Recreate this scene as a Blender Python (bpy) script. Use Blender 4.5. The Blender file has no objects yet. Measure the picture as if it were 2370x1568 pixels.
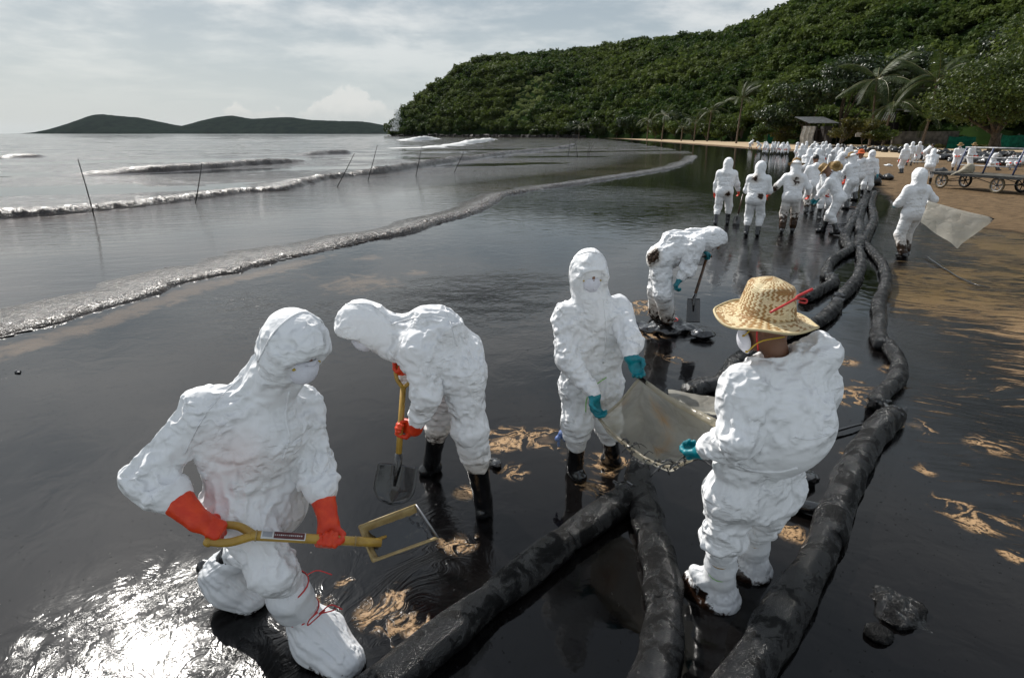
import bpy, math, random
import numpy as np
from mathutils import Vector, Matrix
from mathutils.bvhtree import BVHTree

random.seed(7)
RNG = np.random.default_rng(11)
SC = bpy.context.scene
rad = math.radians

# ------------------------------------------------------------------ camera
FPX, PITCH, ROLL, CAM_H = 600.0, math.atan(205.4 / 600), 0.0, 2.25
_f = np.array([0, math.cos(PITCH), -math.sin(PITCH)])
_u = np.array([0, math.sin(PITCH), math.cos(PITCH)])
_r = np.array([1.0, 0, 0])
CR = _r * math.cos(ROLL) - _u * math.sin(ROLL)
CU = _u * math.cos(ROLL) + _r * math.sin(ROLL)
CAMP = np.array([0, 0, CAM_H])
KD = 1024 / 2369
def ray(x, y):
    return _f + CR * ((x * KD - 512) / FPX) - CU * ((y * KD - 338.5) / FPX)
def G(x, y, z=0.0):            # the point at height z seen at (x, y) of the measured photograph
    d = ray(x, y); return CAMP + d * ((z - CAM_H) / d[2])
def at(x, y, Y):               # the point at forward distance Y (metres)
    d = ray(x, y); return CAMP + d * (Y / d[1])

cam = bpy.data.cameras.new('camera')
camo = bpy.data.objects.new('camera', cam)
SC.collection.objects.link(camo)
camo.matrix_world = Matrix(((CR[0], CU[0], -_f[0], 0), (CR[1], CU[1], -_f[1], 0), (CR[2], CU[2], -_f[2], CAM_H), (0, 0, 0, 1)))
cam.sensor_width = 36; cam.lens = FPX / 1024 * 36
cam.clip_start = 0.05; cam.clip_end = 20000
SC.camera = camo

# ------------------------------------------------------------------ sky, sun, exposure
SUN_EL, SUN_AZ = rad(41), rad(-38)          # azimuth from +Y, negative to the left
class NB:                                    # small node builder
    def __init__(s, nt): s.nt = nt
    def __call__(s, typ, _out=0, _set=None, **kw):
        n = s.nt.nodes.new('ShaderNode' + typ)
        for k, v in (_set or {}).items(): setattr(n, k, v)
        for k, v in kw.items():
            i = n.inputs[int(k[1:])] if k[0] == 'i' and k[1:].isdigit() else n.inputs[k.replace('_', ' ')]
            if isinstance(v, bpy.types.NodeSocket): s.nt.links.new(v, i)
            elif hasattr(i, 'default_value'):
                if isinstance(v, (tuple, list)) and len(v) == 3 and i.type == 'RGBA': v = (*v, 1)
                i.default_value = v
        return n.outputs[_out]
    def m(s, op, a, b=0.0, c=0.0, clamp=False):
        return s('Math', _set={'operation': op, 'use_clamp': clamp}, i0=a, i1=b, i2=c)
    def vm(s, op, a, b=(0, 0, 0)):
        return s('VectorMath', 1 if op in ('DOT_PRODUCT', 'LENGTH', 'DISTANCE') else 0, _set={'operation': op}, i0=a, i1=b)
    def mix(s, f, a, b):
        return s('Mix', 2, _set={'data_type': 'RGBA'}, i0=f, i6=a, i7=b)
    def ramp(s, v, lo, hi, a=0.0, b=1.0):
        return s('MapRange', _set={'interpolation_type': 'SMOOTHSTEP'}, i0=v, i1=lo, i2=hi, i3=a, i4=b)
    def noise(s, vec, scale, detail=4.0, rough=.5, dist=0.0, out=0):
        return s('TexNoise', out, Vector=vec, Scale=scale, Detail=detail, Roughness=rough, Distortion=dist)
    def attr(s, name): return s('Attribute', 2, _set={'attribute_name': name})

world = bpy.data.worlds.new('World'); SC.world = world; world.use_nodes = True
wn = world.node_tree; wn.nodes.clear(); B = NB(wn)
vec = B('TexCoord', 0)
sx, sy, sz = (B('SeparateXYZ', i, Vector=vec) for i in range(3))
neb = wn.nodes.new('ShaderNodeTexSky'); neb.sky_type = 'NISHITA'; neb.sun_disc = False
neb.sun_elevation = SUN_EL; neb.sun_rotation = SUN_AZ; neb.air_density = 1.2; neb.dust_density = 2.0
zz = B.m('MAXIMUM', sz, 0.0)
den = B.m('ADD', zz, 0.14)
cloudv = B('CombineXYZ', X=B.m('DIVIDE', sx, den), Y=B.m('DIVIDE', sy, den), Z=3.7)
cn = B.noise(cloudv, 0.8, 7, .58, .35)
cn2 = B.noise(cloudv, 2.6, 6, .6, .2)
cd = B.m('ADD', B.m('MULTIPLY', cn, .65), B.m('MULTIPLY', cn2, .35))
layer = B.mix(B.ramp(cd, .40, .60), (3.2, 3.8, 4.3), (6.9, 7.0, 7.0))
layer = B.mix(B.ramp(sz, .30, .75), layer, (3.9, 4.35, 4.9))
# low cumulus bank standing on the horizon
az = B.m('ARCTAN2', sx, sy); el = B.m('ARCSINE', sz)
top = 0.0
for a0, w, h in ((-.405, .035, .040), (-.355, .02, .026), (-.283, .05, .042), (-.235, .04, .042), (-.16, .06, .034), (-.9, .1, .04), (.6, .12, .05), (1.5, .2, .05), (-2.0, .2, .05), (2.6, .2, .05)):
    q = B.m('DIVIDE', B.m('SUBTRACT', az, a0), w)
    top = B.m('ADD', top, B.m('MULTIPLY', B.m('EXPONENT', B.m('MULTIPLY', B.m('MULTIPLY', q, q), -1.0)), h))
cvec = B('CombineXYZ', X=B.m('MULTIPLY', az, 55.0), Y=B.m('MULTIPLY', el, 75.0), Z=0.3)
cnz = B.noise(cvec, 1.0, 6, .6)
lump = B.m('SUBTRACT', top, B.m('ADD', el, B.m('MULTIPLY', B.m('SUBTRACT', cnz, .5), -.035)))
cmask = B.m('MULTIPLY', B.ramp(lump, -.002, .006), B.ramp(el, .008, .022))
shade = B.mix(B.ramp(B.m('ADD', el, B.m('MULTIPLY', cnz, .03)), .03, .062), (4.7, 5.15, 5.35), (6.7, 6.8, 6.8))
hz = B.mix(B.ramp(sz, 0.0, .22), (4.6, 5.2, 5.5), layer)
hz = B.mix(B.ramp(sz, .0, .05), (5.0, 5.5, 5.7), hz)
cl = B.mix(B.m('MULTIPLY', cmask, .6), hz, shade)
sdot = B.vm('DOT_PRODUCT', vec, (math.sin(SUN_AZ) * math.cos(SUN_EL), math.cos(SUN_AZ) * math.cos(SUN_EL), math.sin(SUN_EL)))
glow = B.m('ADD', 1.0, B.m('MULTIPLY', B.m('POWER', B.m('MAXIMUM', sdot, 0.0), 26.0), 2.2))
skyc = B.vm('MULTIPLY', B.mix(.90, neb.outputs[0], cl), B('CombineXYZ', X=glow, Y=glow, Z=glow))
bg = B('Background', Color=skyc, Strength=0.102)
wn.links.new(bg, wn.nodes.new('ShaderNodeOutputWorld').inputs[0])

sun = bpy.data.lights.new('sun', 'SUN'); sun.energy = 4.3; sun.angle = rad(0.53); sun.color = (1, .96, .9)
suno = bpy.data.objects.new('sun', sun); SC.collection.objects.link(suno)
SUND = Vector((math.sin(SUN_AZ) * math.cos(SUN_EL), math.cos(SUN_AZ) * math.cos(SUN_EL), math.sin(SUN_EL)))
suno.rotation_euler = SUND.to_track_quat('Z', 'Y').to_euler()

SC.render.engine = 'CYCLES'
SC.view_settings.view_transform = 'Standard'; SC.view_settings.look = 'None'
SC.view_settings.exposure = 0.18; SC.view_settings.gamma = 1.0; SC.view_settings.use_curve_mapping = False
SC.cycles.use_denoising = True
SC.cycles.max_bounces = 8; SC.cycles.transparent_max_bounces = 16
SC.cycles.sample_clamp_indirect = 8.0; SC.cycles.sample_clamp_direct = 12.0

# ------------------------------------------------------------------ helpers
def V3(a): return Vector((float(a[0]), float(a[1]), float(a[2])))
def nrm(a): a = np.asarray(a, float); return a / max(np.linalg.norm(a), 1e-9)
def link(o): SC.collection.objects.link(o); return o
def tag(o, label=None, cat=None, group=None, kind=None):
    for k, v in (('label', label), ('category', cat), ('group', group), ('kind', kind)):
        if v: o[k] = v
    return o
def empty(name, loc=(0, 0, 0)):
    o = bpy.data.objects.new(name, None); link(o); o.location = V3(loc); o.empty_display_size = .1
    return o
def obj(name, V, F, mat, parent=None, smooth=True, local=False, attrs=None):
    """one mesh object from vertices (world space unless local) and faces, parented where asked"""
    me = bpy.data.meshes.new(name)
    V = np.asarray(V, np.float64)
    F = F if isinstance(F, list) else [tuple(f) for f in np.asarray(F).tolist()]
    o = bpy.data.objects.new(name, me); link(o)
    if parent is not None:
        o.parent = parent
        if not local: V = V - np.array(parent_loc(parent))
    me.from_pydata(V.tolist(), [], F)
    if smooth and len(me.polygons): me.polygons.foreach_set('use_smooth', np.ones(len(me.polygons), bool))
    for k, a in (attrs or {}).items():
        at_ = me.attributes.new(k, 'FLOAT', 'POINT'); at_.data.foreach_set('value', np.asarray(a, np.float32))
    for m in (mat if isinstance(mat, (list, tuple)) else [mat]): me.materials.append(m)
    me.update()
    return o
def parent_loc(p):
    l = Vector((0, 0, 0))
    while p is not None: l = l + p.location; p = p.parent
    return l
def root_mesh(name, V, F, mat, base, smooth=True, attrs=None):
    """a top-level mesh whose origin is its base point"""
    o = obj(name, np.asarray(V) - np.asarray(base), F, mat, None, smooth, attrs=attrs); o.location = V3(base)
    return o
def copy_tree(o, parent=None):
    c = o.copy(); link(c); c.parent = parent
    for ch in list(o.children): copy_tree(ch, c)
    return c

def hash3(ix, iy, iz, seed):
    h = (ix.astype(np.int64) * 374761393 + iy.astype(np.int64) * 668265263 + iz.astype(np.int64) * 2147483647 + seed * 974711) & 0x7fffffff
    h = ((h ^ (h >> 13)) * 1274126177) & 0x7fffffff
    return ((h ^ (h >> 16)) & 0xffff) / 65535.0
def vnoise(P, scale=1.0, seed=0):
    P = np.asarray(P) * scale; I = np.floor(P).astype(np.int64); f = P - I; f = f * f * (3 - 2 * f)
    out = 0
    for dx in (0, 1):
        for dy in (0, 1):
            for dz in (0, 1):
                w = (f[:, 0] if dx else 1 - f[:, 0]) * (f[:, 1] if dy else 1 - f[:, 1]) * (f[:, 2] if dz else 1 - f[:, 2])
                out = out + w * hash3(I[:, 0] + dx, I[:, 1] + dy, I[:, 2] + dz, seed)
    return out * 2 - 1
def fbm(P, scale=1.0, octs=4, seed=0, gain=.5):
    s, a, t = 0, 1.0, 0
    for k in range(octs): s = s + a * vnoise(P, scale * 2.03 ** k, seed + k * 17); t += a; a *= gain
    return s / t

# ---- signed-distance modelling: primitives merged smoothly on a grid, then surface nets
def cap(a, b, ra, rb=None, k=.04): return ('c', np.asarray(a, float), np.asarray(b, float), ra, ra if rb is None else rb, k)
def ell(c, r, axes=None, k=.04):
    A = np.eye(3) if axes is None else np.array(axes)
    return ('e', np.asarray(c, float), A, np.asarray(r, float), 0, k)
def prim_d(P, p):
    if p[0] == 'c':
        a, b, ra, rb = p[1:5]; ab = b - a; L = max(ab @ ab, 1e-9)
        t = np.clip(((P - a) @ ab) / L, 0, 1)
        return np.linalg.norm(P - a - t[..., None] * ab, axis=-1) - (ra + (rb - ra) * t)
    q = (P - p[1]) @ p[2].T
    k0 = np.linalg.norm(q / p[3], axis=-1); k1 = np.linalg.norm(q / p[3] ** 2, axis=-1)
    return k0 * (k0 - 1) / np.maximum(k1, 1e-6)
def prim_box(p):
    if p[0] == 'c':
        m = max(p[3], p[4]); return np.minimum(p[1], p[2]) - m, np.maximum(p[1], p[2]) + m
    e = np.abs(p[2].T) @ p[3]; return p[1] - e, p[1] + e
def sdf_mesh(prims, h, subs=(), pad=.03):
    bs = [prim_box(p) for p in prims]
    lo = np.min([b[0] for b in bs], 0) - pad - h; hi = np.max([b[1] for b in bs], 0) + pad + h
    n = np.ceil((hi - lo) / h).astype(int) + 1
    f = np.full(n, 1.0, np.float32)
    ax = [lo[i] + h * np.arange(n[i]) for i in range(3)]
    def region(p, m):
        a, b = prim_box(p)
        i0 = np.clip(np.floor((a - m - lo) / h).astype(int), 0, n - 1); i1 = np.clip(np.ceil((b + m - lo) / h).astype(int) + 1, 1, n)
        sl = tuple(slice(i0[i], i1[i]) for i in range(3))
        X = np.stack(np.meshgrid(*[ax[i][sl[i]] for i in range(3)], indexing='ij'), -1)
        return sl, X
    for p in prims:
        k = p[5]; sl, X = region(p, max(.06, 2 * k, 3 * h)); d = prim_d(X, p); g = f[sl]
        hh = np.clip(.5 + .5 * (g - d) / k, 0, 1)
        f[sl] = np.where(g > .9, d, g * (1 - hh) + d * hh - k * hh * (1 - hh))
    for p in subs:
        k = p[5]; sl, X = region(p, .05); d = -prim_d(X, p); g = f[sl]
        hh = np.clip(.5 - .5 * (g - d) / k, 0, 1)
        f[sl] = g * (1 - hh) + d * hh + k * hh * (1 - hh)
    return surface_nets(f, lo, h)
def surface_nets(f, lo, h):
    ins = f < 0
    c = [ins[i:f.shape[0] - 1 + i, j:f.shape[1] - 1 + j, k:f.shape[2] - 1 + k] for i in (0, 1) for j in (0, 1) for k in (0, 1)]
    s = sum(a.astype(np.int8) for a in c)
    act = (s > 0) & (s < 8)
    idx = np.full(act.shape, -1, np.int64); ii = np.argwhere(act); idx[act] = np.arange(len(ii))
    acc = np.zeros((len(ii), 3)); cnt = np.zeros(len(ii))
    corners = [np.array(q) for q in np.ndindex(2, 2, 2)]
    for a in corners:
        for axis in range(3):
            if a[axis]: continue
            b = a.copy(); b[axis] = 1
            fa = f[tuple((ii + a).T)]; fb = f[tuple((ii + b).T)]
            x = (fa < 0) != (fb < 0)
            t = np.where(x, fa / np.where(x, fa - fb, 1), 0)
            acc += np.where(x[:, None], a + t[:, None] * (b - a), 0); cnt += x
    V = lo + h * (ii + acc / cnt[:, None])
    Q = []
    for axis in range(3):
        u, v = (axis + 1) % 3, (axis + 2) % 3
        sl0 = [slice(1, -1)] * 3; sl1 = [slice(1, -1)] * 3
        sl0[axis] = slice(0, -1); sl1[axis] = slice(1, None)
        A = ins[tuple(sl0)]; Bq = ins[tuple(sl1)]
        e = np.argwhere(A != Bq); off = np.ones(3, int); off[axis] = 0; e0 = e + off
        flip = A[tuple(e.T)]
        du = np.zeros(3, int); du[u] = 1; dv = np.zeros(3, int); dv[v] = 1
        q = [idx[tuple((e0 - o).T)] for o in (du * 0, du, du + dv, dv)]
        q = np.stack(q, 1); q[~flip] = q[~flip][:, ::-1]
        Q.append(q)
    Q = np.concatenate(Q); Q = Q[(Q >= 0).all(1)]
    return V, Q
def edges_of(Q):
    E = np.concatenate([Q[:, [i, (i + 1) % 4]] for i in range(4)]); E.sort(axis=1)
    return np.unique(E, axis=0)
def smooth(V, Q, n=2, lam=.5):
    E = edges_of(Q); c = np.bincount(E.ravel(), minlength=len(V))[:, None]
    for _ in range(n):
        S = np.stack([np.bincount(E[:, 0], V[E[:, 1], k], len(V)) + np.bincount(E[:, 1], V[E[:, 0], k], len(V)) for k in range(3)], 1)
        V = V + lam * (S / np.maximum(c, 1) - V)
    return V
def vnormals(V, Q):
    fn = np.cross(V[Q[:, 2]] - V[Q[:, 0]], V[Q[:, 3]] - V[Q[:, 1]]); N = np.zeros_like(V)
    for k in range(4):
        for a in range(3): N[:, a] += np.bincount(Q[:, k], fn[:, a], len(V))
    return N / np.maximum(np.linalg.norm(N, axis=1), 1e-9)[:, None]
def caps_push(V, caps):
    """push points out of a set of tapered capsules (the body inside the clothes)"""
    A = np.array([c[1] for c in caps]); Bb = np.array([c[2] for c in caps]); ra = np.array([c[3] for c in caps]); rb = np.array([c[4] for c in caps])
    AB = Bb - A; L = np.maximum((AB * AB).sum(1), 1e-9)
    best = np.full(len(V), 1e9); dirv = np.zeros_like(V)
    for i in range(len(A)):
        t = np.clip(((V - A[i]) @ AB[i]) / L[i], 0, 1); D = V - A[i] - t[:, None] * AB[i]
        n = np.linalg.norm(D, axis=1); d = n - (ra[i] + (rb[i] - ra[i]) * t)
        m = d < best; best[m] = d[m]; dirv[m] = D[m] / np.maximum(n[m], 1e-6)[:, None]
    pen = best < 0
    V[pen] -= dirv[pen] * best[pen][:, None]
    return V
def nearest_axis(V, caps):
    best = np.full(len(V), 1e9); ax = np.zeros_like(V)
    for c in caps:
        ab = c[2] - c[1]; L = max(ab @ ab, 1e-9)
        if L < .002: continue
        t = np.clip(((V - c[1]) @ ab) / L, 0, 1); d = np.linalg.norm(V - c[1] - t[:, None] * ab, axis=1) - c[3]; m = d < best; best[m] = d[m]; ax[m] = ab / math.sqrt(L)
    return ax
def cloth(V, Q, body, slack=1.1, pin=None, steps=50, g=.0012, seed=0, bend=.9, noise_amp=.006, noise_scale=14, comp=.7, anchor=.05, maxd=.05):
    """let a loose skin crumple over the body: edges longer than the surface they cover buckle into folds"""
    n = len(V); E = np.concatenate([edges_of(Q), np.sort(Q[:, [0, 2]], 1), np.sort(Q[:, [1, 3]], 1)])
    def esl(E):
        if np.isscalar(slack): return slack
        if not isinstance(slack, tuple): return (slack[E[:, 0]] + slack[E[:, 1]]) / 2
        D = V[E[:, 0]] - V[E[:, 1]]; D = D / np.maximum(np.linalg.norm(D, axis=1), 1e-9)[:, None]
        c2 = ((D * slack[2][E[:, 0]]).sum(1)) ** 2; a = (slack[0][E[:, 0]] + slack[0][E[:, 1]]) / 2; b = (slack[1][E[:, 0]] + slack[1][E[:, 1]]) / 2
        return a * c2 + b * (1 - c2)
    sl = esl(E)
    rest = np.linalg.norm(V[E[:, 0]] - V[E[:, 1]], axis=1) * sl
    # collinear second neighbours keep the sheet stiff
    Es = edges_of(Q); adj = np.concatenate([Es, Es[:, ::-1]]); o = np.argsort(adj[:, 0], kind='stable'); adj = adj[o]
    st = np.searchsorted(adj[:, 0], np.arange(n + 1)); P2 = []
    deg = st[1:] - st[:-1]
    for d in (3, 4, 5):
        vs = np.where(deg == d)[0]
        for i in range(d):
            for j in range(i + 1, d):
                a = adj[st[vs] + i, 1]; b = adj[st[vs] + j, 1]
                u = V[a] - V[vs]; w = V[b] - V[vs]
                cs = (u * w).sum(1) / (np.linalg.norm(u, axis=1) * np.linalg.norm(w, axis=1) + 1e-9)
                P2.append(np.stack([a, b], 1)[cs < -.75])
    P2 = np.concatenate(P2); sl2 = esl(P2)
    rest2 = np.linalg.norm(V[P2[:, 0]] - V[P2[:, 1]], axis=1) * sl2 * bend
    I = np.concatenate([E[:, 0], P2[:, 0]]); J = np.concatenate([E[:, 1], P2[:, 1]]); R = np.concatenate([rest, rest2])
    isb = np.concatenate([np.zeros(len(E), bool), np.ones(len(P2), bool)])
    cnt = np.bincount(I, minlength=n) + np.bincount(J, minlength=n)
    w = np.ones(n) if pin is None else 1.0 - pin.astype(float)
    V = V + vnormals(V, Q) * (vnoise(V, noise_scale, seed) * noise_amp * w)[:, None]
    md = np.full(n, maxd) if np.isscalar(maxd) else maxd
    Xp = V.copy(); V0 = V.copy(); N0 = vnormals(V, Q); gv = np.array([0, 0, -g])
    for s in range(steps):
        vel = (V - Xp) * .85; Xp = V.copy()
        V = V + (vel + gv) * w[:, None]
        for it in range(3):
            D = V[J] - V[I]; L = np.maximum(np.linalg.norm(D, axis=1), 1e-7)
            c = L - R
            c = np.where(isb, np.minimum(c, 0) * .6, np.where(c < 0, c * comp, c))
            D *= (c / L * .5)[:, None]
            for k in range(3):
                dk = np.bincount(I, D[:, k], n) - np.bincount(J, D[:, k], n)
                V[:, k] += dk / cnt * 2.2 * w
        D = V0 - V; L = np.maximum(np.linalg.norm(D, axis=1), 1e-9)
        Nn = N0 * (D * N0).sum(1)[:, None]
        V = V + ((D - Nn) * anchor + Nn * anchor * .15) * w[:, None] + D * (np.maximum(0, 1 - md / L) * w)[:, None]
        if s % 2 == 1 or s == steps - 1: V = caps_push(V, body)
    return V

def subdiv(V, Q, arrs=()):
    E = np.concatenate([Q[:, [i, (i + 1) % 4]] for i in range(4)]); E.sort(axis=1)
    U, inv = np.unique(E, axis=0, return_inverse=True); inv = inv.reshape(-1)
    n, m, e = len(V), len(Q), len(U); me = [inv[i * m:(i + 1) * m] + n for i in range(4)]; fc = np.arange(m) + n + e
    ext = lambda A: np.concatenate([A, (A[U[:, 0]] + A[U[:, 1]]) / 2, A[Q].mean(1)])
    Q2 = np.concatenate([np.stack([Q[:, i], me[i], fc, me[i - 1]], 1) for i in range(4)])
    return ext(V), Q2, [ext(a) for a in arrs]

def tube(pts, rads, seg=8, closed_ends=True):
    """a tube along points with a radius at each"""
    P = np.asarray(pts, float); n = len(P)
    rads = np.full(n, rads) if np.isscalar(rads) else np.asarray(rads, float)
    T = np.gradient(P, axis=0); T /= np.maximum(np.linalg.norm(T, axis=1), 1e-9)[:, None]
    ref = np.array([0, 0, 1.0]) if abs(T[0][2]) < .9 else np.array([1.0, 0, 0])
    V = []; Nn = nrm(np.cross(T[0], ref))
    for i in range(n):
        Nn = nrm(Nn - T[i] * (Nn @ T[i])); Bn = np.cross(T[i], Nn)
        for s in range(seg):
            a = 2 * math.pi * s / seg; V.append(P[i] + rads[i] * (math.cos(a) * Nn + math.sin(a) * Bn))
    F = [(i * seg + s, i * seg + (s + 1) % seg, (i + 1) * seg + (s + 1) % seg, (i + 1) * seg + s) for i in range(n - 1) for s in range(seg)]
    if closed_ends: F += [tuple(range(seg))[::-1], tuple((n - 1) * seg + s for s in range(seg))]
    return np.array(V), F
def curve(pts, n=24):
    """Catmull-Rom through points"""
    P = np.asarray(pts, float); P = np.vstack([2 * P[0] - P[1], P, 2 * P[-1] - P[-2]]); out = []
    m = len(P) - 3
    for k in range(n):
        u = k / (n - 1) * m; i = min(int(u), m - 1); t = u - i; a, b, c, d = P[i:i + 4]
        out.append(.5 * (2 * b + (c - a) * t + (2 * a - 5 * b + 4 * c - d) * t * t + (3 * b - a - 3 * c + d) * t ** 3))
    return np.array(out)
def join(parts):
    V = []; F = []; o = 0
    for v, f in parts:
        f = f if isinstance(f, list) else [tuple(q) for q in np.asarray(f).tolist()]
        V.append(np.asarray(v)); F += [tuple(i + o for i in q) for q in f]; o += len(v)
    return np.vstack(V), F
def box(c, s, ax=None):
    A = np.eye(3) if ax is None else np.array(ax)
    V = np.array([[i, j, k] for i in (-1, 1) for j in (-1, 1) for k in (-1, 1)]) * np.asarray(s) / 2
    return np.asarray(c) + V @ A, [(0, 1, 3, 2), (4, 6, 7, 5), (0, 4, 5, 1), (2, 3, 7, 6), (0, 2, 6, 4), (1, 5, 7, 3)]
def frame(d, up=(0, 0, 1)):
    d = nrm(d); x = np.cross(d, up)
    if np.linalg.norm(x) < 1e-3: x = np.cross(d, (1, 0, 0))
    x = nrm(x); return x, d, np.cross(x, d)          # side, forward, up

# ------------------------------------------------------------------ materials
def new_mat(name):
    m = bpy.data.materials.new(name); m.use_nodes = True; m.node_tree.nodes.clear(); return m, NB(m.node_tree)
def out(m, B, surf):
    o = m.node_tree.nodes.new('ShaderNodeOutputMaterial'); m.node_tree.links.new(surf, o.inputs[0]); return m
def mat(name, col, rough=.5, spec=.5, var=.15, scale=8.0, bump=0.0, bscale=30.0, metal=0.0, col2=None, coat=0.0):
    """plain surface with colour variation, roughness variation and fine relief"""
    m, B = new_mat(name); v = B('TexCoord', 3)
    n = B.noise(v, scale, 5, .6)
    c2 = col2 or tuple(c * (1 - 2 * var) for c in col)
    c = B.mix(B.ramp(n, .35, .68), c2, col)
    kw = dict(Base_Color=c, Roughness=B.ramp(n, .2, .8, min(1, rough * 1.15), rough * .85), Metallic=metal, Specular_IOR_Level=spec, Coat_Weight=coat)
    if bump: kw['Normal'] = B('Bump', Strength=min(1, bump), Distance=.01, Height=B.noise(v, bscale, 6, .6))
    return out(m, B, B('BsdfPrincipled', **kw))
# ================================================================== people
def tyvek_mat(relief=.030):
    m, B = new_mat('white_coverall_fabric'); v = B('TexCoord', 3)
    w = B.vm('ADD', v, B.vm('SCALE', B.noise(v, 9, 3, out=1), (0, 0, 0)))
    wn_ = B('VectorMath', 0, _set={'operation': 'MULTIPLY_ADD'}, i0=B.noise(v, 7, 3, out=1), i1=(.10, .10, .10), i2=v)
    e1 = B('TexVoronoi', 0, _set={'feature': 'DISTANCE_TO_EDGE'}, Vector=wn_, Scale=11.0)
    e2 = B('TexVoronoi', 0, _set={'feature': 'F1'}, Vector=wn_, Scale=27.0)
    ridge = lambda sc, sd: B.m('SUBTRACT', 1.0, B.m('MULTIPLY', B.m('ABSOLUTE', B.m('SUBTRACT', B.noise(B('Mapping', Vector=wn_, Location=(sd, sd, 0), Rotation=(.5, .35, sd), Scale=(.62, .62, 1.5)), sc, 1.5, .4, .3), .5)), 4.0))
    area = B.ramp(B.noise(v, 5.5, 2.5), .42, .60, .10, 1.0)
    hgt = B.m('MULTIPLY', area, B.m('ADD', B.m('ADD', B.m('MULTIPLY', ridge(4.2, 0), .32), B.m('MULTIPLY', ridge(9.5, 3.1), .34)), B.m('ADD', B.m('MULTIPLY', ridge(24.0, 7.7), .12), B.m('MULTIPLY', B.ramp(e1, 0, .2), .12))))
    st = B.attr('stain')
    sn = B.noise(v, 16, 6, .65, .6)
    sf = B.ramp(B.m('ADD', st, B.m('SUBTRACT', sn, .5)), .42, .60)
    grime = B.ramp(B.m('ADD', B.m('MULTIPLY', st, 1.5), B.m('MULTIPLY', B.m('SUBTRACT', sn, .5), .8)), .1, .7)
    base = B.mix(B.m('MULTIPLY', grime, .45), (.80, .805, .815), (.46, .36, .25))
    base = B.mix(sf, base, B.mix(B.noise(v, 30), (.012, .008, .006), (.06, .03, .015)))
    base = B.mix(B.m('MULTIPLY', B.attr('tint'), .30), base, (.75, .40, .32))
    bs = B('BsdfPrincipled', Base_Color=base, Roughness=B.ramp(sf, 0, 1, .65, .18), Specular_IOR_Level=.22,
           Normal=B('Bump', Strength=1.0, Distance=relief, Height=hgt))
    return out(m, B, bs)
def bag_mat():
    m, B = new_mat('white_plastic_bag'); v = B('TexCoord', 3)
    e2 = B('TexVoronoi', 0, _set={'feature': 'F1'}, Vector=v, Scale=30.0)
    sn = B.noise(v, 18, 6, .65, .6); st = B.attr('stain')
    sf = B.ramp(B.m('ADD', st, B.m('SUBTRACT', sn, .5)), .45, .58)
    base = B.mix(sf, B.mix(B.noise(v, 9), (.66, .68, .72), (.80, .80, .79)), B.mix(B.noise(v, 40), (.008, .006, .005), (.035, .016, .009)))
    bs = B('BsdfPrincipled', Base_Color=base, Roughness=B.ramp(sf, 0, 1, .28, .12), Specular_IOR_Level=.5, Subsurface_Weight=.15,
           Subsurface_Radius=(.02, .02, .02), Normal=B('Bump', Strength=.3, Distance=.01, Height=e2))
    return out(m, B, bs)
def skin_mat():
    m, B = new_mat('skin'); v = B('TexCoord', 3)
    c = B.mix(B.noise(v, 30), (.16, .075, .04), (.22, .11, .065))
    c = B.mix(B.attr('eye'), c, (.012, .008, .007))
    return out(m, B, B('BsdfPrincipled', Base_Color=c, Roughness=.5, Subsurface_Weight=.08))
TYVEK, BAGW, SKIN = tyvek_mat(), bag_mat(), skin_mat(); TYVEKF = tyvek_mat(.018)
RUBBER = mat('black_rubber', (.010, .010, .011), .12, .6, .3, 14, .25, 40, coat=.4)
ORANGE = mat('orange_rubber_glove', (.72, .060, .010), .42, .45, .10, 18, .3, 60, col2=(.60, .035, .008))
TEAL = mat('teal_nitrile_glove', (.0, .20, .24), .42, .45, .1, 20, .25, 60, col2=(.0, .13, .165))
MASKM = mat('white_mask_felt', (.74, .74, .80), .8, .2, .05, 20, .25, 120)
YSTRAP = mat('yellow_strap', (.62, .42, .03), .5)
REDSTR = mat('red_string', (.62, .03, .03), .4)
GREENSTR = mat('green_string', (.30, .60, .18), .4)
BLACKTXT = mat('black_print', (.02, .02, .02), .6)

def hand_prims(wr, D, N, X, curl=(60, 70, 45), thumb=.7, s=1.0, spread=0.04, fat=1.0):
    """palm, four jointed fingers of different lengths and a thumb from the side of the palm; D fingers, N palm side, X thumb side"""
    D, N, X = nrm(D), nrm(N), nrm(X); P = []
    k = .008
    for o in (-.028, -.009, .010, .029):
        P.append(cap(wr + (D * .012 + X * o * .75) * s, wr + (D * .088 + X * o) * s, .0155 * s * fat, .0140 * s * fat, .014))
    L = {.029: (.042, .026, .021), .010: (.047, .030, .023), -.009: (.043, .028, .022), -.028: (.033, .021, .019)}
    for i, o in enumerate((.029, .010, -.009, -.028)):
        p = wr + (D * .09 + X * o) * s; a = 0.0
        for j, l in enumerate(L[o]):
            a += rad(curl[j] * (1 + .06 * i))
            d = D * math.cos(a) + N * math.sin(a) + X * (o * 40 * spread * (1 if j == 0 else .5)) * .1
            q = p + nrm(d) * l * s
            r0 = (.0105, .0097, .0088)[j] * s * fat; P.append(cap(p, q, r0, r0 * .93, .005)); p = q
    p = wr + (D * .025 + X * .024 + N * .004) * s
    d1 = nrm(X * .75 + D * .65 + N * .35 * thumb); q = p + d1 * .045 * s; P.append(cap(p, q, .0165 * s * fat, .0130 * s * fat, .014))
    d2 = nrm(X * (.45 - .6 * thumb) + D * .8 + N * .75 * thumb); q2 = q + d2 * .033 * s; P.append(cap(q, q2, .0122 * s * fat, .0108 * s * fat, .006))
    d3 = nrm(X * (.2 - .9 * thumb) + D * .7 + N * .8 * thumb); P.append(cap(q2, q2 + d3 * .026 * s, .0108 * s * fat, .0092 * s * fat, .005))
    return P
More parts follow.
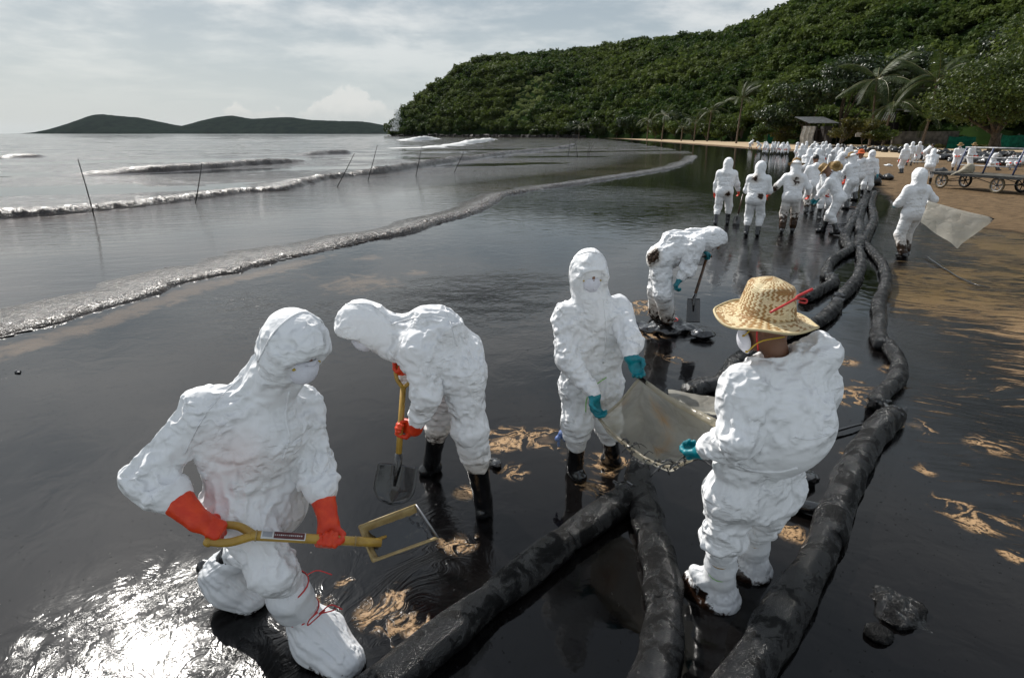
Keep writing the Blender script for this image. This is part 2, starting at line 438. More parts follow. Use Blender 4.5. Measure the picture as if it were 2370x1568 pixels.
def glove(name, parent, hand, wr, elbow, m, h=.0042, cuff=.11, flare=(.040, .056), label=None):
    a = nrm(np.asarray(elbow) - wr)
    P = list(hand) + [cap(wr + a * .005, wr - a * .02, .030, .028, .02), cap(wr, wr + a * cuff, flare[0], flare[1], .02)]
    V, Q = sdf_mesh(P, h, subs=[cap(wr + a * (cuff + .008), wr + a * (cuff + .07), flare[1] * .92, flare[1] * 1.1, .004)])
    V = smooth(V, Q, 1)
    n = fbm(V, 40, 2, 5); V = V + vnormals(V, Q) * (n * .0022)[:, None]
    o = obj(name, V, Q, m, parent)
    if label: o['label'] = label
    return o
def grip(c, thumb_axis, fore, hand='R', reach=.082, depth=.026):
    """wrist, D, N, X of a hand closed round a rod through c: thumb towards thumb_axis, coming from the forearm direction fore"""
    X = nrm(thumb_axis); D = nrm(np.asarray(fore) - X * (np.asarray(fore) @ X))
    N = np.cross(X, D) if hand == 'R' else np.cross(D, X)
    return np.asarray(c) - D * reach - N * depth, D, N, X

def boot(parent, kn, an, toe, m=None, h=.009, top=.75, r=(.068, .052), label=None, sunk=0.0):
    """rubber boot: shaft up the shin, foot, sole and heel"""
    m = m or RUBBER
    kn, an, toe = map(np.asarray, (kn, an, toe)); a = nrm(kn - an); L = np.linalg.norm(kn - an)
    f = nrm(toe - an); heel = an - a * .075 - nrm(f - a * (f @ a)) * .045
    up = an + a * L * top
    fl = nrm((toe - heel) - a * ((toe - heel) @ a) * .0)
    P = [cap(up, an + a * .03, r[0], r[1], .03), cap(an + a * .03, an - a * .03, r[1], .050, .03), cap(an - a * .05, toe - fl * .05, .048, .044, .035),
         cap(heel + a * .02, heel + a * .005, .044, .040, .02), cap(toe - fl * .06, toe - fl * .03, .047, .042, .02)]
    V, Q = sdf_mesh(P, h, subs=[cap(up + a * .02, up + a * .12, r[0] * .90, r[0] * 1.0, .004)])
    V = smooth(V, Q, 2); n = fbm(V, 22, 3, 3)
    V = V + vnormals(V, Q) * (n * .003)[:, None]
    o = obj('boot', V, Q, m, parent)
    if label: o['label'] = label
    return o

def head_prims(c, F, U, s=1.0):
    """skull, jaw, brow, nose, lips, ears on a forward and an up direction"""
    F = nrm(F); U = nrm(np.asarray(U) - F * (np.asarray(U) @ F)); S = np.cross(F, U); A = [S, F, U]
    P = [ell(c + U * .015 * s - F * .008 * s, np.array([.073, .090, .098]) * s, A, .02),
         cap(c - U * .035 * s + F * .02 * s, c - U * .088 * s + F * .062 * s, .058 * s, .032 * s, .03),
         cap(c + U * .028 * s + F * .072 * s - S * .03 * s, c + U * .028 * s + F * .072 * s + S * .03 * s, .016 * s, None, .015),
         cap(c + U * .012 * s + F * .084 * s, c - U * .028 * s + F * .104 * s, .008 * s, .013 * s, .01),
         cap(c - U * .052 * s + F * .082 * s - S * .018 * s, c - U * .052 * s + F * .082 * s + S * .018 * s, .009 * s, None, .008)]
    for q in (-1, 1):
        P.append(ell(c + S * .075 * s * q - F * .005 * s - U * .005 * s, np.array([.012, .022, .032]) * s, A, .008))
        P.append(ell(c + S * .031 * s * q + F * .073 * s + U * .008 * s, np.array([.014, .012, .009]) * s, A, .005))
    return P, (F, U, S)
def eye_attr(V, c, F, U, S, s=1.0):
    e = np.zeros(len(V))
    for q in (-1, 1):
        p = c + S * .031 * s * q + F * .082 * s + U * .008 * s
        D = (V - p); d = np.sqrt((D @ S / .014) ** 2 + (D @ U / .007) ** 2 + (D @ F / .02) ** 2)
        e = np.maximum(e, np.clip(1.5 - d, 0, 1))
        d = np.sqrt((D @ S / .020) ** 2 + ((D @ U - .022) / .004) ** 2 + (D @ F / .03) ** 2)
        e = np.maximum(e, np.clip(1.4 - d, 0, 1))
    return e

def mask(parent, c, F, U, S, s=1.0, h=.006, straps=True, print_text=None, metal=True):
    """cup respirator over nose and mouth with two yellow straps"""
    o_ = c + F * .090 * s - U * .060 * s
    V = []; n, mrings = 20, 8; Fc = []
    for i in range(mrings + 1):
        t = i / mrings
        for j in range(n):
            a = 2 * math.pi * j / n
            rx, ry = .062 * s * math.sin(t * math.pi / 2), .058 * s * math.sin(t * math.pi / 2) * (1.12 if math.sin(a) > 0 else 1)
            dep = .042 * s * math.cos(t * math.pi / 2) ** 1.2 - (.035 * s * (math.cos(a) ** 2) * t * t)
            V.append(o_ + S * rx * math.cos(a) + U * ry * math.sin(a) + F * dep)
    for i in range(mrings):
        for j in range(n): Fc.append((i * n + j, i * n + (j + 1) % n, (i + 1) * n + (j + 1) % n, (i + 1) * n + j))
    o = obj('mask', V, Fc, MASKM, parent)
    mo = o.modifiers.new('solid', 'SOLIDIFY'); mo.thickness = .003
    if straps:
        for q in (-1, 1):
            for uz in (.006, -.062):
                p0 = o_ + S * .056 * s * q * (1 if uz > 0 else .8) + U * (.028 if uz > 0 else -.040) * s - F * .012
                pts = curve([p0, c + S * .082 * s * q + U * (uz + .01) * s + F * .01, c + S * .06 * s * q + U * (uz + .02) * s - F * .075 * s], 8)
                v, f = tube(pts, .0028 * s, 5); obj('strap', v, f, YSTRAP, o)
                v, f = sdf_mesh([ell(p0 + F * .004, np.array([.008, .006, .005]) * s, [S, F, U], .004)], .004); obj('strap_staple', v, f, YSTRAP, o)
    if metal:
        v, f = tube(curve([o_ + U * .057 * s + S * k * .03 * s + F * (.018 - .010 * abs(k)) * s for k in (-1, 0, 1)], 7), .0028 * s, 5)
        obj('nose_clip', v, f, MASKM, o)
    return o

def person_root(base, label, group=None):
    o = empty('person', base); tag(o, label, 'person', group); return o

def body_caps(J, r=1.0):
    c = []
    def add(a, b, ra, rb, k=.04): c.append(cap(J[a] if isinstance(a, str) else a, J[b] if isinstance(b, str) else b, ra * r, rb * r, k))
    ch = (J['shL'] + J['shR']) / 2; pv = (J['hipL'] + J['hipR']) / 2
    fwd = nrm(np.cross(ch - pv, J['shR'] - J['shL']))         # toward the chest
    add('shL', 'shR', .065, .065); add(ch - nrm(ch - pv) * .06, pv, .105, .105); add('hipL', 'hipR', .095, .095)
    for s in 'LR':
        add(J['sh' + s] * .75 + ch * .25 - nrm(ch - pv) * .08, J['hip' + s], .085, .085)
        add('sh' + s, 'el' + s, .052, .042); add('el' + s, 'wr' + s, .042, .030)
        add('hip' + s, 'kn' + s, .082, .056); add('kn' + s, 'an' + s, .056, .040)
    add(ch + nrm(J['head'] - ch) * .02, 'head', .058, .060)
    return c, ch, pv, fwd

def coverall(J, h=.012, loose=1.0, hood=True, hood_r=(.112, .125, .135), sleeve=1.0, leg_end=1.0, arm_end=1.0, waist=1.0, extra=(), belly=0.0, slack=1.12,
             steps=50, seed=0, g=.0004, face_open=True, stain=None, cut=(), bend=.9, leg_r=1.0, comp=.8, pre=1, fine=True, taut=(), around=.55):
    body, ch, pv, cf = body_caps(J)
    P = []; t = loose
    ax = nrm(ch - pv); side = nrm(J['shL'] - J['shR'])
    P.append(cap(J['shL'], J['shR'], .088 * t, .088 * t, .06))
    P.append(cap(ch - ax * .02, pv + ax * .10, .135 * t, .128 * t * waist, .06))
    P.append(cap(pv + ax * .12, pv, .125 * t * waist, .14 * t, .06))
    P.append(cap(J['hipL'], J['hipR'], .130 * t, .130 * t, .06))
    for s in 'LR':
        P.append(cap(J['sh' + s] * .8 + ch * .2 - ax * .06, J['hip' + s] * .9 + pv * .1 + ax * .08, .108 * t, .112 * t * waist, .06))
    for s in 'LR':
        P.append(cap(J['sh' + s], J['el' + s], .086 * sleeve, .076 * sleeve, .045))
        w = J['el' + s] + (J['wr' + s] - J['el' + s]) * arm_end
        P.append(cap(J['el' + s], w, .078 * sleeve, .056 * sleeve, .03))
        P.append(cap(J['hip' + s], J['kn' + s], .122 * t * leg_r, .098 * t * leg_r, .05))
        le = leg_end[s] if isinstance(leg_end, dict) else leg_end
        P.append(cap(J['kn' + s], J['kn' + s] + (J['an' + s] - J['kn' + s]) * le, .100 * t * leg_r, .084 * t * leg_r, .035))
    subs = list(cut)
    if hood:
        F, U = nrm(J['face']), nrm(J['up'] - nrm(J['face']) * (J['up'] @ nrm(J['face']))); S = np.cross(F, U); hc = J['head'] + U * .012 - F * .008
        P.append(ell(hc, hood_r, [S, F, U], .03))
        P.append(cap(hc - F * .03 - U * .03, ch + ax * .02, .098, .105, .06))
        P.append(cap(hc - U * .05 + F * .01, ch + ax * .03 + cf * .05, .085, .085, .05))
        P.append(cap(hc - F * .06, ch - cf * .05 + ax * .02, .085, .09, .06))
        if face_open:
            subs.append(ell(hc + F * (hood_r[1] + .022) - U * .022, (.078, .092, .082), [S, F, U], .010))
    P += list(extra)
    H0 = h * 1.75 if fine else h
    V, Q = sdf_mesh(P, H0, subs)
    V = smooth(V, Q, pre)
    pin = np.zeros(len(V), bool); sl = np.full(len(V), slack)
    jb = lambda p, r, amt: amt * np.exp(-(np.linalg.norm(V - p, axis=1) / r) ** 2)
    for s in 'LR':
        w = J['el' + s] + (J['wr' + s] - J['el' + s]) * arm_end
        da = nrm(J['wr' + s] - J['el' + s]); tq = (V - w) @ da; pin |= (tq > -.045) & (np.linalg.norm(V - w - tq[:, None] * da, axis=1) < .085) & (tq < .1)
        le = leg_end[s] if isinstance(leg_end, dict) else leg_end
        e = J['kn' + s] + (J['an' + s] - J['kn' + s]) * le; d = nrm(J['an' + s] - J['kn' + s])
        pin |= (np.abs((V - e) @ d) < .03) & (np.linalg.norm(V - e, axis=1) < .13)
        sl = sl + jb(J['el' + s], .14, .07) + jb(J['kn' + s], .16, .06) + jb(J['el' + s] * .3 + w * .7, .10, .06)
    sl = sl + jb(pv + ax * .08, .2, .05) + vnoise(V, 4.0, seed + 3) * .025
    bodyc = [('c', c[1], c[2], c[3] + .010, c[4] + .010, 0) for c in body]
    mdv = np.full(len(V), .075)
    for tc, tr, ts in taut:
        q = np.exp(-(np.linalg.norm(V - tc, axis=1) / tr) ** 2); sl = 1 + (sl - 1) * (1 - ts * q); mdv *= 1 - .7 * ts * q
    if hood:
        dh = np.linalg.norm(V - J['head'], axis=1); sl = np.where(dh < .18, 1 + (slack - 1) * .25, sl); mdv = np.where(dh < .18, .016, mdv)
        if face_open: pin |= np.linalg.norm(V - (hc + F * hood_r[1] - U * .028), axis=1) < .08
        bodyc.append(('c', J['head'], J['head'] + U * .03, .092, .092, 0))
    axv = nearest_axis(V, [c for c in body if c[3] < .2])
    axv = axv + np.stack([vnoise(V, 3.5, seed + q) for q in (11, 12, 13)], 1) * .9; axv /= np.linalg.norm(axv, axis=1)[:, None]
    V = cloth(V, Q, bodyc, (sl, 1 + (sl - 1) * around, axv), pin, steps * 2 if fine else steps, g, seed, bend, .003, 6, comp=comp, anchor=.035, maxd=mdv)
    if fine:
        V, Q, (pf, slf) = subdiv(V, Q, (pin.astype(float), sl))
        V = smooth(V, Q, 1, .35)
        V = cloth(V, Q, bodyc, 1 + (slf - 1) * .15, pf > .5, 22, g * .3, seed + 1, bend, .0015, 20, comp=.8, anchor=.10, maxd=.02)
    if fine:
        hk = []
        for s in 'LR':
            ua, fa, th, sh_ = nrm(J['el' + s] - J['sh' + s]), nrm(J['wr' + s] - J['el' + s]), nrm(J['kn' + s] - J['hip' + s]), nrm(J['an' + s] - J['kn' + s])
            hk += [(J['el' + s], .11, fa), (J['el' + s], .11, ua), (J['el' + s] * .5 + J['wr' + s] * .5, .10, fa), (J['sh' + s] * .8 + ch * .2 - ax * .08, .15, ax), (J['kn' + s], .14, th), (J['kn' + s] * .5 + J['hip' + s] * .5, .15, th + side * .4), (J['hip' + s], .17, th), (J['kn' + s] * .6 + J['an' + s] * .4, .13, side)]
        hk += [(pv + ax * .10, .20, side), (pv + ax * .22, .20, ax + side * .5), (ch - ax * .12, .22, ax - side * .5), (ch, .2, side)]
        if hood: hk += [(J['head'] - U * .10, .15, F), (J['head'], .14, U)]
        kp = pf if not hood else np.maximum(pf, .55 * (np.linalg.norm(V - J['head'], axis=1) < .17))
        V = folds(V, Q, J, hk, seed + 50, 190, .0130, kp)
    return V, Q, body, (ch, pv, cf, ax, side)
def folds(V, Q, J, hooks, seed, n=80, amp=.010, keep=None):
    """long sharp creases that run out from the joints, where the cloth is pulled and pushed"""
    rng = np.random.default_rng(seed); N = vnormals(V, Q); D = np.zeros(len(V)); names = list(hooks)
    for k in range(n):
        p, r, axis = hooks[rng.integers(0, len(hooks))]
        d = np.linalg.norm(V - p, axis=1); c = np.where(d < r * rng.uniform(1.0, 1.7))[0]
        if len(c) < 5: continue
        i = rng.choice(c); nn = N[i]; t = rng.normal(size=3) * .55 + nrm(V[i] - p) * .35 + axis * rng.choice([-1, 1]) * rng.uniform(.2, 1.1)
        t = nrm(t - nn * (t @ nn)); L = rng.uniform(.10, .38); w = rng.uniform(.011, .030); A = amp * rng.uniform(.4, 1.2) * (1 if rng.random() < .72 else -.8)
        bend_ = np.cross(nn, t) * rng.normal() * L * .22
        for a, b in ((V[i] - t * L * .5, V[i] + bend_), (V[i] + bend_, V[i] + t * L * .5)):
            ab = b - a; s = np.clip(((V - a) @ ab) / (ab @ ab), 0, 1); R_ = V - a - s[:, None] * ab; dn = R_ @ nn; dt = np.linalg.norm(R_ - dn[:, None] * nn, axis=1)
            tp = s if a is not None and np.allclose(b, V[i] + bend_) else 1 - s
            h_ = np.clip(1 - dt / w, 0, 1) * (.25 + .75 * tp) * (np.abs(dn) < .05) * ((N @ nn) > .1); h_[(s <= 0) | (s >= 1)] *= .5
            D = np.where(np.abs(A * h_) > np.abs(D), A * h_, D)
    if keep is not None: D = D * (1 - keep)
    return V + N * D[:, None]
def subdivide(o, n=1):
    mo = o.modifiers.new('subdivision', 'SUBSURF'); mo.levels = n; mo.render_levels = n
def fit_check(name, J):
    pr = [('shL', 'elL'), ('elL', 'wrL'), ('shR', 'elR'), ('elR', 'wrR'), ('hipL', 'knL'), ('knL', 'anL'), ('hipR', 'knR'), ('knR', 'anR'), ('shL', 'shR'), ('hipL', 'hipR')]
    print(name, ' '.join('%s-%s %.2f' % (a, b, np.linalg.norm(J[a] - J[b])) for a, b in pr), 'head-ch %.2f' % np.linalg.norm(J['head'] - (J['shL'] + J['shR']) / 2), 'sp %.2f' % np.linalg.norm((J['shL'] + J['shR']) / 2 - (J['hipL'] + J['hipR']) / 2))
def seam(parent, tree, px, m, w=.004, n=30, name='seam', lift=.002):
    """a sewn seam that follows the cloth: points traced on it, then a flat cord laid along"""
    pts = []
    for p in curve([(x, y, 0) for x, y in px], n):
        d = V3(ray(p[0], p[1])).normalized(); hit = tree.ray_cast(V3(CAMP), d)
        if hit[0] is not None: pts.append(np.array(hit[0]) + np.array(hit[1]) * lift * (1 if Vector(hit[1]).dot(d) < 0 else -1))
    if len(pts) > 3:
        P = np.array(pts)
        P[1:-1] = (P[:-2] + P[1:-1] * 2 + P[2:]) / 4
        v, f = tube(P, w, 5); return obj(name, v, f, m, parent)
def bvh(V, Q): return BVHTree.FromPolygons([tuple(v) for v in V.tolist()], [tuple(q) for q in np.asarray(Q).tolist()])
# ================================================================== shore, sea, waves
def polyline_dist(P, L):
    """distance of 2-D points to a polyline and the side they are on (positive = left of its direction)"""
    best = np.full(len(P), 1e9); side = np.zeros(len(P)); tt = np.zeros(len(P)); acc = 0.0
    for a, b in zip(L[:-1], L[1:]):
        ab = b - a; l2 = max(ab @ ab, 1e-9); t = np.clip(((P - a) @ ab) / l2, 0, 1); D = P - a - t[:, None] * ab
        d = np.linalg.norm(D, axis=1); m = d < best; best[m] = d[m]
        side[m] = (ab[0] * (P[m, 1] - a[1]) - ab[1] * (P[m, 0] - a[0])); tt[m] = acc + t[m] * math.sqrt(l2); acc += math.sqrt(l2)
    return best, np.sign(side), tt
def in_poly(P, L):
    c = np.zeros(len(P), bool); j = len(L) - 1
    for i in range(len(L)):
        a, b = L[i], L[j]
        m = ((a[1] > P[:, 1]) != (b[1] > P[:, 1])) & (P[:, 0] < (b[0] - a[0]) * (P[:, 1] - a[1]) / (b[1] - a[1] + 1e-12) + a[0]); c ^= m; j = i
    return c
def GL(pts, z=0): return np.array([G(x, y, z)[:2] for x, y in pts])
LINE_A = GL([(-700, 1010), (-200, 840), (0, 782), (110, 752), (230, 712), (330, 682), (400, 655), (480, 640), (560, 622), (640, 604), (700, 590), (790, 572), (870, 552), (950, 535), (1030, 512), (1100, 490), (1150, 468), (1165, 452), (1220, 441), (1300, 430), (1400, 415), (1500, 400), (1570, 385), (1606, 368), (1612, 360)])
LINE_A = curve(np.c_[LINE_A, np.zeros(len(LINE_A))], 500)[:, :2]
FAR_EDGE = GL([(1600, 352), (1540, 343), (1480, 332), (1400, 322), (1330, 316.5), (1200, 313), (1000, 311.5), (900, 311)])
SEA_POLY = np.vstack([LINE_A, FAR_EDGE, [[-800, 2000], [-4000, 20000], [-30000, 20000], [-30000, -2000], [-30, -3]]])

# beach: pale dry sand by the trees, brown trodden sand, streaked oily margin
SAND_POLY = GL([(1340, 316), (1440, 321), (1530, 328), (1620, 335), (1700, 341), (1745, 345), (1830, 349), (1880, 358), (1940, 372), (2000, 388), (2010, 410), (2040, 440), (2090, 480), (2160, 505), (2260, 525), (2369, 540), (2700, 600), (3600, 420), (3600, 330), (2600, 313), (1900, 311), (1340, 311.5)])
PALE_POLY = GL([(1340, 315.5), (1440, 320), (1530, 326), (1620, 332), (1700, 337), (1745, 341), (1830, 344), (1900, 350), (2000, 362), (2369, 372), (3600, 350), (3600, 325), (2600, 312.5), (1900, 311), (1340, 311.5)])
STREAK_POLY = GL([(2030, 590), (2060, 520), (2110, 480), (2369, 520), (2900, 600), (2900, 1350), (2369, 1230), (2240, 1060), (2110, 900), (2060, 760)])
def polar(rs, a0, a1, na):
    A = np.linspace(a0, a1, na); R_, A_ = np.meshgrid(rs, A, indexing='ij')
    V = np.stack([R_ * np.sin(A_), R_ * np.cos(A_), np.zeros_like(R_)], -1).reshape(-1, 3)
    n = na; i = np.arange((len(rs) - 1) * (na - 1)); r_, c_ = i // (na - 1), i % (na - 1); b = r_ * n + c_
    return V, np.stack([b, b + 1, b + n + 1, b + n], 1)[:, ::-1]

rs = np.concatenate([[.3, .8], np.geomspace(1.3, 30, 150), np.geomspace(31, 420, 90), [700, 1500, 3000, 6000, 9000]])
V, F_ = polar(rs, rad(-80), rad(80), 330)
P2 = V[:, :2]
d, s, _ = polyline_dist(P2, SAND_POLY); ins = in_poly(P2, SAND_POLY); rr = np.linalg.norm(P2, axis=1)
sgn = np.where(ins, d, -d); sand = np.clip(sgn / (.5 + rr * .007) * .5 + .5, 0, 1)
d, s, _ = polyline_dist(P2, PALE_POLY); ins = in_poly(P2, PALE_POLY); pale = np.clip(np.where(ins, d, -d) / (.4 + rr * .01) * .5 + .5, 0, 1)
d, s, _ = polyline_dist(P2, STREAK_POLY); ins = in_poly(P2, STREAK_POLY); streak = np.clip(np.where(ins, d, -d) / 2.6 + .28, 0, 1)
def blobs(spec):
    o_ = np.zeros(len(V))
    for x, y, r, a in spec:
        c = G(x, y)[:2]; o_ = np.maximum(o_, a * np.exp(-((np.linalg.norm(P2 - c, axis=1)) / r) ** 2))
    return o_
tan_ = blobs([(1165, 1015, .18, .95), (1215, 1005, .12, .8), (1268, 1015, .16, .95), (1310, 1045, .10, .8), (1410, 1070, .14, 1.0), (1365, 1130, .10, 1.0), (1190, 1090, .10, .75), (1075, 1140, .07, .95), (1060, 1250, .10, .9),
    (950, 1462, .10, 1.1), (985, 1450, .06, 1.0), (900, 1385, .10, .8), (870, 1420, .10, .7), (800, 1350, .05, .8), (750, 1390, .05, .6), (1490, 710, .35, .75), (1500, 765, .25, .8), (1420, 760, .2, .5), (1560, 830, .12, .6), (2120, 985, .12, 1.0), (2205, 1170, .13, .8), (2260, 1205, .12, .9), (2320, 1215, .10, .7), (2340, 1285, .06, .9),
    (1960, 915, .2, .8), (1985, 890, .12, .7), (2290, 1030, .16, .7), (1950, 1040, .06, .7), (1830, 1230, .08, .8), (1870, 1265, .05, .6), (2140, 1085, .08, .6), (1310, 940, .06, .7), (2060, 855, .12, .6), (1960, 835, .12, .7), (1840, 870, .1, .5), (1590, 830, .06, .5), (1520, 818, .06, .5)])
film = np.maximum(blobs([(850, 595, .5, .8), (965, 630, .35, .8), (830, 655, 1.1, .75), (700, 640, .9, .55)]), 0)
dA, sA, _ = polyline_dist(P2, LINE_A)
edge_band = np.exp(-((dA - .55) / .42) ** 2) * (sA < 0) * np.clip((P2[:, 0] + 2.6) / -1.2, 0, 1) * (rr < 14)
film = np.maximum(film, tan_ * .75); film = np.maximum(film, edge_band * .85)
swirl = blobs([(340, 1520, .34, .65), (430, 1370, .30, .7), (700, 1480, .40, .8), (860, 1400, .3, .75), (960, 1280, .35, .7), (1000, 1180, .3, .6), (560, 1500, .3, .8), (150, 1480, .3, .5), (1545, 765, .5, .7), (1900, 520, 2.5, .7), (1780, 560, 1.8, .55), (2030, 560, 1.2, .5)])
ripple = blobs([(1080, 690, 1.3, 1.0), (960, 720, .8, 1.0), (1180, 660, 1.0, .7), (620, 740, .9, .55), (780, 720, .6, .9), (1400, 450, 4, .3), (560, 700, .8, .6)])
zg = -.004 * 0 + np.where(rr > 12, fbm(V, .25, 3, 5) * .05 * sand, 0) + fbm(V, 1.3, 3, 8) * .02 * np.clip(sand - .3, 0, 1)
V[:, 2] = zg + .012 * fbm(V, 1.1, 2, 3) * (streak > .3)

m, B = new_mat('oily_wet_shore'); pos = B('NewGeometry', 0)
px_, py_ = B('SeparateXYZ', 0, Vector=pos), B('SeparateXYZ', 1, Vector=pos)
flat = B('CombineXYZ', X=px_, Y=py_, Z=0.0)
warp = B('VectorMath', 0, _set={'operation': 'MULTIPLY_ADD'}, i0=B.vm('SUBTRACT', B.noise(flat, 1.7, 3, out=1), (.5, .5, .5)), i1=(.9, .9, 0), i2=flat)
# tan emulsion: marbled filaments and solid cores
fil = B.m('ABSOLUTE', B.m('SUBTRACT', B.noise(warp, 3.2, 6, .62, .6), .5))
core = B.noise(warp, 5.5, 7, .66, .5)
ta = B.attr('tan')
tmask = B.m('MAXIMUM', B.m('MULTIPLY', B.ramp(fil, .05, .012), B.ramp(ta, .12, .5)), B.ramp(B.m('ADD', B.m('MULTIPLY', ta, .50), B.m('SUBTRACT', core, .5)), .37, .57))
tmask = B.m('MULTIPLY', tmask, B.ramp(B.noise(flat, 42, 5, .75), .36, .50))
tmask = B.m('MULTIPLY', tmask, B.ramp(ta, .03, .15))
# streaks combed along the shore
rot = lambda v_, a_, s_: B('Mapping', Vector=B('Mapping', Vector=v_, Rotation=(0, 0, rad(a_))), Scale=s_)
stv = rot(B('VectorMath', 0, _set={'operation': 'MULTIPLY_ADD'}, i0=B.noise(flat, .7, 3, out=1), i1=(.9, .9, 0), i2=flat), 22, (.7, 5.5, 1))
sn1 = B.noise(stv, 2.6, 10, .76, .5); sn2 = B.noise(B.vm('ADD', stv, (7, 3, 0)), 2.9, 8, .74, .4)
sa = B.attr('streak')
near = B.ramp(py_, 9.0, 5.0)
scol = B.mix(near, B.mix(sn2, (.17, .098, .027), (.085, .058, .020)), B.mix(sn2, (.46, .30, .17), (.30, .18, .085)))
smask = B.m('MULTIPLY', B.ramp(B.m('ADD', sn1, B.m('ADD', B.m('MULTIPLY', B.m('SUBTRACT', sa, .72), .18), B.m('MULTIPLY', B.m('SUBTRACT', B.noise(flat, .55, 3), .5), .28))), .495, .56), B.ramp(sa, .05, .4))
# brown trodden sand and pale sand
so = B.attr('sand'); pa = B.attr('pale')
sb = B.m('ADD', B.m('ADD', so, B.m('MULTIPLY', B.m('SUBTRACT', sn1, .5), 1.5)), B.m('MULTIPLY', B.m('SUBTRACT', B.noise(flat, .35, 4), .5), .9)); smk = B.ramp(sb, .40, .62)
grain = B.noise(flat, 2.2, 8, .7); gr2 = B.noise(stv, 3.5, 6, .7)
brown = B.mix(B.ramp(gr2, .35, .65), (.036, .024, .013), (.25, .165, .09))
brown = B.mix(B.ramp(B.m('ADD', B.m('MULTIPLY', grain, .5), B.m('MULTIPLY', sn2, .5)), .50, .66), brown, (.030, .020, .011))
palec = B.mix(grain, (.36, .26, .155), (.55, .43, .29))
sandc = B.mix(B.ramp(B.m('ADD', pa, B.m('MULTIPLY', B.m('SUBTRACT', grain, .5), .5)), .4, .62), brown, palec)
# thin brown film under the sheen
fi = B.attr('film'); fmask = B.m('MULTIPLY', B.ramp(B.m('ADD', fi, B.m('MULTIPLY', B.m('SUBTRACT', B.noise(warp, 4.5, 7, .68, .4), .5), 1.3)), .45, .85), .75)
oil = B.mix(B.ramp(B.noise(flat, .35, 4), .4, .65), (.0018, .0017, .0020), (.0045, .0036, .0032))
col = B.mix(fmask, oil, B.mix(core, (.085, .055, .032), (.15, .10, .06)))
col = B.mix(smask, col, scol)
col = B.mix(tmask, col, B.mix(core, (.30, .175, .080), (.50, .325, .175)))
col = B.mix(smk, col, sandc)
rough = B.m('ADD', B.ramp(B.noise(flat, 1.2, 4), .4, .7, .045, .11), B.m('MULTIPLY', B.attr('swirl'), .085))
rough = B.m('ADD', rough, B.m('MULTIPLY', smask, .24)); rough = B.m('ADD', rough, B.m('MULTIPLY', tmask, .32))
rough = B('Mix', 0, _set={'data_type': 'FLOAT'}, i0=smk, i2=rough, i3=.85)
# relief: combed brush-lines where the oil was stirred, ripples, sparse bubbles
swv = B('VectorMath', 0, _set={'operation': 'MULTIPLY_ADD'}, i0=B.vm('SUBTRACT', B.noise(flat, 1.6, 2, .5, .8, out=1), (.5, .5, .5)), i1=(1.8, 1.8, 0), i2=flat)
comb = B.noise(rot(swv, -38, (.8, 8, 1)), 3.4, 4, .55)
lump = B.noise(swv, 9, 4, .55, 1.2)
rip = B('TexWave', 1, _set={'bands_direction': 'Y'}, Vector=warp, Scale=4.2, Distortion=5.0, Detail=3.0, Detail_Scale=2.2)
hs = B.m('MULTIPLY', B.attr('swirl'), B.m('ADD', B.m('MULTIPLY', comb, .0085), B.m('MULTIPLY', lump, .0055)))
hr = B.m('MULTIPLY', B.attr('ripple'), B.m('ADD', B.m('MULTIPLY', rip, .004), B.m('MULTIPLY', B.noise(warp, 14, 3), .007)))
hb = B.m('ADD', B.m('MULTIPLY', B.noise(flat, 3.0, 3, .5, .6), .0045), B.m('MULTIPLY', B.noise(flat, 24, 3), .00035))
spk = B.m('MULTIPLY', B.ramp(B.noise(flat, 38, 2), .68, .76), .0022)
hsn = B.m('MULTIPLY', smk, B.m('ADD', B.m('MULTIPLY', grain, .09), B.m('MULTIPLY', B.noise(flat, 14, 5, .7), .02)))
hst = B.m('MULTIPLY', B.m('MAXIMUM', smask, B.m('MULTIPLY', sa, .6)), B.m('MULTIPLY', sn1, .025))
H_ = B.m('ADD', B.m('ADD', hs, hr), B.m('ADD', B.m('ADD', hb, spk), B.m('ADD', hsn, B.m('ADD', hst, B.m('MULTIPLY', tmask, .004)))))
bs = B('BsdfPrincipled', Base_Color=col, Roughness=rough, IOR=1.34, Specular_IOR_Level=B.ramp(smk, 0, 1, .5, .2), Normal=B('Bump', Strength=1.0, Distance=1.0, Height=H_))
SHORE = out(m, B, bs)
o = obj('ground', V, F_, SHORE, attrs=dict(sand=sand, pale=pale, streak=streak, tan=tan_, film=film, swirl=swirl, ripple=ripple)); o['kind'] = 'structure'

# ---- sea: a thin sheet running up the shore, open water to the horizon
rs = np.concatenate([np.geomspace(5.0, 60, 230), np.geomspace(61, 600, 110), np.geomspace(640, 9000, 40)])
V, F_ = polar(rs, rad(-82), rad(36), 420)
c = V[F_].mean(1)[:, :2]; keep = in_poly(c, SEA_POLY); F_ = F_[keep]
used = np.unique(F_); mp = np.full(len(V), -1); mp[used] = np.arange(len(used)); V = V[used]; F_ = mp[F_]
rr = np.linalg.norm(V[:, :2], axis=1); dA, sA, _ = polyline_dist(V[:, :2], LINE_A)
sw = np.clip((dA - 7) / 14, 0, 1)
dirw = np.array([.35, -.94]); ph = (V[:, :2] @ dirw)
wav = np.sin(ph * .45 + 1.8 * vnoise(V, .05, 3)) * .5 + np.sin(ph * .9 + 2.2 * vnoise(V, .08, 7)) * .3 + fbm(V, .5, 3, 9) * .5
V[:, 2] = .012 + sw * wav * np.clip(rr / 60, 0, 1) * .16 * np.clip(1.2 - rr / 900, 0, 1) + .10 * sw * 0
m, B = new_mat('oily_sea_water'); pos = B('NewGeometry', 0)
px_, py_ = B('SeparateXYZ', 0, Vector=pos), B('SeparateXYZ', 1, Vector=pos)
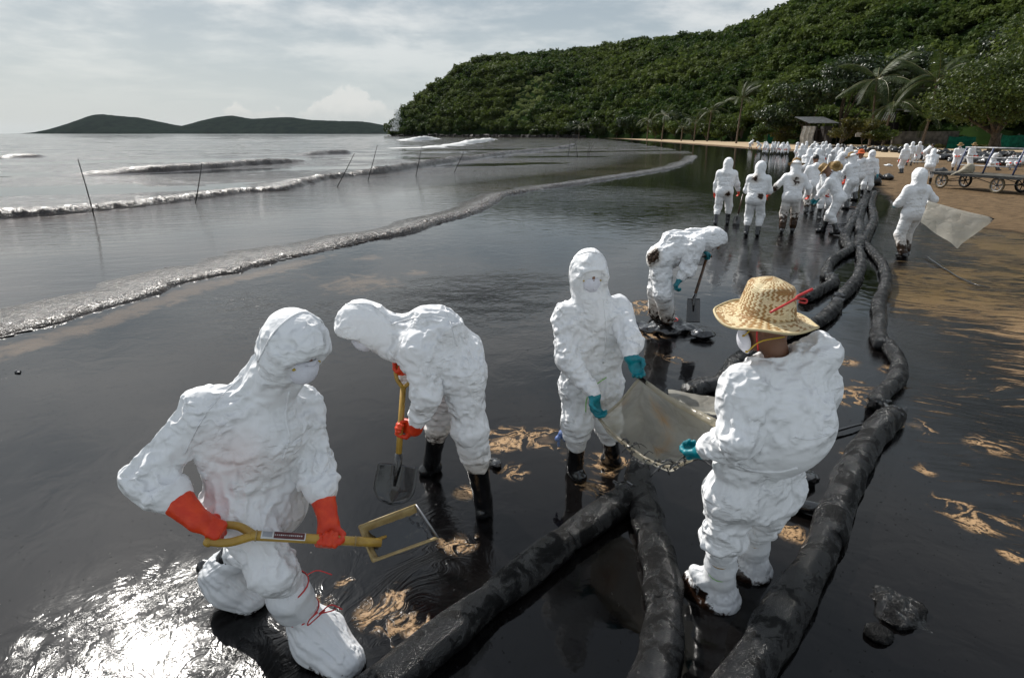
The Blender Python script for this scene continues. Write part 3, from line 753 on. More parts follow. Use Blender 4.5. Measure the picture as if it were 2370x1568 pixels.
fl = B('CombineXYZ', X=px_, Y=py_, Z=0.0); st2 = B('Mapping', Vector=B('Mapping', Vector=fl, Rotation=(0, 0, rad(-18))), Scale=(.45, 1.3, 1))
ch = B.attr('chop')
h1 = B.noise(st2, .55, 4, .55, .4); h2 = B.noise(st2, 2.4, 5, .6, .4); h3 = B.noise(fl, 7.5, 3, .55)
hh = B.m('ADD', B.m('MULTIPLY', B.m('ADD', B.m('MULTIPLY', h1, .16), B.m('ADD', B.m('MULTIPLY', h2, .10), B.m('MULTIPLY', h3, .022))), ch), B.m('ADD', B.m('MULTIPLY', h2, .010), B.m('MULTIPLY', h3, .0018)))
pat = B.noise(B('Mapping', Vector=fl, Rotation=(0, 0, rad(12)), Scale=(.2, 1, 1)), .22, 5, .6)
wc = B.mix(B.ramp(pat, .38, .62), (.030, .024, .021), (.070, .056, .047))
bs = B('BsdfPrincipled', Base_Color=wc, Roughness=.07, IOR=1.42, Normal=B('Bump', Strength=1.0, Distance=1.0, Height=hh))
SEA = out(m, B, bs)
o = obj('sea', V, F_, SEA, attrs=dict(chop=np.clip((dA - 4) / 10, 0, 1) * np.clip(rr / 30, .2, 1))); o['kind'] = 'structure'

# ---- breaking fronts: churned oily water along each line
m, B = new_mat('churned_oily_foam'); pos = B('NewGeometry', 0)
n1 = B.noise(pos, 9, 6, .65, .5); n2 = B.noise(pos, 26, 4, .6)
fo = B.attr('foam')
cfoam = B.mix(B.ramp(n1, .42, .60), (.014, .010, .008), (.055, .040, .028))
cfoam = B.mix(B.ramp(B.attr('fleck'), .05, .5), (.045, .036, .031), cfoam)
cfoam = B.mix(B.m('MULTIPLY', B.ramp(B.noise(pos, 34, 3, .6), .60, .66), B.attr('fleck')), cfoam, (.62, .60, .57))  # foam bubbles as white flecks, painted in to give the sun's sparkle
cfoam = B.mix(B.ramp(B.m('ADD', fo, B.m('SUBTRACT', n1, .5)), .55, .75), cfoam, (.72, .72, .70))
FOAM = out(m, B, B('BsdfPrincipled', Base_Color=cfoam, Roughness=B.m('MAXIMUM', B.ramp(fo, .3, .9, 0, .5), B.ramp(B.attr('fleck'), .1, .7, .07, .2)), IOR=1.42,
    Normal=B('Bump', Strength=1.0, Distance=1.0, Height=B.m('MULTIPLY', B.ramp(B.attr('fleck'), .0, .5, .05, 1.0), B.m('ADD', B.m('MULTIPLY', n1, .045), B.m('MULTIPLY', n2, .012))))))
def front(L2, name, label, width, height, back, step, nv=34, seed=0, rough_amp=.6, foam=0.0, taper=(.02, .02), fr=40, z0=.012, kind='stuff', wvar=.35, foam_fn=None, sc=1.0):
    """a wave front along a line: steep churned face shoreward, long back seaward"""
    L3 = np.c_[L2, np.zeros(len(L2))]; seg = np.linalg.norm(np.diff(L2, axis=0), axis=1); s_ = np.r_[0, np.cumsum(seg)]
    n = int(s_[-1] / step); u = np.linspace(0, s_[-1], n); C = np.stack([np.interp(u, s_, L2[:, k]) for k in (0, 1)], 1)
    T = np.gradient(C, axis=0); T /= np.linalg.norm(T, axis=1)[:, None]; Nn = np.stack([-T[:, 1], T[:, 0]], 1)     # seaward
    env = np.clip(u / s_[-1] / max(taper[0], 1e-4), 0, 1) * np.clip((1 - u / s_[-1]) / max(taper[1], 1e-4), 0, 1)
    Wm = np.stack([u, u * 0, u * 0 + seed], 1)
    wob = fbm(Wm, .5 / sc, 4, seed); hv = (1 + wvar * 1.6 * fbm(Wm, .35 / sc, 3, seed + 5)) * env
    v = np.linspace(0, 1, nv) ** 1.3
    off = -width * .18 + v[None] * (width + back) * (1 + .3 * wob)[:, None] + (wob * width * .35)[:, None]
    x = v * (width + back) / width
    prof = np.where(x < .35, np.sin(np.clip(x / .35, 0, 1) * math.pi / 2) ** .8, np.exp(-((x - .35) / (.30 + back / width * .35)) ** 2))
    X = C[:, None, :] + Nn[:, None, :] * off[..., None]
    Z = height * hv[:, None] * prof[None]
    Pn = np.concatenate([X, np.zeros(X.shape[:2])[..., None]], -1).reshape(-1, 3)
    rg = np.abs(fbm(Pn, 5.0 / sc, 4, seed + 9, .6)) + .5 * fbm(Pn, 14.0 / sc, 2, seed + 2)
    act = np.exp(-((x - .35) / .42) ** 2)[None] * np.minimum(1, env * 3)[:, None]
    Z = Z + (rg.reshape(Z.shape)) * height * rough_amp * act
    fade = np.clip(np.minimum(v * 12, (1 - v) * 6), 0, 1)
    Vv = np.concatenate([X, (z0 - .02 + (Z + .024) * fade[None])[..., None]], -1).reshape(-1, 3)
    i = np.arange((n - 1) * (nv - 1)); r_, c_ = i // (nv - 1), i % (nv - 1); b = r_ * nv + c_
    Fq = np.stack([b, b + 1, b + nv + 1, b + nv], 1)
    fa = np.full(Vv.shape[0], foam) if foam_fn is None else np.repeat(foam_fn(u / s_[-1]), nv) * (.5 + .5 * np.tile(act[0] if act.ndim > 1 else act, n))
    o = obj(name, Vv, Fq[:, ::-1], FOAM, attrs=dict(foam=fa, fleck=np.clip(np.minimum(v * 8, 1.25 - v * 1.25), 0, 1)[None].repeat(n, 0).ravel() * np.repeat(np.minimum(1, env * 2), nv))); tag(o, label, None, None, kind)
    return o
ia = np.linalg.norm(LINE_A, axis=1); iA = np.where((LINE_A[:, 1] > 3.5))[0]
LA = LINE_A[iA]
k1 = np.searchsorted(LA[:, 1], 12.0); k2 = np.searchsorted(LA[:, 1], 26.0)
front(LA[:k1 + 6], 'swash_front', 'glittering churned edge of the nearest thin sheet of oily water', .60, .034, 1.0, .020, 44, 3, .9, sc=.40, taper=(.001, .10))
front(LA[k1 - 6:k2 + 4], 'swash_front', 'middle stretch of the churned edge of oily water', .75, .062, .6, .045, 30, 13, .8, sc=.8, taper=(.08, .08))
front(LA[k2 - 4:], 'swash_front', 'far stretch of the churned edge of oily water', 1.0, .07, .6, .12, 20, 23, .8, sc=1.5, taper=(.05, .02))
LB = GL([(-420, 590), (-150, 535), (0, 508), (110, 498), (230, 487), (350, 475), (450, 463), (560, 449), (680, 433), (790, 411), (880, 402), (960, 391), (1030, 379), (1100, 368), (1180, 357), (1250, 350), (1310, 343), (1332, 336)])
LB = curve(np.c_[LB, np.zeros(len(LB))], 300)[:, :2]; kb = np.searchsorted(LB[:, 1], 34.0)
front(LB[:kb + 4], 'wave_front', 'second low breaking wave of brown oily water, near part', 1.5, .17, 1.8, .055, 34, 31, .55, sc=1.3, taper=(.01, .05))
front(LB[kb - 4:], 'wave_front', 'second low breaking wave of oily water, far part with pale crest', 1.6, .30, 2.0, .16, 24, 37, .5, sc=2.5, taper=(.04, .03), foam_fn=lambda t: .15 + .75 * t)
for pts, h, w, lab, fo_ in (([(150, 412), (220, 407), (300, 402), (420, 396), (520, 389), (620, 381), (735, 373)], .34, 2.2, 'dark swell crest rearing behind the second wave', 0.0),
                       ([(930, 345), (1000, 341), (1070, 335), (1110, 329), (1150, 322)], .6, 3.0, 'white breaker curling in front of the headland', .95),
                       ([(940, 325), (980, 323), (1020, 321)], .9, 4, 'small white breaker off the headland rocks', .95),
                       ([(1000, 314), (1100, 313), (1180, 314)], .8, 5, 'line of surf under the headland', .8),
                       ([(690, 362), (760, 358), (830, 353)], .3, 2.5, 'faint swell crest far out', 0.0), ([(0, 366), (60, 364), (110, 362)], .3, 2.5, 'dark swell crest at the left edge', 0.0)):
    L_ = GL(pts); L_ = curve(np.c_[L_, np.zeros(len(L_))], 60)[:, :2]
    D_ = np.linalg.norm(L_.mean(0))
    front(L_, 'wave_crest', lab, w, h, w * 1.2, D_ * .004, 22, 41 + int(D_), .35, fo_, (.25, .25), sc=D_ / 22, z0=.02)

# ================================================================== headland hill, forest, islands
# columns across the view: measured x, base distance, ridge height in the picture, ridge distance
HC = [(905, 560, 304, 565), (925, 545, 290, 560), (940, 530, 250, 560), (975, 510, 222, 560), (1000, 495, 204, 560), (1050, 470, 168, 560), (1100, 450, 140, 560), (1160, 425, 128, 560), (1230, 395, 128, 545), (1290, 370, 118, 530), (1390, 330, 112, 500), (1500, 270, 93, 460), (1600, 225, 88, 430), (1700, 190, 76, 400), (1780, 165, 60, 370), (1830, 150, 28, 350), (1880, 142, 16, 335), (1950, 135, -20, 320), (2100, 130, -80, 300), (2369, 105, -150, 270), (2700, 95, -200, 240), (3200, 80, -260, 220), (4200, 60, -300, 200)]
HCn = np.array(HC, float); HCn[(HCn[:, 0] > 930) & (HCn[:, 0] < 1720), 2] += 11
xs = np.concatenate([np.linspace(905, 2500, 240), np.linspace(2510, 4200, 60)]); nt = 60
tb = np.linspace(0, 1, nt); rows = []
for x in xs:
    yb, yr, Yr = (np.interp(x, HCn[:, 0], HCn[:, k]) for k in (1, 2, 3))
    top_ = at(x, yr, Yr); dx = ray(x, yr)[0] / ray(x, yr)[1]
    hx = max(top_[2], .5); p = .72 if x < 1300 else .9
    for t in tb:
        Y = yb + (Yr - yb) * t; rows.append((dx * Y, Y, hx * t ** p, x, t))
    rows.append((dx * (Yr + 120), Yr + 120, hx * .7, x, 1.4))
H0 = np.array(rows); nt1 = nt + 1
P3 = H0[:, :3].copy(); tt = H0[:, 4]
gull = vnoise(np.c_[P3[:, 0] * .018 + P3[:, 1] * .012, P3[:, 1] * .004, P3[:, 0] * 0], 1.0, 4) * .6 + vnoise(P3 * [1, 1, 0], .03, 6) * .4
P3[:, 2] += gull * P3[:, 2].clip(0, 30) * .20 * np.sin(np.clip(tt, 0, 1) * math.pi)
i = np.arange((len(xs) - 1) * nt); r_, c_ = i // nt, i % nt; b = r_ * nt1 + c_
HF = np.stack([b, b + nt1, b + nt1 + 1, b + 1], 1)
SOILG = mat('dark_undergrowth', (.016, .030, .008), .95, .0, .3, .15, .3, 2.0, col2=(.008, .014, .005))
o = obj('hill', P3, HF, SOILG); o['kind'] = 'structure'

def leaf_mat(name, c1, c2, rough=.5, spec=.35, trans=.35, wscale=.03, c3=None):
    m, B = new_mat(name); pos = B('NewGeometry', 0)
    n = B.noise(pos, wscale, 3, .6); n2 = B.noise(pos, wscale * 14, 4, .6)
    oi = B('ObjectInfo', 4 if False else 'Random')
    c = B.mix(B.ramp(n, .38, .62), c1, c2); c = B.mix(B.ramp(n2, .45, .75), c, c3 or tuple(q * 1.6 for q in c2))
    c = B.mix(B.m('MULTIPLY', oi, .45), c, tuple(q * .45 for q in c1))
    p = B('BsdfPrincipled', Base_Color=c, Roughness=rough, Specular_IOR_Level=spec)
    t = B('BsdfTranslucent', Color=c)
    s = m.node_tree.nodes.new('ShaderNodeMixShader'); s.inputs[0].default_value = trans
    m.node_tree.links.new(p, s.inputs[1]); m.node_tree.links.new(t, s.inputs[2])
    return out(m, B, s.outputs[0])
FOREST = leaf_mat('forest_leaves', (.030, .060, .013), (.085, .115, .024), .6, .25, .38, .022, (.125, .155, .036))
for n_ in FOREST.node_tree.nodes:
    if n_.type == 'BSDF_PRINCIPLED': n_.inputs['Specular IOR Level'].default_value = .08
VINE = leaf_mat('pale_vine_leaves', (.15, .19, .05), (.20, .235, .08), .6, .2, .35, .1)
def leaf_cloud(n, centers, radii, size, rng, flat=.5, inner=.35, up=.4, aspect=1.0):
    """n separate leaf faces spread through lobes, denser towards their outside"""
    k = rng.integers(0, len(centers), n) if True else None
    w = np.asarray(radii) ** 2 if np.ndim(radii) == 1 else np.prod(np.asarray(radii), 1) ** .66
    k = rng.choice(len(centers), n, p=w / w.sum())
    d = rng.normal(size=(n, 3)); d /= np.linalg.norm(d, axis=1)[:, None]
    r = (inner + (1 - inner) * rng.random(n) ** .45)[:, None] * (1 + .18 * rng.normal(size=(n, 1)))
    R_ = np.asarray(radii)[k]; R_ = R_[:, None] if R_.ndim == 1 else R_
    C = np.asarray(centers)[k] + d * R_ * r
    N = d * .7 + rng.normal(size=(n, 3)) * .55 + np.array([0, 0, up]); N /= np.linalg.norm(N, axis=1)[:, None]
    U = np.cross(N, rng.normal(size=(n, 3))); U /= np.maximum(np.linalg.norm(U, axis=1), 1e-6)[:, None]; W = np.cross(N, U)
    s = size * (.6 + .8 * rng.random(n))[:, None]
    a = U * s * .5; bb = W * s * .5 * aspect
    Vv = np.stack([C - a, C + bb * .8 - a * .1 + N * s * .08, C + a, C - bb * .8 - a * .1 + N * s * .08], 1).reshape(-1, 3)
    return Vv, np.arange(n * 4).reshape(-1, 4)
def crown_proto(name, seed, mtl, n=420, lobes=7, size=.95):
    rng = np.random.default_rng(seed)
    c = np.c_[rng.normal(size=(lobes, 2)) * 1.5, rng.random(lobes) * 2.2 + 1.2]; r = np.c_[rng.random(lobes) * .8 + 1.2, rng.random(lobes) * .8 + 1.2, rng.random(lobes) * .6 + .9]
    v, f = leaf_cloud(n, c, r, size, rng)
    me = bpy.data.meshes.new(name); me.from_pydata(v.tolist(), [], [tuple(q) for q in f.tolist()]); me.materials.append(mtl); return me
def gn_scatter(name, pts, scales, rots, picks, meshes, kind='stuff', label=None, mtl=None):
    """one object that carries many canopy crowns: a point cloud instancing the crown meshes"""
    me = bpy.data.meshes.new(name); me.from_pydata(np.asarray(pts).tolist(), [], [])
    for nme, ty, arr in (('scl', 'FLOAT', scales), ('rot', 'FLOAT', rots), ('pick', 'INT', picks)):
        a = me.attributes.new(nme, ty, 'POINT'); a.data.foreach_set('value', np.asarray(arr, np.int32 if ty == 'INT' else np.float32))
    o = link(bpy.data.objects.new(name, me)); tag(o, label, None, None, kind)
    ng = bpy.data.node_groups.new(name + '_nodes', 'GeometryNodeTree')
    ng.interface.new_socket('Geometry', in_out='INPUT', socket_type='NodeSocketGeometry'); ng.interface.new_socket('Geometry', in_out='OUTPUT', socket_type='NodeSocketGeometry')
    N = ng.nodes.new; gi, go = N('NodeGroupInput'), N('NodeGroupOutput'); jn = N('GeometryNodeJoinGeometry'); 
    for k, msh in enumerate(meshes):
        src = bpy.data.objects.new(name + '_source', msh)                 # not linked to the scene: only the source of the geometry
        oi = N('GeometryNodeObjectInfo'); oi.inputs['Object'].default_value = src; oi.inputs['As Instance'].default_value = True
        ip = N('GeometryNodeInstanceOnPoints'); na = N('GeometryNodeInputNamedAttribute'); na.data_type = 'INT'; na.inputs['Name'].default_value = 'pick'
        cmp_ = N('FunctionNodeCompare'); cmp_.data_type = 'INT'; cmp_.operation = 'EQUAL'
        ng.links.new(na.outputs[0], cmp_.inputs[2]); cmp_.inputs[3].default_value = k
        sc = N('GeometryNodeInputNamedAttribute'); sc.data_type = 'FLOAT'; sc.inputs['Name'].default_value = 'scl'
        ro = N('GeometryNodeInputNamedAttribute'); ro.data_type = 'FLOAT'; ro.inputs['Name'].default_value = 'rot'
        cx = N('ShaderNodeCombineXYZ'); e2 = N('FunctionNodeEulerToRotation')
        L = ng.links.new; L(gi.outputs[0], ip.inputs['Points']); L(cmp_.outputs[0], ip.inputs['Selection']); L(oi.outputs['Geometry'], ip.inputs['Instance'])
        L(ro.outputs[0], cx.inputs[2]); L(cx.outputs[0], e2.inputs[0]); L(e2.outputs[0], ip.inputs['Rotation']); L(sc.outputs[0], ip.inputs['Scale']); L(ip.outputs[0], jn.inputs[0])
    L(jn.outputs[0], go.inputs[0])
    mo = o.modifiers.new('scatter', 'NODES'); mo.node_group = ng
    return o
PROTOS = [crown_proto('crown', 100 + k, FOREST) for k in range(7)]
VPROTO = [crown_proto('vine_clump', 130 + k, VINE, 260, 6, .7) for k in range(2)]
def hill_points(n, rng, x0, x1, t0=0.0, t1=1.0):
    """random points on the hill's surface, evenly over its area"""
    A, Bq, Cq = P3[HF[:, 0]], P3[HF[:, 1]], P3[HF[:, 3]]
    tc = tt[HF[:, 0]]; xc = H0[HF[:, 0], 3]; ar = np.linalg.norm(np.cross(Bq - A, Cq - A), axis=1) * ((tc >= t0) & (tc <= t1) & (xc >= x0) & (xc <= x1))
    # denser near the camera: far crowns may be sparser only where they stay small
    k = rng.choice(len(HF), n, p=ar / ar.sum()); u, v = rng.random((2, n, 1))
    return A[k] + (Bq[k] - A[k]) * u + (Cq[k] - A[k]) * v, tc[k], xc[k]
rng = np.random.default_rng(5)
pts, tcs, xcs = hill_points(11500, rng, 905, 3400, 0.01, 1.0)
# the pale vine-grown slip: a diagonal strip up the slope
def slip(x, t): c = 1165 + 210 * t; return np.abs(x - c) / (38 + 18 * vnoise(np.c_[x * .02, t * 6, x * 0], 1.0, 3)) < 1
sl = slip(xcs, tcs) & (tcs > .06) & (tcs < .50)
sc_ = (.55 + 1.05 * rng.random(len(pts)) ** 1.8) * np.clip(np.linalg.norm(pts, axis=1) / 330, .78, 1.15); sc_[sl] *= .5
pts[:, 2] -= np.where(sl, .6, 0.4)
pk = rng.integers(0, 7, len(pts)); pk[sl] = 7 + rng.integers(0, 2, sl.sum())
gn_scatter('forest', pts, sc_, rng.uniform(0, 6.28, len(pts)), pk, PROTOS + VPROTO, label='dense green forest canopy covering the headland hill')
# rocks at the foot of the headland
ROCK = mat('dark_wet_rock', (.045, .038, .032), .7, .4, .4, .8, .5, 3)
rk = []
for k in range(260):
    x = rng.uniform(895, 1350); yb = np.interp(x, HCn[:, 0], HCn[:, 1]); p = at(x, 303, yb - rng.uniform(0, 7)); p[2] = rng.uniform(-.4, .6)
    s = rng.uniform(.8, 2.4); v, f = box((0, 0, 0), (s * 1.5, s, s * .9)); v = v + rng.normal(size=v.shape) * s * .16; a = rng.uniform(0, 6.28)
    v = v @ np.array([[math.cos(a), math.sin(a), 0], [-math.sin(a), math.cos(a), 0], [0, 0, 1]]); rk.append((v + p, f))
v, f = join(rk); o = obj('shore_rocks', v, f, ROCK, smooth=False); o['kind'] = 'stuff'; o['label'] = 'dark rocks along the waterline under the headland'
# spray thrown up at the point
WHITEW = mat('white_spray', (.85, .87, .88), .6, .2, .03)
rr_ = np.random.default_rng(3); n = 700; b0 = at(915, 302, 540)
dp = np.c_[rr_.normal(size=n) * 3.2, rr_.normal(size=n) * 2, rr_.random(n) ** 1.5 * 17]; dp[:, 0] = dp[:, 0] * (1 - dp[:, 2] / 24) + dp[:, 2] * .15
v, f = leaf_cloud(n * 2, b0 + dp, np.full(n, .6), .6, rr_); v[:, 2] = np.maximum(v[:, 2], -.5)
o = obj('sea_spray', v, f, WHITEW); o['kind'] = 'stuff'; o['label'] = 'white burst of spray where a wave hits the point'
# islands on the horizon
ISLE = mat('island_scrub', (.007, .013, .012), .95, .0, .35, .02, col2=(.015, .023, .018))
for prof, Y, nm, lab in (([(112, 309.6), (135, 309), (160, 302), (200, 280), (232, 264), (270, 268), (320, 272), (360, 281), (400, 289), (432, 293), (470, 300), (520, 307)], 4200, 'island', 'left island'),
                ([(380, 306), (410, 299), (440, 290), (470, 281), (500, 272), (535, 267), (580, 275), (610, 274), (640, 272), (670, 271), (720, 278), (780, 280), (840, 281), (880, 288), (905, 293), (918, 303)], 4500, 'island', 'right island')):
    pr = np.array(prof); xx = np.linspace(pr[0, 0], pr[-1, 0], 220); yy = np.interp(xx, pr[:, 0], pr[:, 1])
    yy = np.convolve(np.r_[np.full(4, yy[0]), yy, np.full(4, yy[-1])], np.ones(9) / 9, 'valid')
    Vv = []
    for x, y in zip(xx, yy):
        t_ = at(x, y, Y); h = max(t_[2], .5) ; nz = fbm(np.array([[x * .11, 0, Y]]), 1.0, 4, 3)[0]
        for q in np.linspace(-1, 1, 21):
            Yq = Y + q * 480; hq = h * max(0, 1 - abs(q) ** 1.7); Vv.append((t_[0] * (1 + q * .02), Yq, hq * (1 + .25 * fbm(np.array([[x * .022, q * 1.6, 0.]]), 1., 3, 6)[0] * abs(q)) + (2 + 2.2 * fbm(np.array([[x * .35, q * 7, 0.]]), 1., 3, 8)[0]) * min(1, h / 30) * (hq > 2)))
    idx = [(a * 21 + b, (a + 1) * 21 + b, (a + 1) * 21 + b + 1, a * 21 + b + 1) for a in range(219) for b in range(20)]
    o = obj(nm, Vv, idx, ISLE); o['kind'] = 'structure'; o['label'] = lab + ' on the horizon, low and wooded'
# the air over the sea: one even volume
v, f = box((0, 4000, 59), (22000, 12000, 121))
m, B = new_mat('sea_haze'); vol = B('VolumePrincipled', Color=(.80, .88, .95, 1), Density=.000008, Anisotropy=.3)
oo = m.node_tree.nodes.new('ShaderNodeOutputMaterial'); m.node_tree.links.new(vol, oo.inputs['Volume'])
o = obj('haze', v, f, m, smooth=False); o['kind'] = 'stuff'
# ================================================================== beach trees, palms, buildings
BARK = mat('grey_brown_bark', (.11, .085, .062), .85, .2, .3, 3, .6, 8)
PALMBARK = mat('palm_bark', (.17, .13, .095), .85, .2, .25, 4, .5, 10)
GLOSSY = leaf_mat('dark_glossy_leaves', (.018, .036, .011), (.040, .062, .016), .38, .32, .28, .25, (.065, .090, .026))
BIGTREE = leaf_mat('mid_green_leaves', (.030, .055, .010), (.075, .105, .018), .45, .28, .40, .3, (.13, .155, .028))
SHRUBM = leaf_mat('yellow_green_leaves', (.050, .055, .010), (.12, .11, .022), .5, .35, .45, .5, (.16, .14, .03))
PALMLEAF = leaf_mat('palm_leaflets', (.022, .042, .010), (.055, .080, .018), .5, .2, .35, .5, (.085, .10, .03))
RACHIS = mat('palm_rachis', (.16, .15, .05), .5, .4, .2)

def tree(name, label, x, Y, ytop, ybase, rx, mtl, n, leaf, seed, lobes=9, trunk_r=.22, group=None, lean=0.0, low=.25, ry=None, flat=.7, trunks=1):
    """tapered trunk with limbs and a crown of separate leaves in uneven lobes"""
    rng = np.random.default_rng(seed)
    d = ray(x, 320); base = np.array([d[0] / d[1] * Y, Y, -.1]); zt = at(x, ytop, Y)[2]
    root = empty(name, base); tag(root, label, 'tree' if name != 'shrub' else 'shrub', group)
    R_ = rx * KD / FPX * Y * 1.0; zl = base[2] + (zt - base[2]) * low; hc = (zt - zl) / 2; cc = base + np.array([lean, 0, 0]) ; cc[2] = (zt + zl) / 2
    cs, rs_ = [], []
    for k in range(lobes):
        a = rng.uniform(0, 6.28); q = rng.random() ** .6; zq = rng.uniform(-.75, .8)
        w = math.sqrt(max(.15, 1 - zq * zq)); rr_ = rng.uniform(.30, .48)
        cs.append(cc + np.array([math.cos(a) * R_ * w * q * .82, math.sin(a) * R_ * w * q * .7, zq * hc * .8])); rs_.append((R_ * rr_, R_ * rr_, min(hc, R_) * rr_ * flat))
    v, f = leaf_cloud(n, cs, np.array(rs_), leaf, rng, inner=.55)
    v[:, 2] = np.maximum(v[:, 2], .1)
    obj('crown', v, f, mtl, root, smooth=False)
    top_ = cc + np.array([0, 0, hc * .2]); parts = []
    for t in range(trunks):
        b = base + np.array([rng.normal() * .5, rng.normal() * .3, 0]) * (t > 0)
        mid = base * .45 + top_ * .55 + np.array([rng.normal() * .5, 0, 0])
        parts.append(tube(curve([b, b * .7 + mid * .3 + rng.normal(size=3) * [.2, .1, 0], mid, top_], 12), np.linspace(trunk_r * 1.25, trunk_r * .4, 12), 9))
        for k in rng.choice(lobes, min(5, lobes), replace=False):
            s0 = b * .5 + mid * .5; parts.append(tube(curve([s0, (s0 + cs[k]) / 2 + np.array([0, 0, -.3]), cs[k]], 8), np.linspace(trunk_r * .55, .03, 8), 6))
    v, f = join(parts); obj('trunk', v, f, BARK, root)
    return root

def frond_mesh(name, L=3.6, droop=1.0, seed=0, wind=.0, n=46):
    """one palm frond along +Y: arching rachis and two ranks of hanging leaflets"""
    rng = np.random.default_rng(seed); V = []; F_ = []; mi = []
    t = np.linspace(0, 1, 14); R_ = np.stack([wind * t ** 2 * L * .25, L * (t - .12 * droop * t ** 3), L * (.30 * t - .62 * droop * t ** 2.1)], 1)
    v, f = tube(R_, np.linspace(.035, .008, 14), 5); V += v.tolist(); F_ += f; mi += [0] * len(f)
    for k in range(n):
        u = .10 + .88 * k / n; p = np.array([np.interp(u, t, R_[:, i]) for i in range(3)]); q = np.array([np.interp(min(1, u + .02), t, R_[:, i]) for i in range(3)]); T = nrm(q - p)
        S = nrm(np.cross(T, [0, 0, 1])); l = L * .26 * math.sin(math.pi * (.12 + .83 * u)) ** .7 * rng.uniform(.85, 1.1)
        for s in (-1, 1):
            d = nrm(S * s * .8 + T * .65 + np.array([wind * .5, 0, -.25 - .25 * rng.random()])); e = p + d * l + np.array([wind * .25 * l, 0, -.22 * l]); m_ = p + d * l * .55
            w = T * .035 * L / 3.6; b = len(V); V += [(p - w * .4).tolist(), (m_ - w).tolist(), e.tolist(), (m_ + w).tolist(), (p + w * .4).tolist()]; F_.append((b, b + 1, b + 2, b + 3, b + 4)); mi.append(1)
    me = bpy.data.meshes.new(name); me.from_pydata(V, [], F_); me.materials.append(RACHIS); me.materials.append(PALMLEAF); me.polygons.foreach_set('material_index', mi); me.update(); return me
FRONDS = [frond_mesh('frond', droop=dr, seed=k, wind=w) for k, (dr, w) in enumerate(((.55, .3), (.85, .45), (1.15, .3), (1.4, .15), (.35, .6)))]
def palm(label, x, y, Y, size, seed, nf=14, lean=.0, group='coconut palms along the beach'):
    rng = np.random.default_rng(seed); top_ = at(x, y, Y); base = np.array([top_[0] - lean, Y + .3, 0.0])
    root = empty('palm_tree', base); tag(root, label, 'palm tree', group)
    pts = curve([base + [0, 0, -.1], base * .65 + top_ * .35 + np.array([lean * -.12, 0, 0]), top_ * .75 + base * .25 + np.array([lean * .08, 0, 0]), top_], 26)
    rad_ = np.linspace(.21, .13, 26) * (1 + .06 * (np.arange(26) % 2)); rad_[0] *= 1.5
    v, f = tube(pts, rad_, 9); obj('trunk', v, f, PALMBARK, root)
    for k in range(nf):
        o = bpy.data.objects.new('frond', FRONDS[rng.integers(0, 5)]); link(o); o.parent = root
        a = 2 * math.pi * k / nf + rng.normal() * .15; wind = .85
        dx, dy = math.sin(a) + wind * rng.uniform(.3, 1.0), math.cos(a)       # the wind lays the fronds towards +X
        el = rng.uniform(-.25, .95) + (.35 if dx > .6 else -.15)
        o.location = V3(top_ - base); o.rotation_euler = (el, 0, -math.atan2(dx, dy)); s = size / 3.6 * rng.uniform(.85, 1.1); o.scale = (s, s, s)
    P = [ell(top_ + np.array([math.cos(a), math.sin(a), -1.0]) * .22, (.12, .12, .15), None, .02) for a in np.linspace(0, 5, 5)]
    v, f = sdf_mesh(P, .06); obj('coconut_cluster', v, f, RACHIS, root)
    return root
palm('tall wind-swept coconut palm left of the slatted hut', 2030, 184, 112, 7.0, 1, 16, -.8)
palm('shorter coconut palm with its trunk standing in front of the slatted hut', 2063, 244, 108, 6.0, 2, 14, .1)
palm('tall coconut palm with torn fronds beside the big broad tree', 2168, 190, 104, 7.2, 3, 16, .2)
palm('young coconut palm drooping low beside the retaining wall', 2150, 275, 100, 4.2, 7, 9, .2)
palm('slim palm standing alone behind the white boat', 1718, 227, 150, 5.2, 4, 14, .2)
palm('palm at the back of the beach left of the white boat', 1646, 257, 185, 5.4, 5, 13, .3)
palm('small pale palm low on the beach edge', 1579, 296, 195, 4.2, 6, 11)
palm('palm in a loose clump farther up the beach', 1538, 266, 220, 5.4, 8, 13, .4)
palm('leftmost palm of the clump farther up the beach', 1500, 278, 232, 5.0, 9, 12)
palm('farthest palm on the beach below the hill', 1340, 292, 320, 5.0, 10, 11)
palm('bushy palm right of the small pale one', 1610, 280, 190, 4.6, 12, 12)
tree('broadleaf_tree', 'dark glossy tree towering behind the grey shed', 1945, 128, 110, 300, 95, GLOSSY, 7500, .55, 21, 13, .35)
tree('broadleaf_tree', 'dark glossy tree spreading left of the shed', 1858, 132, 175, 300, 75, GLOSSY, 5000, .55, 22, 11, .3)
tree('broadleaf_tree', 'low dark glossy tree nearest the far workers', 1800, 140, 235, 310, 62, GLOSSY, 3600, .5, 23, 9, .25)
tree('broadleaf_tree', 'dark glossy tree filling the gap behind the two tall palms', 2110, 126, 95, 300, 95, GLOSSY, 6500, .55, 24, 12, .35)
tree('broadleaf_tree', 'huge spreading tree with forked trunk at the right edge of the beach', 2300, 78, 95, 345, 155, BIGTREE, 15000, .34, 25, 20, .42, low=.22, trunks=3, flat=.85)
tree('broadleaf_tree', 'tall tree with pale leaf tips rising above the right edge', 2390, 88, -40, 330, 130, BIGTREE, 8000, .42, 26, 13, .4, low=.4)
tree('broadleaf_tree', 'dark tree on the slope above the big spreading tree', 2240, 112, 40, 300, 90, GLOSSY, 5500, .5, 27, 11, .3, low=.35)
tree('shrub', 'yellow-green shrub in front of the shed', 1952, 104, 268, 322, 32, SHRUBM, 2600, .30, 28, 8, .08, low=.12)
tree('shrub', 'yellow-green shrub between the shed and the palms', 1998, 102, 262, 322, 34, SHRUBM, 2600, .30, 29, 8, .08, low=.25)
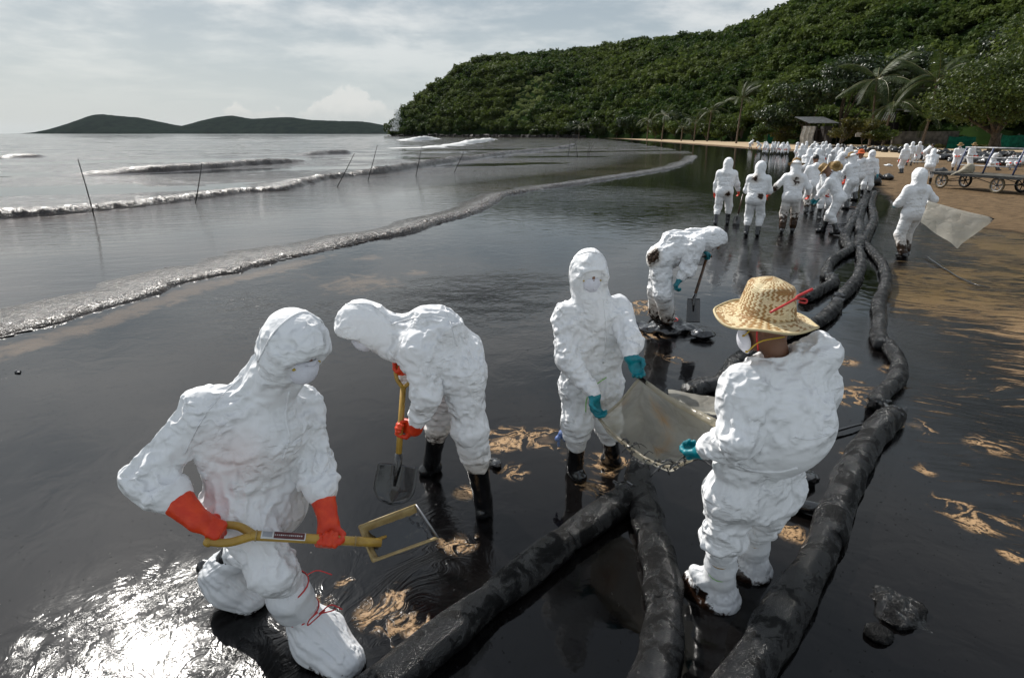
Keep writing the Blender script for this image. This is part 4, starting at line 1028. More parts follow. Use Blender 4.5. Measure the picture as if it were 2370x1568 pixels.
tree('shrub', 'ragged shrub under the shorter palm', 2040, 101, 285, 325, 36, BIGTREE, 2200, .28, 30, 8, .08, low=.25)
tree('shrub', 'dense green bush left of the far group of workers', 1755, 146, 285, 318, 34, BIGTREE, 2200, .4, 31, 8, .1, low=.08)
tree('shrub', 'low bush behind the kneeling line of workers', 1815, 138, 288, 318, 34, SHRUBM, 1800, .36, 32, 7, .1, low=.1)
_rng = np.random.default_rng(77)
TREEPOS = ['first past the rocks', 'second past the rocks', 'third past the rocks', 'fourth past the rocks', 'just beyond the farthest clump', 'beside the farthest pair of palms', 'under the palm clump', 'right of the palm clump', 'behind the small pale palm', 'right of the bushy palm', 'behind the white boat', 'low, right beside the white boat', 'behind the slim palm', 'farthest of three up the slope', 'middle of three up the slope', 'nearest of three up the slope']
for k, (x, yt, w) in enumerate(((1245, 288, 26), (1290, 282, 24), (1330, 276, 30), (1385, 270, 32), (1425, 282, 24), (1460, 262, 34), (1515, 268, 30), (1560, 276, 26), (1600, 262, 30), (1635, 280, 24), (1670, 262, 30), (1690, 285, 22), (1720, 262, 34), (1400, 250, 36), (1560, 250, 36), (1650, 240, 36))):
    Yb = np.interp(x, HCn[:, 0], HCn[:, 1]) - _rng.uniform(4, 14) + (14 if k > 12 else 0)
    tree('beach_tree', ('spreading', 'dark-leaved', 'glossy')[k % 3] + ' bushy tree at the back of the beach, ' + TREEPOS[k], x, Yb, yt, 315, w, (BIGTREE, FOREST, GLOSSY)[k % 3], 1500, .0028 * Yb, 40 + k, 8, .2, 'trees at the back of the beach', low=.10)

# ---- shed, hut, walls, nets
CONC = mat('weathered_concrete', (.16, .145, .125), .85, .2, .3, 1.2, .3, 5)
TIN = mat('grey_tin_roof', (.13, .135, .14), .5, .4, .3, 1.5)
WHITEWALL = mat('white_tarpaulin', (.62, .61, .58), .7, .2, .2, 2.5, .5, 6)
DARKW = mat('dark_timber', (.030, .024, .020), .7, .3, .3, 4)
GREENNET = mat('green_shade_net', (.0, .11, .07), .75, .2, .25, 2, .3, 6)
def bar(a, b, w=.06, seg=6): return tube([np.asarray(a), np.asarray(b)], w, seg)
def shed():
    Y = 118; c = at(1890, 318, Y); s = Y / FPX * KD; root = empty('beach_shed', (c[0], Y, 0)); tag(root, 'grey roofed beach shed with a white tarpaulin side under the trees', 'shed')
    X = lambda x: at(x, 318, Y)[0]; Z = lambda y: at(1890, y, Y)[2]
    v, f = box(((X(1880) + X(1925)) / 2, Y + 5, Z(300) / 2 + .0), (X(1925) - X(1880), .2, Z(290))); obj('back_wall', v, f, DARKW, root, False)
    v, f = box((X(1925), Y + 2.5, Z(292) / 2), (.15, 4.8, Z(290))); obj('side_wall', v, f, DARKW, root, False)
    n = 22; g = []
    for i in range(n + 1):
        for j in range(9):
            u = i / n; g.append((X(1850) + (X(1882) - X(1850)) * u + .12 * math.sin(j * .9 + 1), Y - .4 + .25 * math.sin(u * 21) + j * .02, Z(292) * (1 - j / 8) + .04))
    obj('tarpaulin', g, [(i * 9 + j, (i + 1) * 9 + j, (i + 1) * 9 + j + 1, i * 9 + j + 1) for i in range(n) for j in range(8)], WHITEWALL, root)
    for k in range(12):
        x0 = X(1862) + (X(1930) - X(1862)) * k / 12; x1 = X(1862) + (X(1930) - X(1862)) * (k + .96) / 12
        vv = np.array([(x0, Y - 1, Z(284)), (x1, Y - 1, Z(284)), (x1, Y + 5.4, Z(268)), (x0, Y + 5.4, Z(268))]); vv = np.vstack([vv, vv - [0, 0, .08]])
        obj('roof_sheet', vv, [(0, 1, 2, 3), (7, 6, 5, 4), (0, 4, 5, 1), (2, 6, 7, 3), (1, 5, 6, 2), (0, 3, 7, 4)], TIN, root, False)
    for x in (1882, 1900, 1918, 1930):
        v, f = bar((X(x), Y - .9, -.1), (X(x), Y - .9, Z(285)), .09); obj('post', v, f, DARKW, root)
    v, f = box(((X(1882) + X(1926)) / 2, Y - 1.2, Z(300)), (X(1926) - X(1882), 1.3, .1)); obj('awning', v, f, DARKW, root, False)
    v, f = box(((X(1884) + X(1906)) / 2, Y + .5, .5), (X(1906) - X(1884), .8, 1.0)); obj('counter', v, f, DARKW, root, False)
shed()
def hut():
    Y = 122; root = empty('slatted_hut', (at(2050, 318, Y)[0], Y, 0)); tag(root, 'small raised hut with white slanting slats between the palms', 'hut')
    X = lambda x: at(x, 318, Y)[0]; Z = lambda y: at(2050, y, Y)[2]
    v, f = box(((X(2025) + X(2100)) / 2, Y + 2, Z(254) + .1), (X(2102) - X(2022), 5, .18)); obj('roof', v, f, TIN, root, False)
    v, f = box(((X(2025) + X(2100)) / 2, Y + 3, Z(282) / 2), (X(2095) - X(2030), .3, Z(282))); obj('wall', v, f, DARKW, root, False)
    for k in range(6):
        x = 2030 + k * 5; v, f = bar((X(x), Y - .2, Z(280)), (X(x + 7), Y - .2, Z(259)), .10); obj('slat', v, f, WHITEWALL, root)
    for x in (2026, 2060, 2098):
        v, f = bar((X(x), Y - .3, -.1), (X(x), Y - .3, Z(255)), .10); obj('post', v, f, DARKW, root)
    v, f = box(((X(2076) + X(2100)) / 2, Y - .5, Z(256)), (X(2100) - X(2076), .12, .35)); obj('fascia', v, f, WHITEWALL, root, False)
hut()
def slab(name, label, cat, x0, x1, y0, y1, Y, th, m, **k):
    X0, X1 = at(x0, 318, Y)[0], at(x1, 318, Y)[0]; Z0, Z1 = at((x0 + x1) / 2, y0, Y)[2], max(0, at((x0 + x1) / 2, y1, Y)[2]) if y1 < 330 else -.1
    v, f = box(((X0 + X1) / 2, Y, (Z0 + Z1) / 2), (X1 - X0, th, Z0 - Z1)); o = root_mesh(name, v, f, m, ((X0 + X1) / 2, Y, Z1), False); tag(o, label, cat); return o
slab('retaining_wall', 'long grey concrete wall behind the palm trunks', 'wall', 2064, 2215, 303, 335, 112, .4, CONC)
slab('white_panel', 'white board standing under the yellow-green shrubs', 'panel', 1978, 1996, 291, 316, 106, .08, WHITEWALL)
def net(x0, x1, y0, Y, label):
    X0, X1 = at(x0, 318, Y)[0], at(x1, 318, Y)[0]; Z0 = at((x0 + x1) / 2, y0, Y)[2]
    root = empty('net_fence', ((X0 + X1) / 2, Y, 0)); tag(root, label, 'fence'); n = int((X1 - X0) / .35); g = []
    for i in range(n + 1):
        for j in range(6): g.append((X0 + (X1 - X0) * i / n, Y + .12 * math.sin(i * .8 + j * .3), Z0 * (1 - j / 5) - .15 * abs(math.sin(i * .45)) * (j == 0)))
    obj('netting', g, [(i * 6 + j, (i + 1) * 6 + j, (i + 1) * 6 + j + 1, i * 6 + j + 1) for i in range(n) for j in range(5)], GREENNET, root)
    for i in range(0, n + 1, 7):
        v, f = bar((X0 + (X1 - X0) * i / n, Y + .2, -.1), (X0 + (X1 - X0) * i / n, Y + .2, Z0 + .15), .05); obj('post', v, f, DARKW, root)
net(2195, 2258, 314, 98, 'green shade net strung left of the forked trunk'); net(2318, 2440, 311, 90, 'green shade net strung right of the forked trunk'); net(1776, 1800, 310, 140, 'short green net behind the far group of workers')
def boat(label, x, y, Lm, col, ang):
    c = G(x, y); root = empty('boat', c); tag(root, label, 'boat'); V = []; n, k = 16, 9
    for i in range(n + 1):
        t = 2 * i / n - 1; w = .55 * (1 - abs(t) ** 2.4) + .02; sh = .62 + .28 * t * t
        for j in range(k): a = math.pi * j / (k - 1); V.append((t * Lm / 2, w * math.cos(a), sh - (sh - .05 - .25 * t * t) * math.sin(a) ** .8))
    ca, sa_ = math.cos(ang), math.sin(ang); V = np.array(V) @ np.array([[ca, sa_, 0], [-sa_, ca, 0], [0, 0, 1]]) + c
    o = obj('hull', V, [(i * k + j, (i + 1) * k + j, (i + 1) * k + j + 1, i * k + j + 1) for i in range(n) for j in range(k - 1)], mat('boat_paint', col, .4, var=.1), root); mo = o.modifiers.new('solid', 'SOLIDIFY'); mo.thickness = .06
    for t in (-.2, .15):
        p = c + np.array([ca, sa_, 0]) * Lm * t + [0, 0, .5]; v, f = box(p, (.25, 1.0, .04), ((ca, sa_, 0), (-sa_, ca, 0), (0, 0, 1))); obj('thwart', v, f, YWOOD_ if 'YWOOD_' in globals() else BARK, root, False)
boat('white boat drawn up on the pale sand', 1682, 321, 7.0, (.7, .68, .62), .1); boat('small red boat beside the white one', 1652, 319, 4.0, (.45, .05, .04), .05)
# green ground cover in front of the wall
rng = np.random.default_rng(9); cs = [at(x, 318, 104 + rng.uniform(-4, 4)) * [1, 1, 0] + [0, 0, .15] for x in np.linspace(2050, 2330, 60)]
v, f = leaf_cloud(4200, cs, np.full((len(cs), 3), (1.1, .9, .35)), .22, rng); v[:, 2] = np.maximum(v[:, 2], .01)
o = obj('ground_cover', v, f, SHRUBM, smooth=False); o['kind'] = 'stuff'; o['label'] = 'low green creeper growing in front of the concrete wall'
# ================================================================== the five workers in front, their tools and bags
MET = mat('grey_steel', (.30, .30, .31), .35, metal=.9, var=.1)
YWOOD = mat('yellow_lacquered_wood', (.48, .30, .05), .35, .5, .16, 12, .15, 50, col2=(.34, .20, .035))
TANWOOD = mat('tan_bare_wood', (.42, .27, .11), .5, .4, .2, 14, .2, 60)
OILYWOOD = mat('oily_brown_wood', (.13, .06, .025), .3, .5, .3, 14, .2, 60, col2=(.03, .015, .01))
OILMET = mat('oil_wet_steel', (.012, .012, .013), .08, .7, .2, 30, .35, 35, coat=.6)
TANPAINT = mat('worn_tan_paint', (.42, .31, .14), .45, .5, .18, 16, .2, 60, col2=(.30, .21, .09))
WHITEP = mat('white_label', (.7, .7, .68), .4)
REDP = mat('dark_red_label', (.10, .012, .012), .4)
STRAWM = None

def stain_by_height(V, lo, hi, amt=.75):
    return np.clip((hi - V[:, 2]) / (hi - lo), 0, 1) * amt
def rope_ring(parent, p, ax, r, m, name='tie', w=.0035, wob=.004, seed=0):
    x, d, u = frame(ax); pts = [p + (x * math.cos(a) + u * math.sin(a)) * (r + wob * math.sin(3 * a + seed)) + d * wob * math.cos(2 * a + seed) for a in np.linspace(0, 2 * math.pi, 25)]
    v, f = tube(pts, w, 5); return obj(name, v, f, m, parent)
def person_body(root, J, h=.016, fine_head=True, name_h=.008):
    """one continuous figure under the clothes: head with a face, neck, trunk, limbs"""
    caps, ch, pv, cf = body_caps(J, .84)
    hp, (F, U, S) = head_prims(J['head'], J['face'], J['up'])
    V, Q = sdf_mesh(caps + hp, .0095)
    V = smooth(V, Q, 1)
    return obj('body', V, Q, SKIN, root, attrs={'eye': eye_attr(V, J['head'], F, U, S)}), (F, U, S)

# ---------------------------------------------------------------- worker with the tan square shovel (front left)
def worker_one():
    J = dict(head=at(688, 792, 2.20), face=nrm((.62, -.42, -.66)), up=nrm((.45, -.22, .86)),
             shR=at(468, 935, 2.20), shL=at(697, 925, 2.44), hipR=at(540, 1150, 2.20), hipL=at(640, 1150, 2.36),
             elR=at(338, 1085, 2.10), elL=at(722, 1045, 2.36))
    J['knR'] = at(630, 1300, 2.05); J['anR'] = G(712, 1430, .14); J['toeR'] = G(812, 1532, .045)
    J['knL'] = at(575, 1255, 2.42); J['anL'] = G(505, 1312, .20); J['toeL'] = G(592, 1385, .04)
    # shovel line
    top, yk, end = at(490, 1228, 1.98), at(585, 1237, 2.01), at(882, 1254, 2.14)
    sd = nrm(end - yk); viewd = nrm(ray(600, 1240)); cb = nrm(np.cross(sd, viewd))     # crossbar axis, up in the picture
    e1, e2 = at(508, 1212, 2.04), at(482, 1252, 1.95)
    cbar = nrm(e1 - e2)
    w, D, N, X = grip((e1 + e2) / 2, cbar, (e1 + e2) / 2 - J['elR'], 'R')
    J['wrR'] = w; hR = hand_prims(w, D, N, X, (66, 78, 50), .9, 1.06, fat=1.15)
    g2 = at(757, 1246, 2.085)
    w2, D2, N2, X2 = grip(g2, sd, nrm(g2 - J['elL']), 'L')
    J['wrL'] = w2; hL = hand_prims(w2, D2, N2, X2, (70, 80, 50), .8, 1.06, fat=1.15)
    fit_check('one', J)
    base = G(640, 1440)
    root = person_root(base, 'white hooded worker in orange gloves and bagged feet holding the tan square shovel')
    _, (F, U, S) = person_body(root, J)
    V, Q, body, (ch, pv, cf, ax, side) = coverall(J, .0115, hood_r=(.116, .130, .142), sleeve=.97, arm_end=.60, leg_end=dict(R=.30, L=.30), loose=.99, seed=3, slack=1.02, steps=60,
             leg_r=.93, extra=[ell(at(592, 975, 2.26), (.19, .13, .20), None, .06), cap(J['elR'], J['elR'] * .55 + J['wrR'] * .45, .088, .084, .04), cap(J['elL'] * .8 + J['wrL'] * .2, J['elL'] * .5 + J['wrL'] * .5, .082, .075, .04)])
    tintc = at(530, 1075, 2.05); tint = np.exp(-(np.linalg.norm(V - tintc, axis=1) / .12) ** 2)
    o = obj('coverall', V, Q, TYVEK, root, attrs={'stain': V[:, 2] * 0, 'tint': tint}); subdivide(o)
    t = bvh(V, Q)
    seam(o, t, [(668, 905), (660, 960), (668, 1010), (655, 1060)], TYVEK, .006, name='zip_flap')
    seam(o, t, [(597, 835), (640, 762), (700, 722), (745, 745)], TYVEK, .0035)
    seam(o, t, [(560, 870), (480, 950), (425, 1050)], TYVEK, .0035)
    mask(root, J['head'] - F * .0, F, U, S, 1.08)
    glove('glove', root, hR, J['wrR'], J['elR'], ORANGE, cuff=.14, flare=(.044, .066))
    glove('glove', root, hL, J['wrL'], J['elL'], ORANGE, cuff=.15, flare=(.040, .058))
    for s in 'RL': boot(root, J['kn' + s], J['an' + s], J['toe' + s], top=.55)
    # plastic bags tied over the feet
    for s in 'RL':
        k, a, tt = J['kn' + s], J['an' + s], J['toe' + s]; fl = nrm(tt - a)
        if s == 'R':
            P = [cap(k * .62 + a * .38, a * .55 + k * .45, .078, .088, .02), cap(a * .42 + k * .58, a * .62 + k * .38, .095, .080, .02), cap(a * .80 + k * .2, a * .85 + k * .15, .06, .06, .02),
                 cap(a * .95 + k * .05, a + fl * .07, .088, .108, .04), cap(a + fl * .07, tt - fl * .05, .112, .088, .05)]
        else:
            P = [cap(k * .6 + a * .4, a * .7 + k * .3, .072, .084, .03), cap(a, a + fl * .08, .092, .100, .05), cap(a + fl * .06, tt - fl * .05, .100, .078, .05)]
        Vb, Qb = sdf_mesh(P, .010); Vb = smooth(Vb, Qb, 1)
        lim = Vb[:, 2] > .02
        bc = [cap(k, a, .06, .06), cap(a, tt, .06, .05)]
        tie = a * .82 + k * .18; pin = (np.linalg.norm(Vb - tie, axis=1) < .075) & (s == 'R')
        Vb = cloth(Vb, Qb, bc, 1.035, pin, 24, .0006, 5, .95, .004, 16, maxd=.03)
        Vb[:, 2] = np.maximum(Vb[:, 2], -.03)
        ang = np.arctan2(*(((Vb - a) @ np.stack(frame(fl)[0::2], 1)).T)); Vb = Vb + vnormals(Vb, Qb) * (np.sin(ang * 15 + 2 * vnoise(Vb, 8, 3)) * .0032)[:, None]
        sole = np.clip(1 - (Vb[:, 2]) / .10, 0, 1) * .62
        if s == 'L':
            dd = (Vb - at(462, 1300, 2.5)); sole = np.maximum(sole, np.clip(1.25 - np.linalg.norm(dd, axis=1) / .11, 0, .9))
        b = obj('foot_bag', Vb, Qb, BAGW, root, attrs={'stain': sole}); subdivide(b)
        if s == 'R':
            rope_ring(b, tie, nrm(k - a), .074, REDSTR)
            for pts in ([(752, 1410), (728, 1432), (712, 1445), (716, 1432), (735, 1415)], [(738, 1418), (765, 1398), (792, 1408)], [(738, 1418), (765, 1412), (775, 1408)]):
                v, f = tube(curve([at(x, y, 1.93) for x, y in pts], 14), .0028, 5); obj('bow', v, f, REDSTR, b)
            rope_ring(b, k * .60 + a * .40, nrm(k - a), .088, REDSTR)
            v, f = tube(curve([at(x, y, 1.96) for x, y in [(710, 1328), (735, 1318), (768, 1328)]], 10), .0025, 5); obj('string_end', v, f, REDSTR, b)
    # shovel
    sb = yk
    r = empty('shovel', sb); tag(r, 'square mouthed tan shovel with yellow forked handle and oil in its pan', 'shovel')
    v, f = tube([yk - sd * .01, yk + sd * .05, end - sd * .06, end], [.020, .0195, .0195, .018], 14); obj('shaft', v, f, YWOOD, r)
    for e in (e1, e2):
        m_ = (yk + e) / 2 + (e - (e1 + e2) / 2) * .45
        v, f = tube(curve([yk + sd * .005, m_, e], 12), np.linspace(.018, .015, 12), 12); obj('yoke', v, f, YWOOD, r)
        v, f = sdf_mesh([ell(e, (.019, .019, .019))], .005); obj('yoke', v, f, YWOOD, r)
    v, f = tube([e1 + cbar * .012, e2 - cbar * .012], .016, 12); obj('grip', v, f, YWOOD, r)
    rope_ring(r, yk + sd * .012, sd, .0205, TANPAINT, 'collar', .003, .0004); rope_ring(r, end - sd * .11, sd, .0200, TANPAINT, 'collar', .003, .0004)
    # blade: pan with raised sides
    c0, c1, c2, c3 = at(830, 1216, 2.16), at(962, 1166, 2.30), at(1014, 1243, 2.22), at(862, 1298, 2.08)
    nU, nV = 14, 12; rows = []
    nb = nrm(np.cross(c3 - c0, c1 - c0)); nb = nb if nb[2] > 0 else -nb
    bl = []
    for i in range(nU + 1):
        for j in range(nV + 1):
            u, q = i / nU, j / nV
            p = (c0 * (1 - u) + c1 * u) * (1 - q) + (c3 * (1 - u) + c2 * u) * q
            side_h = max(max(0, .24 - q) / .24, max(0, q - .95) / .05); back_h = max(0, .16 - u) / .16
            d = .07 * (1 - max(side_h, back_h * (1 - .5 * math.exp(-((q - .5) / .18) ** 2)))) 
            bl.append(p - nb * d)
    F_ = [(i * (nV + 1) + j, (i + 1) * (nV + 1) + j, (i + 1) * (nV + 1) + j + 1, i * (nV + 1) + j + 1) for i in range(nU) for j in range(nV)]
    o = obj('blade', bl, F_, TANPAINT, r); mo = o.modifiers.new('solid', 'SOLIDIFY'); mo.thickness = .003
    for ea, eb, er in ((c3, c2, .0045), (c2, c1, .0055), (c1, c0, .004), (c0, c3, .004)):
        v, f = tube([ea, eb], er, 6); obj('blade_lip', v, f, TANPAINT if er < .005 else MET, r)
    sock = (c0 + c3) / 2
    v, f = tube(curve([end - sd * .10, end - sd * .02, sock + nrm(c1 - c0) * .03 - nb * .03, sock + nrm(c1 - c0) * .10 - nb * .036], 10), np.linspace(.0215, .006, 10), 10); obj('socket', v, f, YWOOD, r)
    ol = []; n2 = 40
    for i in range(n2 + 1):
        for j in range(n2 + 1):
            u, q = .13 + .86 * i / n2, .17 + .78 * j / n2
            u += .05 * (vnoise(np.array([[q * 4, 0, 3.]]), 1.0, 4)[0]) * (1 - i / n2) + (.08 * math.exp(-((q - .42) / .10) ** 2)) * (1 - i / n2)
            p = (c0 * (1 - u) + c1 * u) * (1 - q) + (c3 * (1 - u) + c2 * u) * q
            ol.append(p - nb * .046)
    ol = np.array(ol); rip = fbm(ol, 26, 4, 9) * .013 * np.clip(np.repeat(np.arange(n2 + 1), n2 + 1) / n2 * 1.6 - .4, .12, 1); ol = ol + nb * rip[:, None]
    F_ = [(i * (n2 + 1) + j, (i + 1) * (n2 + 1) + j, (i + 1) * (n2 + 1) + j + 1, i * (n2 + 1) + j + 1) for i in range(n2) for j in range(n2)]
    o = obj('scooped_oil', ol, F_, OILMET, r)
    # label wrapped on the shaft
    for a0, a1, m_, lift, hw in ((.03, .20, WHITEP, .0012, .95), (.078, .196, REDP, .0018, .72), (.035, .072, mat('grey_label', (.35, .36, .38), .5), .0018, .55)):
        up_ = nrm(-viewd * .72 + np.array([0, 0, 1]) * .7); up_ = nrm(up_ - sd * (up_ @ sd)); sd2 = np.cross(sd, up_)
        vv = []
        for t_ in (a0, a1):
            for q in np.linspace(-hw, hw, 9): vv.append(yk + sd * t_ + (up_ * math.cos(q) + sd2 * math.sin(q)) * (.0195 + lift))
        obj('label', vv, [(j, j + 1, 10 + j, 9 + j) for j in range(8)], m_, r)
    rng = random.Random(4)
    for k_ in range(14):
        t_ = .083 + k_ * .0078; up_ = nrm(-viewd * .72 + np.array([0, 0, 1]) * .7); up_ = nrm(up_ - sd * (up_ @ sd)); sd2 = np.cross(sd, up_)
        p = yk + sd * t_ + (up_ * math.cos(.1) + sd2 * math.sin(.1)) * .0216
        v, f = box(p, (.0045 * rng.uniform(.6, 1), .007 * rng.uniform(.6, 1), .0006), (sd, sd2, up_)); obj('lettering', v, f, WHITEP, r, smooth=False)
worker_one()

# ---------------------------------------------------------------- bending worker with the round point shovel
def round_shovel(top, neck, tip, w, label, handm, bladem, group=None, square=False, grip_kind='D', dish=.03, bl_len=None, axis=None):
    """long shovel: top of handle, neck where the blade begins, blade tip"""
    top, neck, tip = map(np.asarray, (top, neck, tip)); d = nrm(neck - top)
    r = empty('shovel', tip); tag(r, label, 'shovel', group)
    v, f = tube([top, neck + d * .03], [.0165, .018], 10); obj('shaft', v, f, handm, r)
    vd = nrm(neck - CAMP) if axis is None else axis; bd = nrm(tip - neck); sx_ = nrm(np.cross(bd, vd)); nb = np.cross(sx_, bd); L = np.linalg.norm(tip - neck)
    if nb @ vd > 0: nb = -nb
    nU, nV = 18, 14; vv = []
    for i in range(nU + 1):
        u = i / nU
        if square: hw = w * (.92 + .08 * u)
        else: hw = w * (1.0 + .06 * math.sin(u * 2.2)) * (1 if u < .5 else math.sqrt(max(0, 1 - ((u - .5) / .5) ** 2.2)))
        hw = max(hw, .002)
        for j in range(nV + 1):
            q = 2 * j / nV - 1
            vv.append(neck + bd * L * u + sx_ * hw * q + nb * (dish * (abs(q) ** 1.7) * (1 - .3 * u) + dish * .8 * (u ** 2) * .6 + .010 * math.exp(-(q / .12) ** 2) * max(0, .62 - u) / .62 * 2))
    F_ = [(i * (nV + 1) + j, i * (nV + 1) + j + 1, (i + 1) * (nV + 1) + j + 1, (i + 1) * (nV + 1) + j) for i in range(nU) for j in range(nV)]
    o = obj('blade', vv, F_, bladem, r); mo = o.modifiers.new('solid', 'SOLIDIFY'); mo.thickness = .004
    v, f = tube([neck - d * .06, neck + d * .01, neck + bd * L * .55 + nb * .014], [.022, .022, .008], 10); obj('socket', v, f, bladem, r)
    if grip_kind:
        if grip_kind == 'D':
            a, b = top - d * .10 + sx_ * .05, top - d * .10 - sx_ * .05
            for e in (a, b):
                v, f = tube(curve([top + d * .01, top - d * .04 + (e - (a + b) / 2) * .8, e], 8), .012, 8); obj('yoke', v, f, handm, r)
            v, f = tube([a, b], .014, 8); obj('grip', v, f, handm, r)
        else:
            v, f = tube([top + sx_ * .055, top - sx_ * .055], .015, 8); obj('grip', v, f, handm, r)
    return r, d, sx_

def worker_two():
    J = dict(head=at(832, 748, 3.22), face=nrm((-.40, -.30, -.86)), up=nrm((-.80, -.18, .56)),
             shL=at(962, 795, 3.06), shR=at(940, 775, 3.40), hipL=at(1068, 850, 3.16), hipR=at(1040, 845, 3.40),
             elL=at(985, 900, 3.00), elR=at(948, 850, 3.40))
    J['knL'] = at(1088, 980, 3.10); J['anL'] = G(1118, 1160, .09); J['toeL'] = G(1112, 1192, .03)
    J['knR'] = at(1020, 940, 3.56); J['anR'] = G(998, 1068, .09); J['toeR'] = G(972, 1090, .03)
    top, neck, tip = at(933, 893, 3.16), at(921, 1072, 3.02), at(906, 1163, 2.94)
    sd = nrm(neck - top)
    g1 = at(931, 985, 3.09); w, D, N, X = grip(g1, sd, nrm(g1 - J['elL']) + np.array([-.2, 0, 0]), 'L'); J['wrL'] = w
    hL = hand_prims(w, D, N, X, (66, 76, 48), .8, 1.03, fat=1.12)
    g2 = top - sd * .10; vd = nrm(neck - CAMP); sxx = nrm(np.cross(sd, vd)); cax = sxx
    w2, D2, N2, X2 = grip(g2, -cax, nrm(np.array([-.3, -.2, -.9])), 'R'); J['wrR'] = w2
    hR = hand_prims(w2, D2, N2, X2, (66, 76, 48), .8, 1.0, fat=1.1)
    fit_check('two', J)
    root = person_root(G(1060, 1150), 'white hooded worker bent double over the round shovel in black rubber boots')
    _, (F, U, S) = person_body(root, J)
    ch = (J['shL'] + J['shR']) / 2; pv = (J['hipL'] + J['hipR']) / 2
    V, Q, body, (ch, pv, cf, ax, side) = coverall(J, .0125, hood_r=(.112, .126, .138), sleeve=.98, arm_end=.80, leg_end=dict(L=.44, R=.40), loose=1.0, seed=8, slack=1.02, steps=55, taut=[(at(985, 730, 3.2), .22, .9), (at(1080, 790, 3.2), .12, .6)],
             extra=[ell(at(1000, 745, 3.2), (.19, .15, .13), None, .06), ell(at(1062, 800, 3.25), (.14, .19, .15), None, .06)])
    st = stain_by_height(V, .30, .62, .55)
    o = obj('coverall', V, Q, TYVEK, root, attrs={'stain': st, 'tint': V[:, 2] * 0}); subdivide(o)
    t = bvh(V, Q)
    seam(o, t, [(1022, 690), (1040, 740), (1058, 800)], TYVEK, .0035)
    seam(o, t, [(800, 703), (860, 705), (905, 745)], TYVEK, .003)
    seam(o, t, [(905, 750), (960, 735), (1040, 730)], TYVEK, .003)
    mask(root, J['head'], F, U, S, 1.05)
    glove('glove', root, hL, J['wrL'], J['elL'], ORANGE, cuff=.10, flare=(.042, .056), h=.005)
    glove('glove', root, hR, J['wrR'], J['elR'], ORANGE, cuff=.10, flare=(.040, .052), h=.005)
    for s in 'LR': boot(root, J['kn' + s], J['an' + s], J['toe' + s], top=.80, r=(.078, .056))
    round_shovel(top, neck, tip, .112, 'round pointed shovel with yellow handle and black oily blade', YWOOD, OILMET, dish=.035)
worker_two()

# ---------------------------------------------------------------- worker holding the clear bag, facing the camera
def worker_three():
    J = dict(head=at(1365, 622, 3.56), face=nrm((.14, -.90, -.42)), up=nrm((.05, -.34, .94)),
             shR=at(1312, 722, 3.60), shL=at(1432, 708, 3.66), hipR=at(1338, 880, 3.62), hipL=at(1400, 875, 3.70),
             elR=at(1315, 815, 3.50), elL=at(1460, 778, 3.46))
    J['knR'] = at(1335, 965, 3.56); J['anR'] = G(1330, 1075, .09); J['toeR'] = G(1350, 1108, .03)
    J['knL'] = at(1405, 960, 3.66); J['anL'] = G(1415, 1050, .09); J['toeL'] = G(1435, 1068, .03)
    ga, gb = at(1382, 960, 3.30), at(1480, 868, 3.28)
    D = nrm(np.array([.10, -.25, -.96])); X = nrm(np.array([-.75, -.62, .05])); X = nrm(X - D * (X @ D)); N = np.cross(X, D)
    w = ga - D * .13 - N * .01; J['wrR'] = w; hR = hand_prims(w, D, N, -X if False else X, (38, 40, 25), 1.0, 1.0, fat=1.08)
    D2 = nrm(np.array([.42, -.38, -.82])); X2 = nrm(np.array([.72, -.1, .42])); X2 = nrm(X2 - D2 * (X2 @ D2)); N2 = np.cross(D2, X2)
    w2 = gb - D2 * .13 - N2 * .01; J['wrL'] = w2; hL = hand_prims(w2, D2, N2, X2, (34, 36, 25), .9, 1.0, fat=1.08)
    fit_check('three', J)
    root = person_root(G(1370, 1085), 'white hooded worker in teal gloves and mask facing the camera over the clear bag')
    _, (F, U, S) = person_body(root, J)
    V, Q, body, (ch, pv, cf, ax, side) = coverall(J, .012, hood_r=(.108, .118, .132), sleeve=.92, arm_end=.90, leg_end=.42, loose=.93, seed=5, slack=1.02, steps=55, waist=1.0)
    o = obj('coverall', V, Q, TYVEK, root, attrs={'stain': stain_by_height(V, .25, .5, .2), 'tint': V[:, 2] * 0}); subdivide(o)
    t = bvh(V, Q)
    seam(o, t, [(1395, 690), (1402, 760), (1395, 840)], TYVEK, .005, name='zip_flap')
    seam(o, t, [(1335, 590), (1365, 582), (1396, 590)], TYVEK, .003)
    mask(root, J['head'], F, U, S, .92)
    for hp, s in ((hR, 'R'), (hL, 'L')): glove('glove', root, hp, J['wr' + s], J['el' + s], TEAL, cuff=.05, flare=(.034, .040), h=.005)
    for s in 'LR': boot(root, J['kn' + s], J['an' + s], J['toe' + s], top=.80, r=(.070, .054))
    # blue cloth knotted below the knee, green cord at the wrist
    kp = at(1300, 1000, 3.58); P = [cap(kp, kp + np.array([.02, 0, -.05]), .02, .012, .01), cap(kp, kp + np.array([-.03, -.01, -.04]), .014, .018, .01), cap(kp + np.array([-.02, 0, -.05]), kp + np.array([-.02, 0, -.10]), .012, .008, .01)]
    v, f = sdf_mesh(P, .007); v = v + vnormals(v, f) * (fbm(v, 60, 2, 4) * .006)[:, None]; obj('blue_cloth', v, f, mat('blue_cloth', (.03, .09, .32), .6, var=.3, scale=40, col2=(.25, .32, .5)), root)
    v, f = tube(curve([at(1355, 952, 3.34), at(1358, 920, 3.36), at(1378, 890, 3.42), at(1403, 872, 3.46)], 14), .004, 6); obj('wrist_cord', v, f, GREENSTR, root)
worker_three()

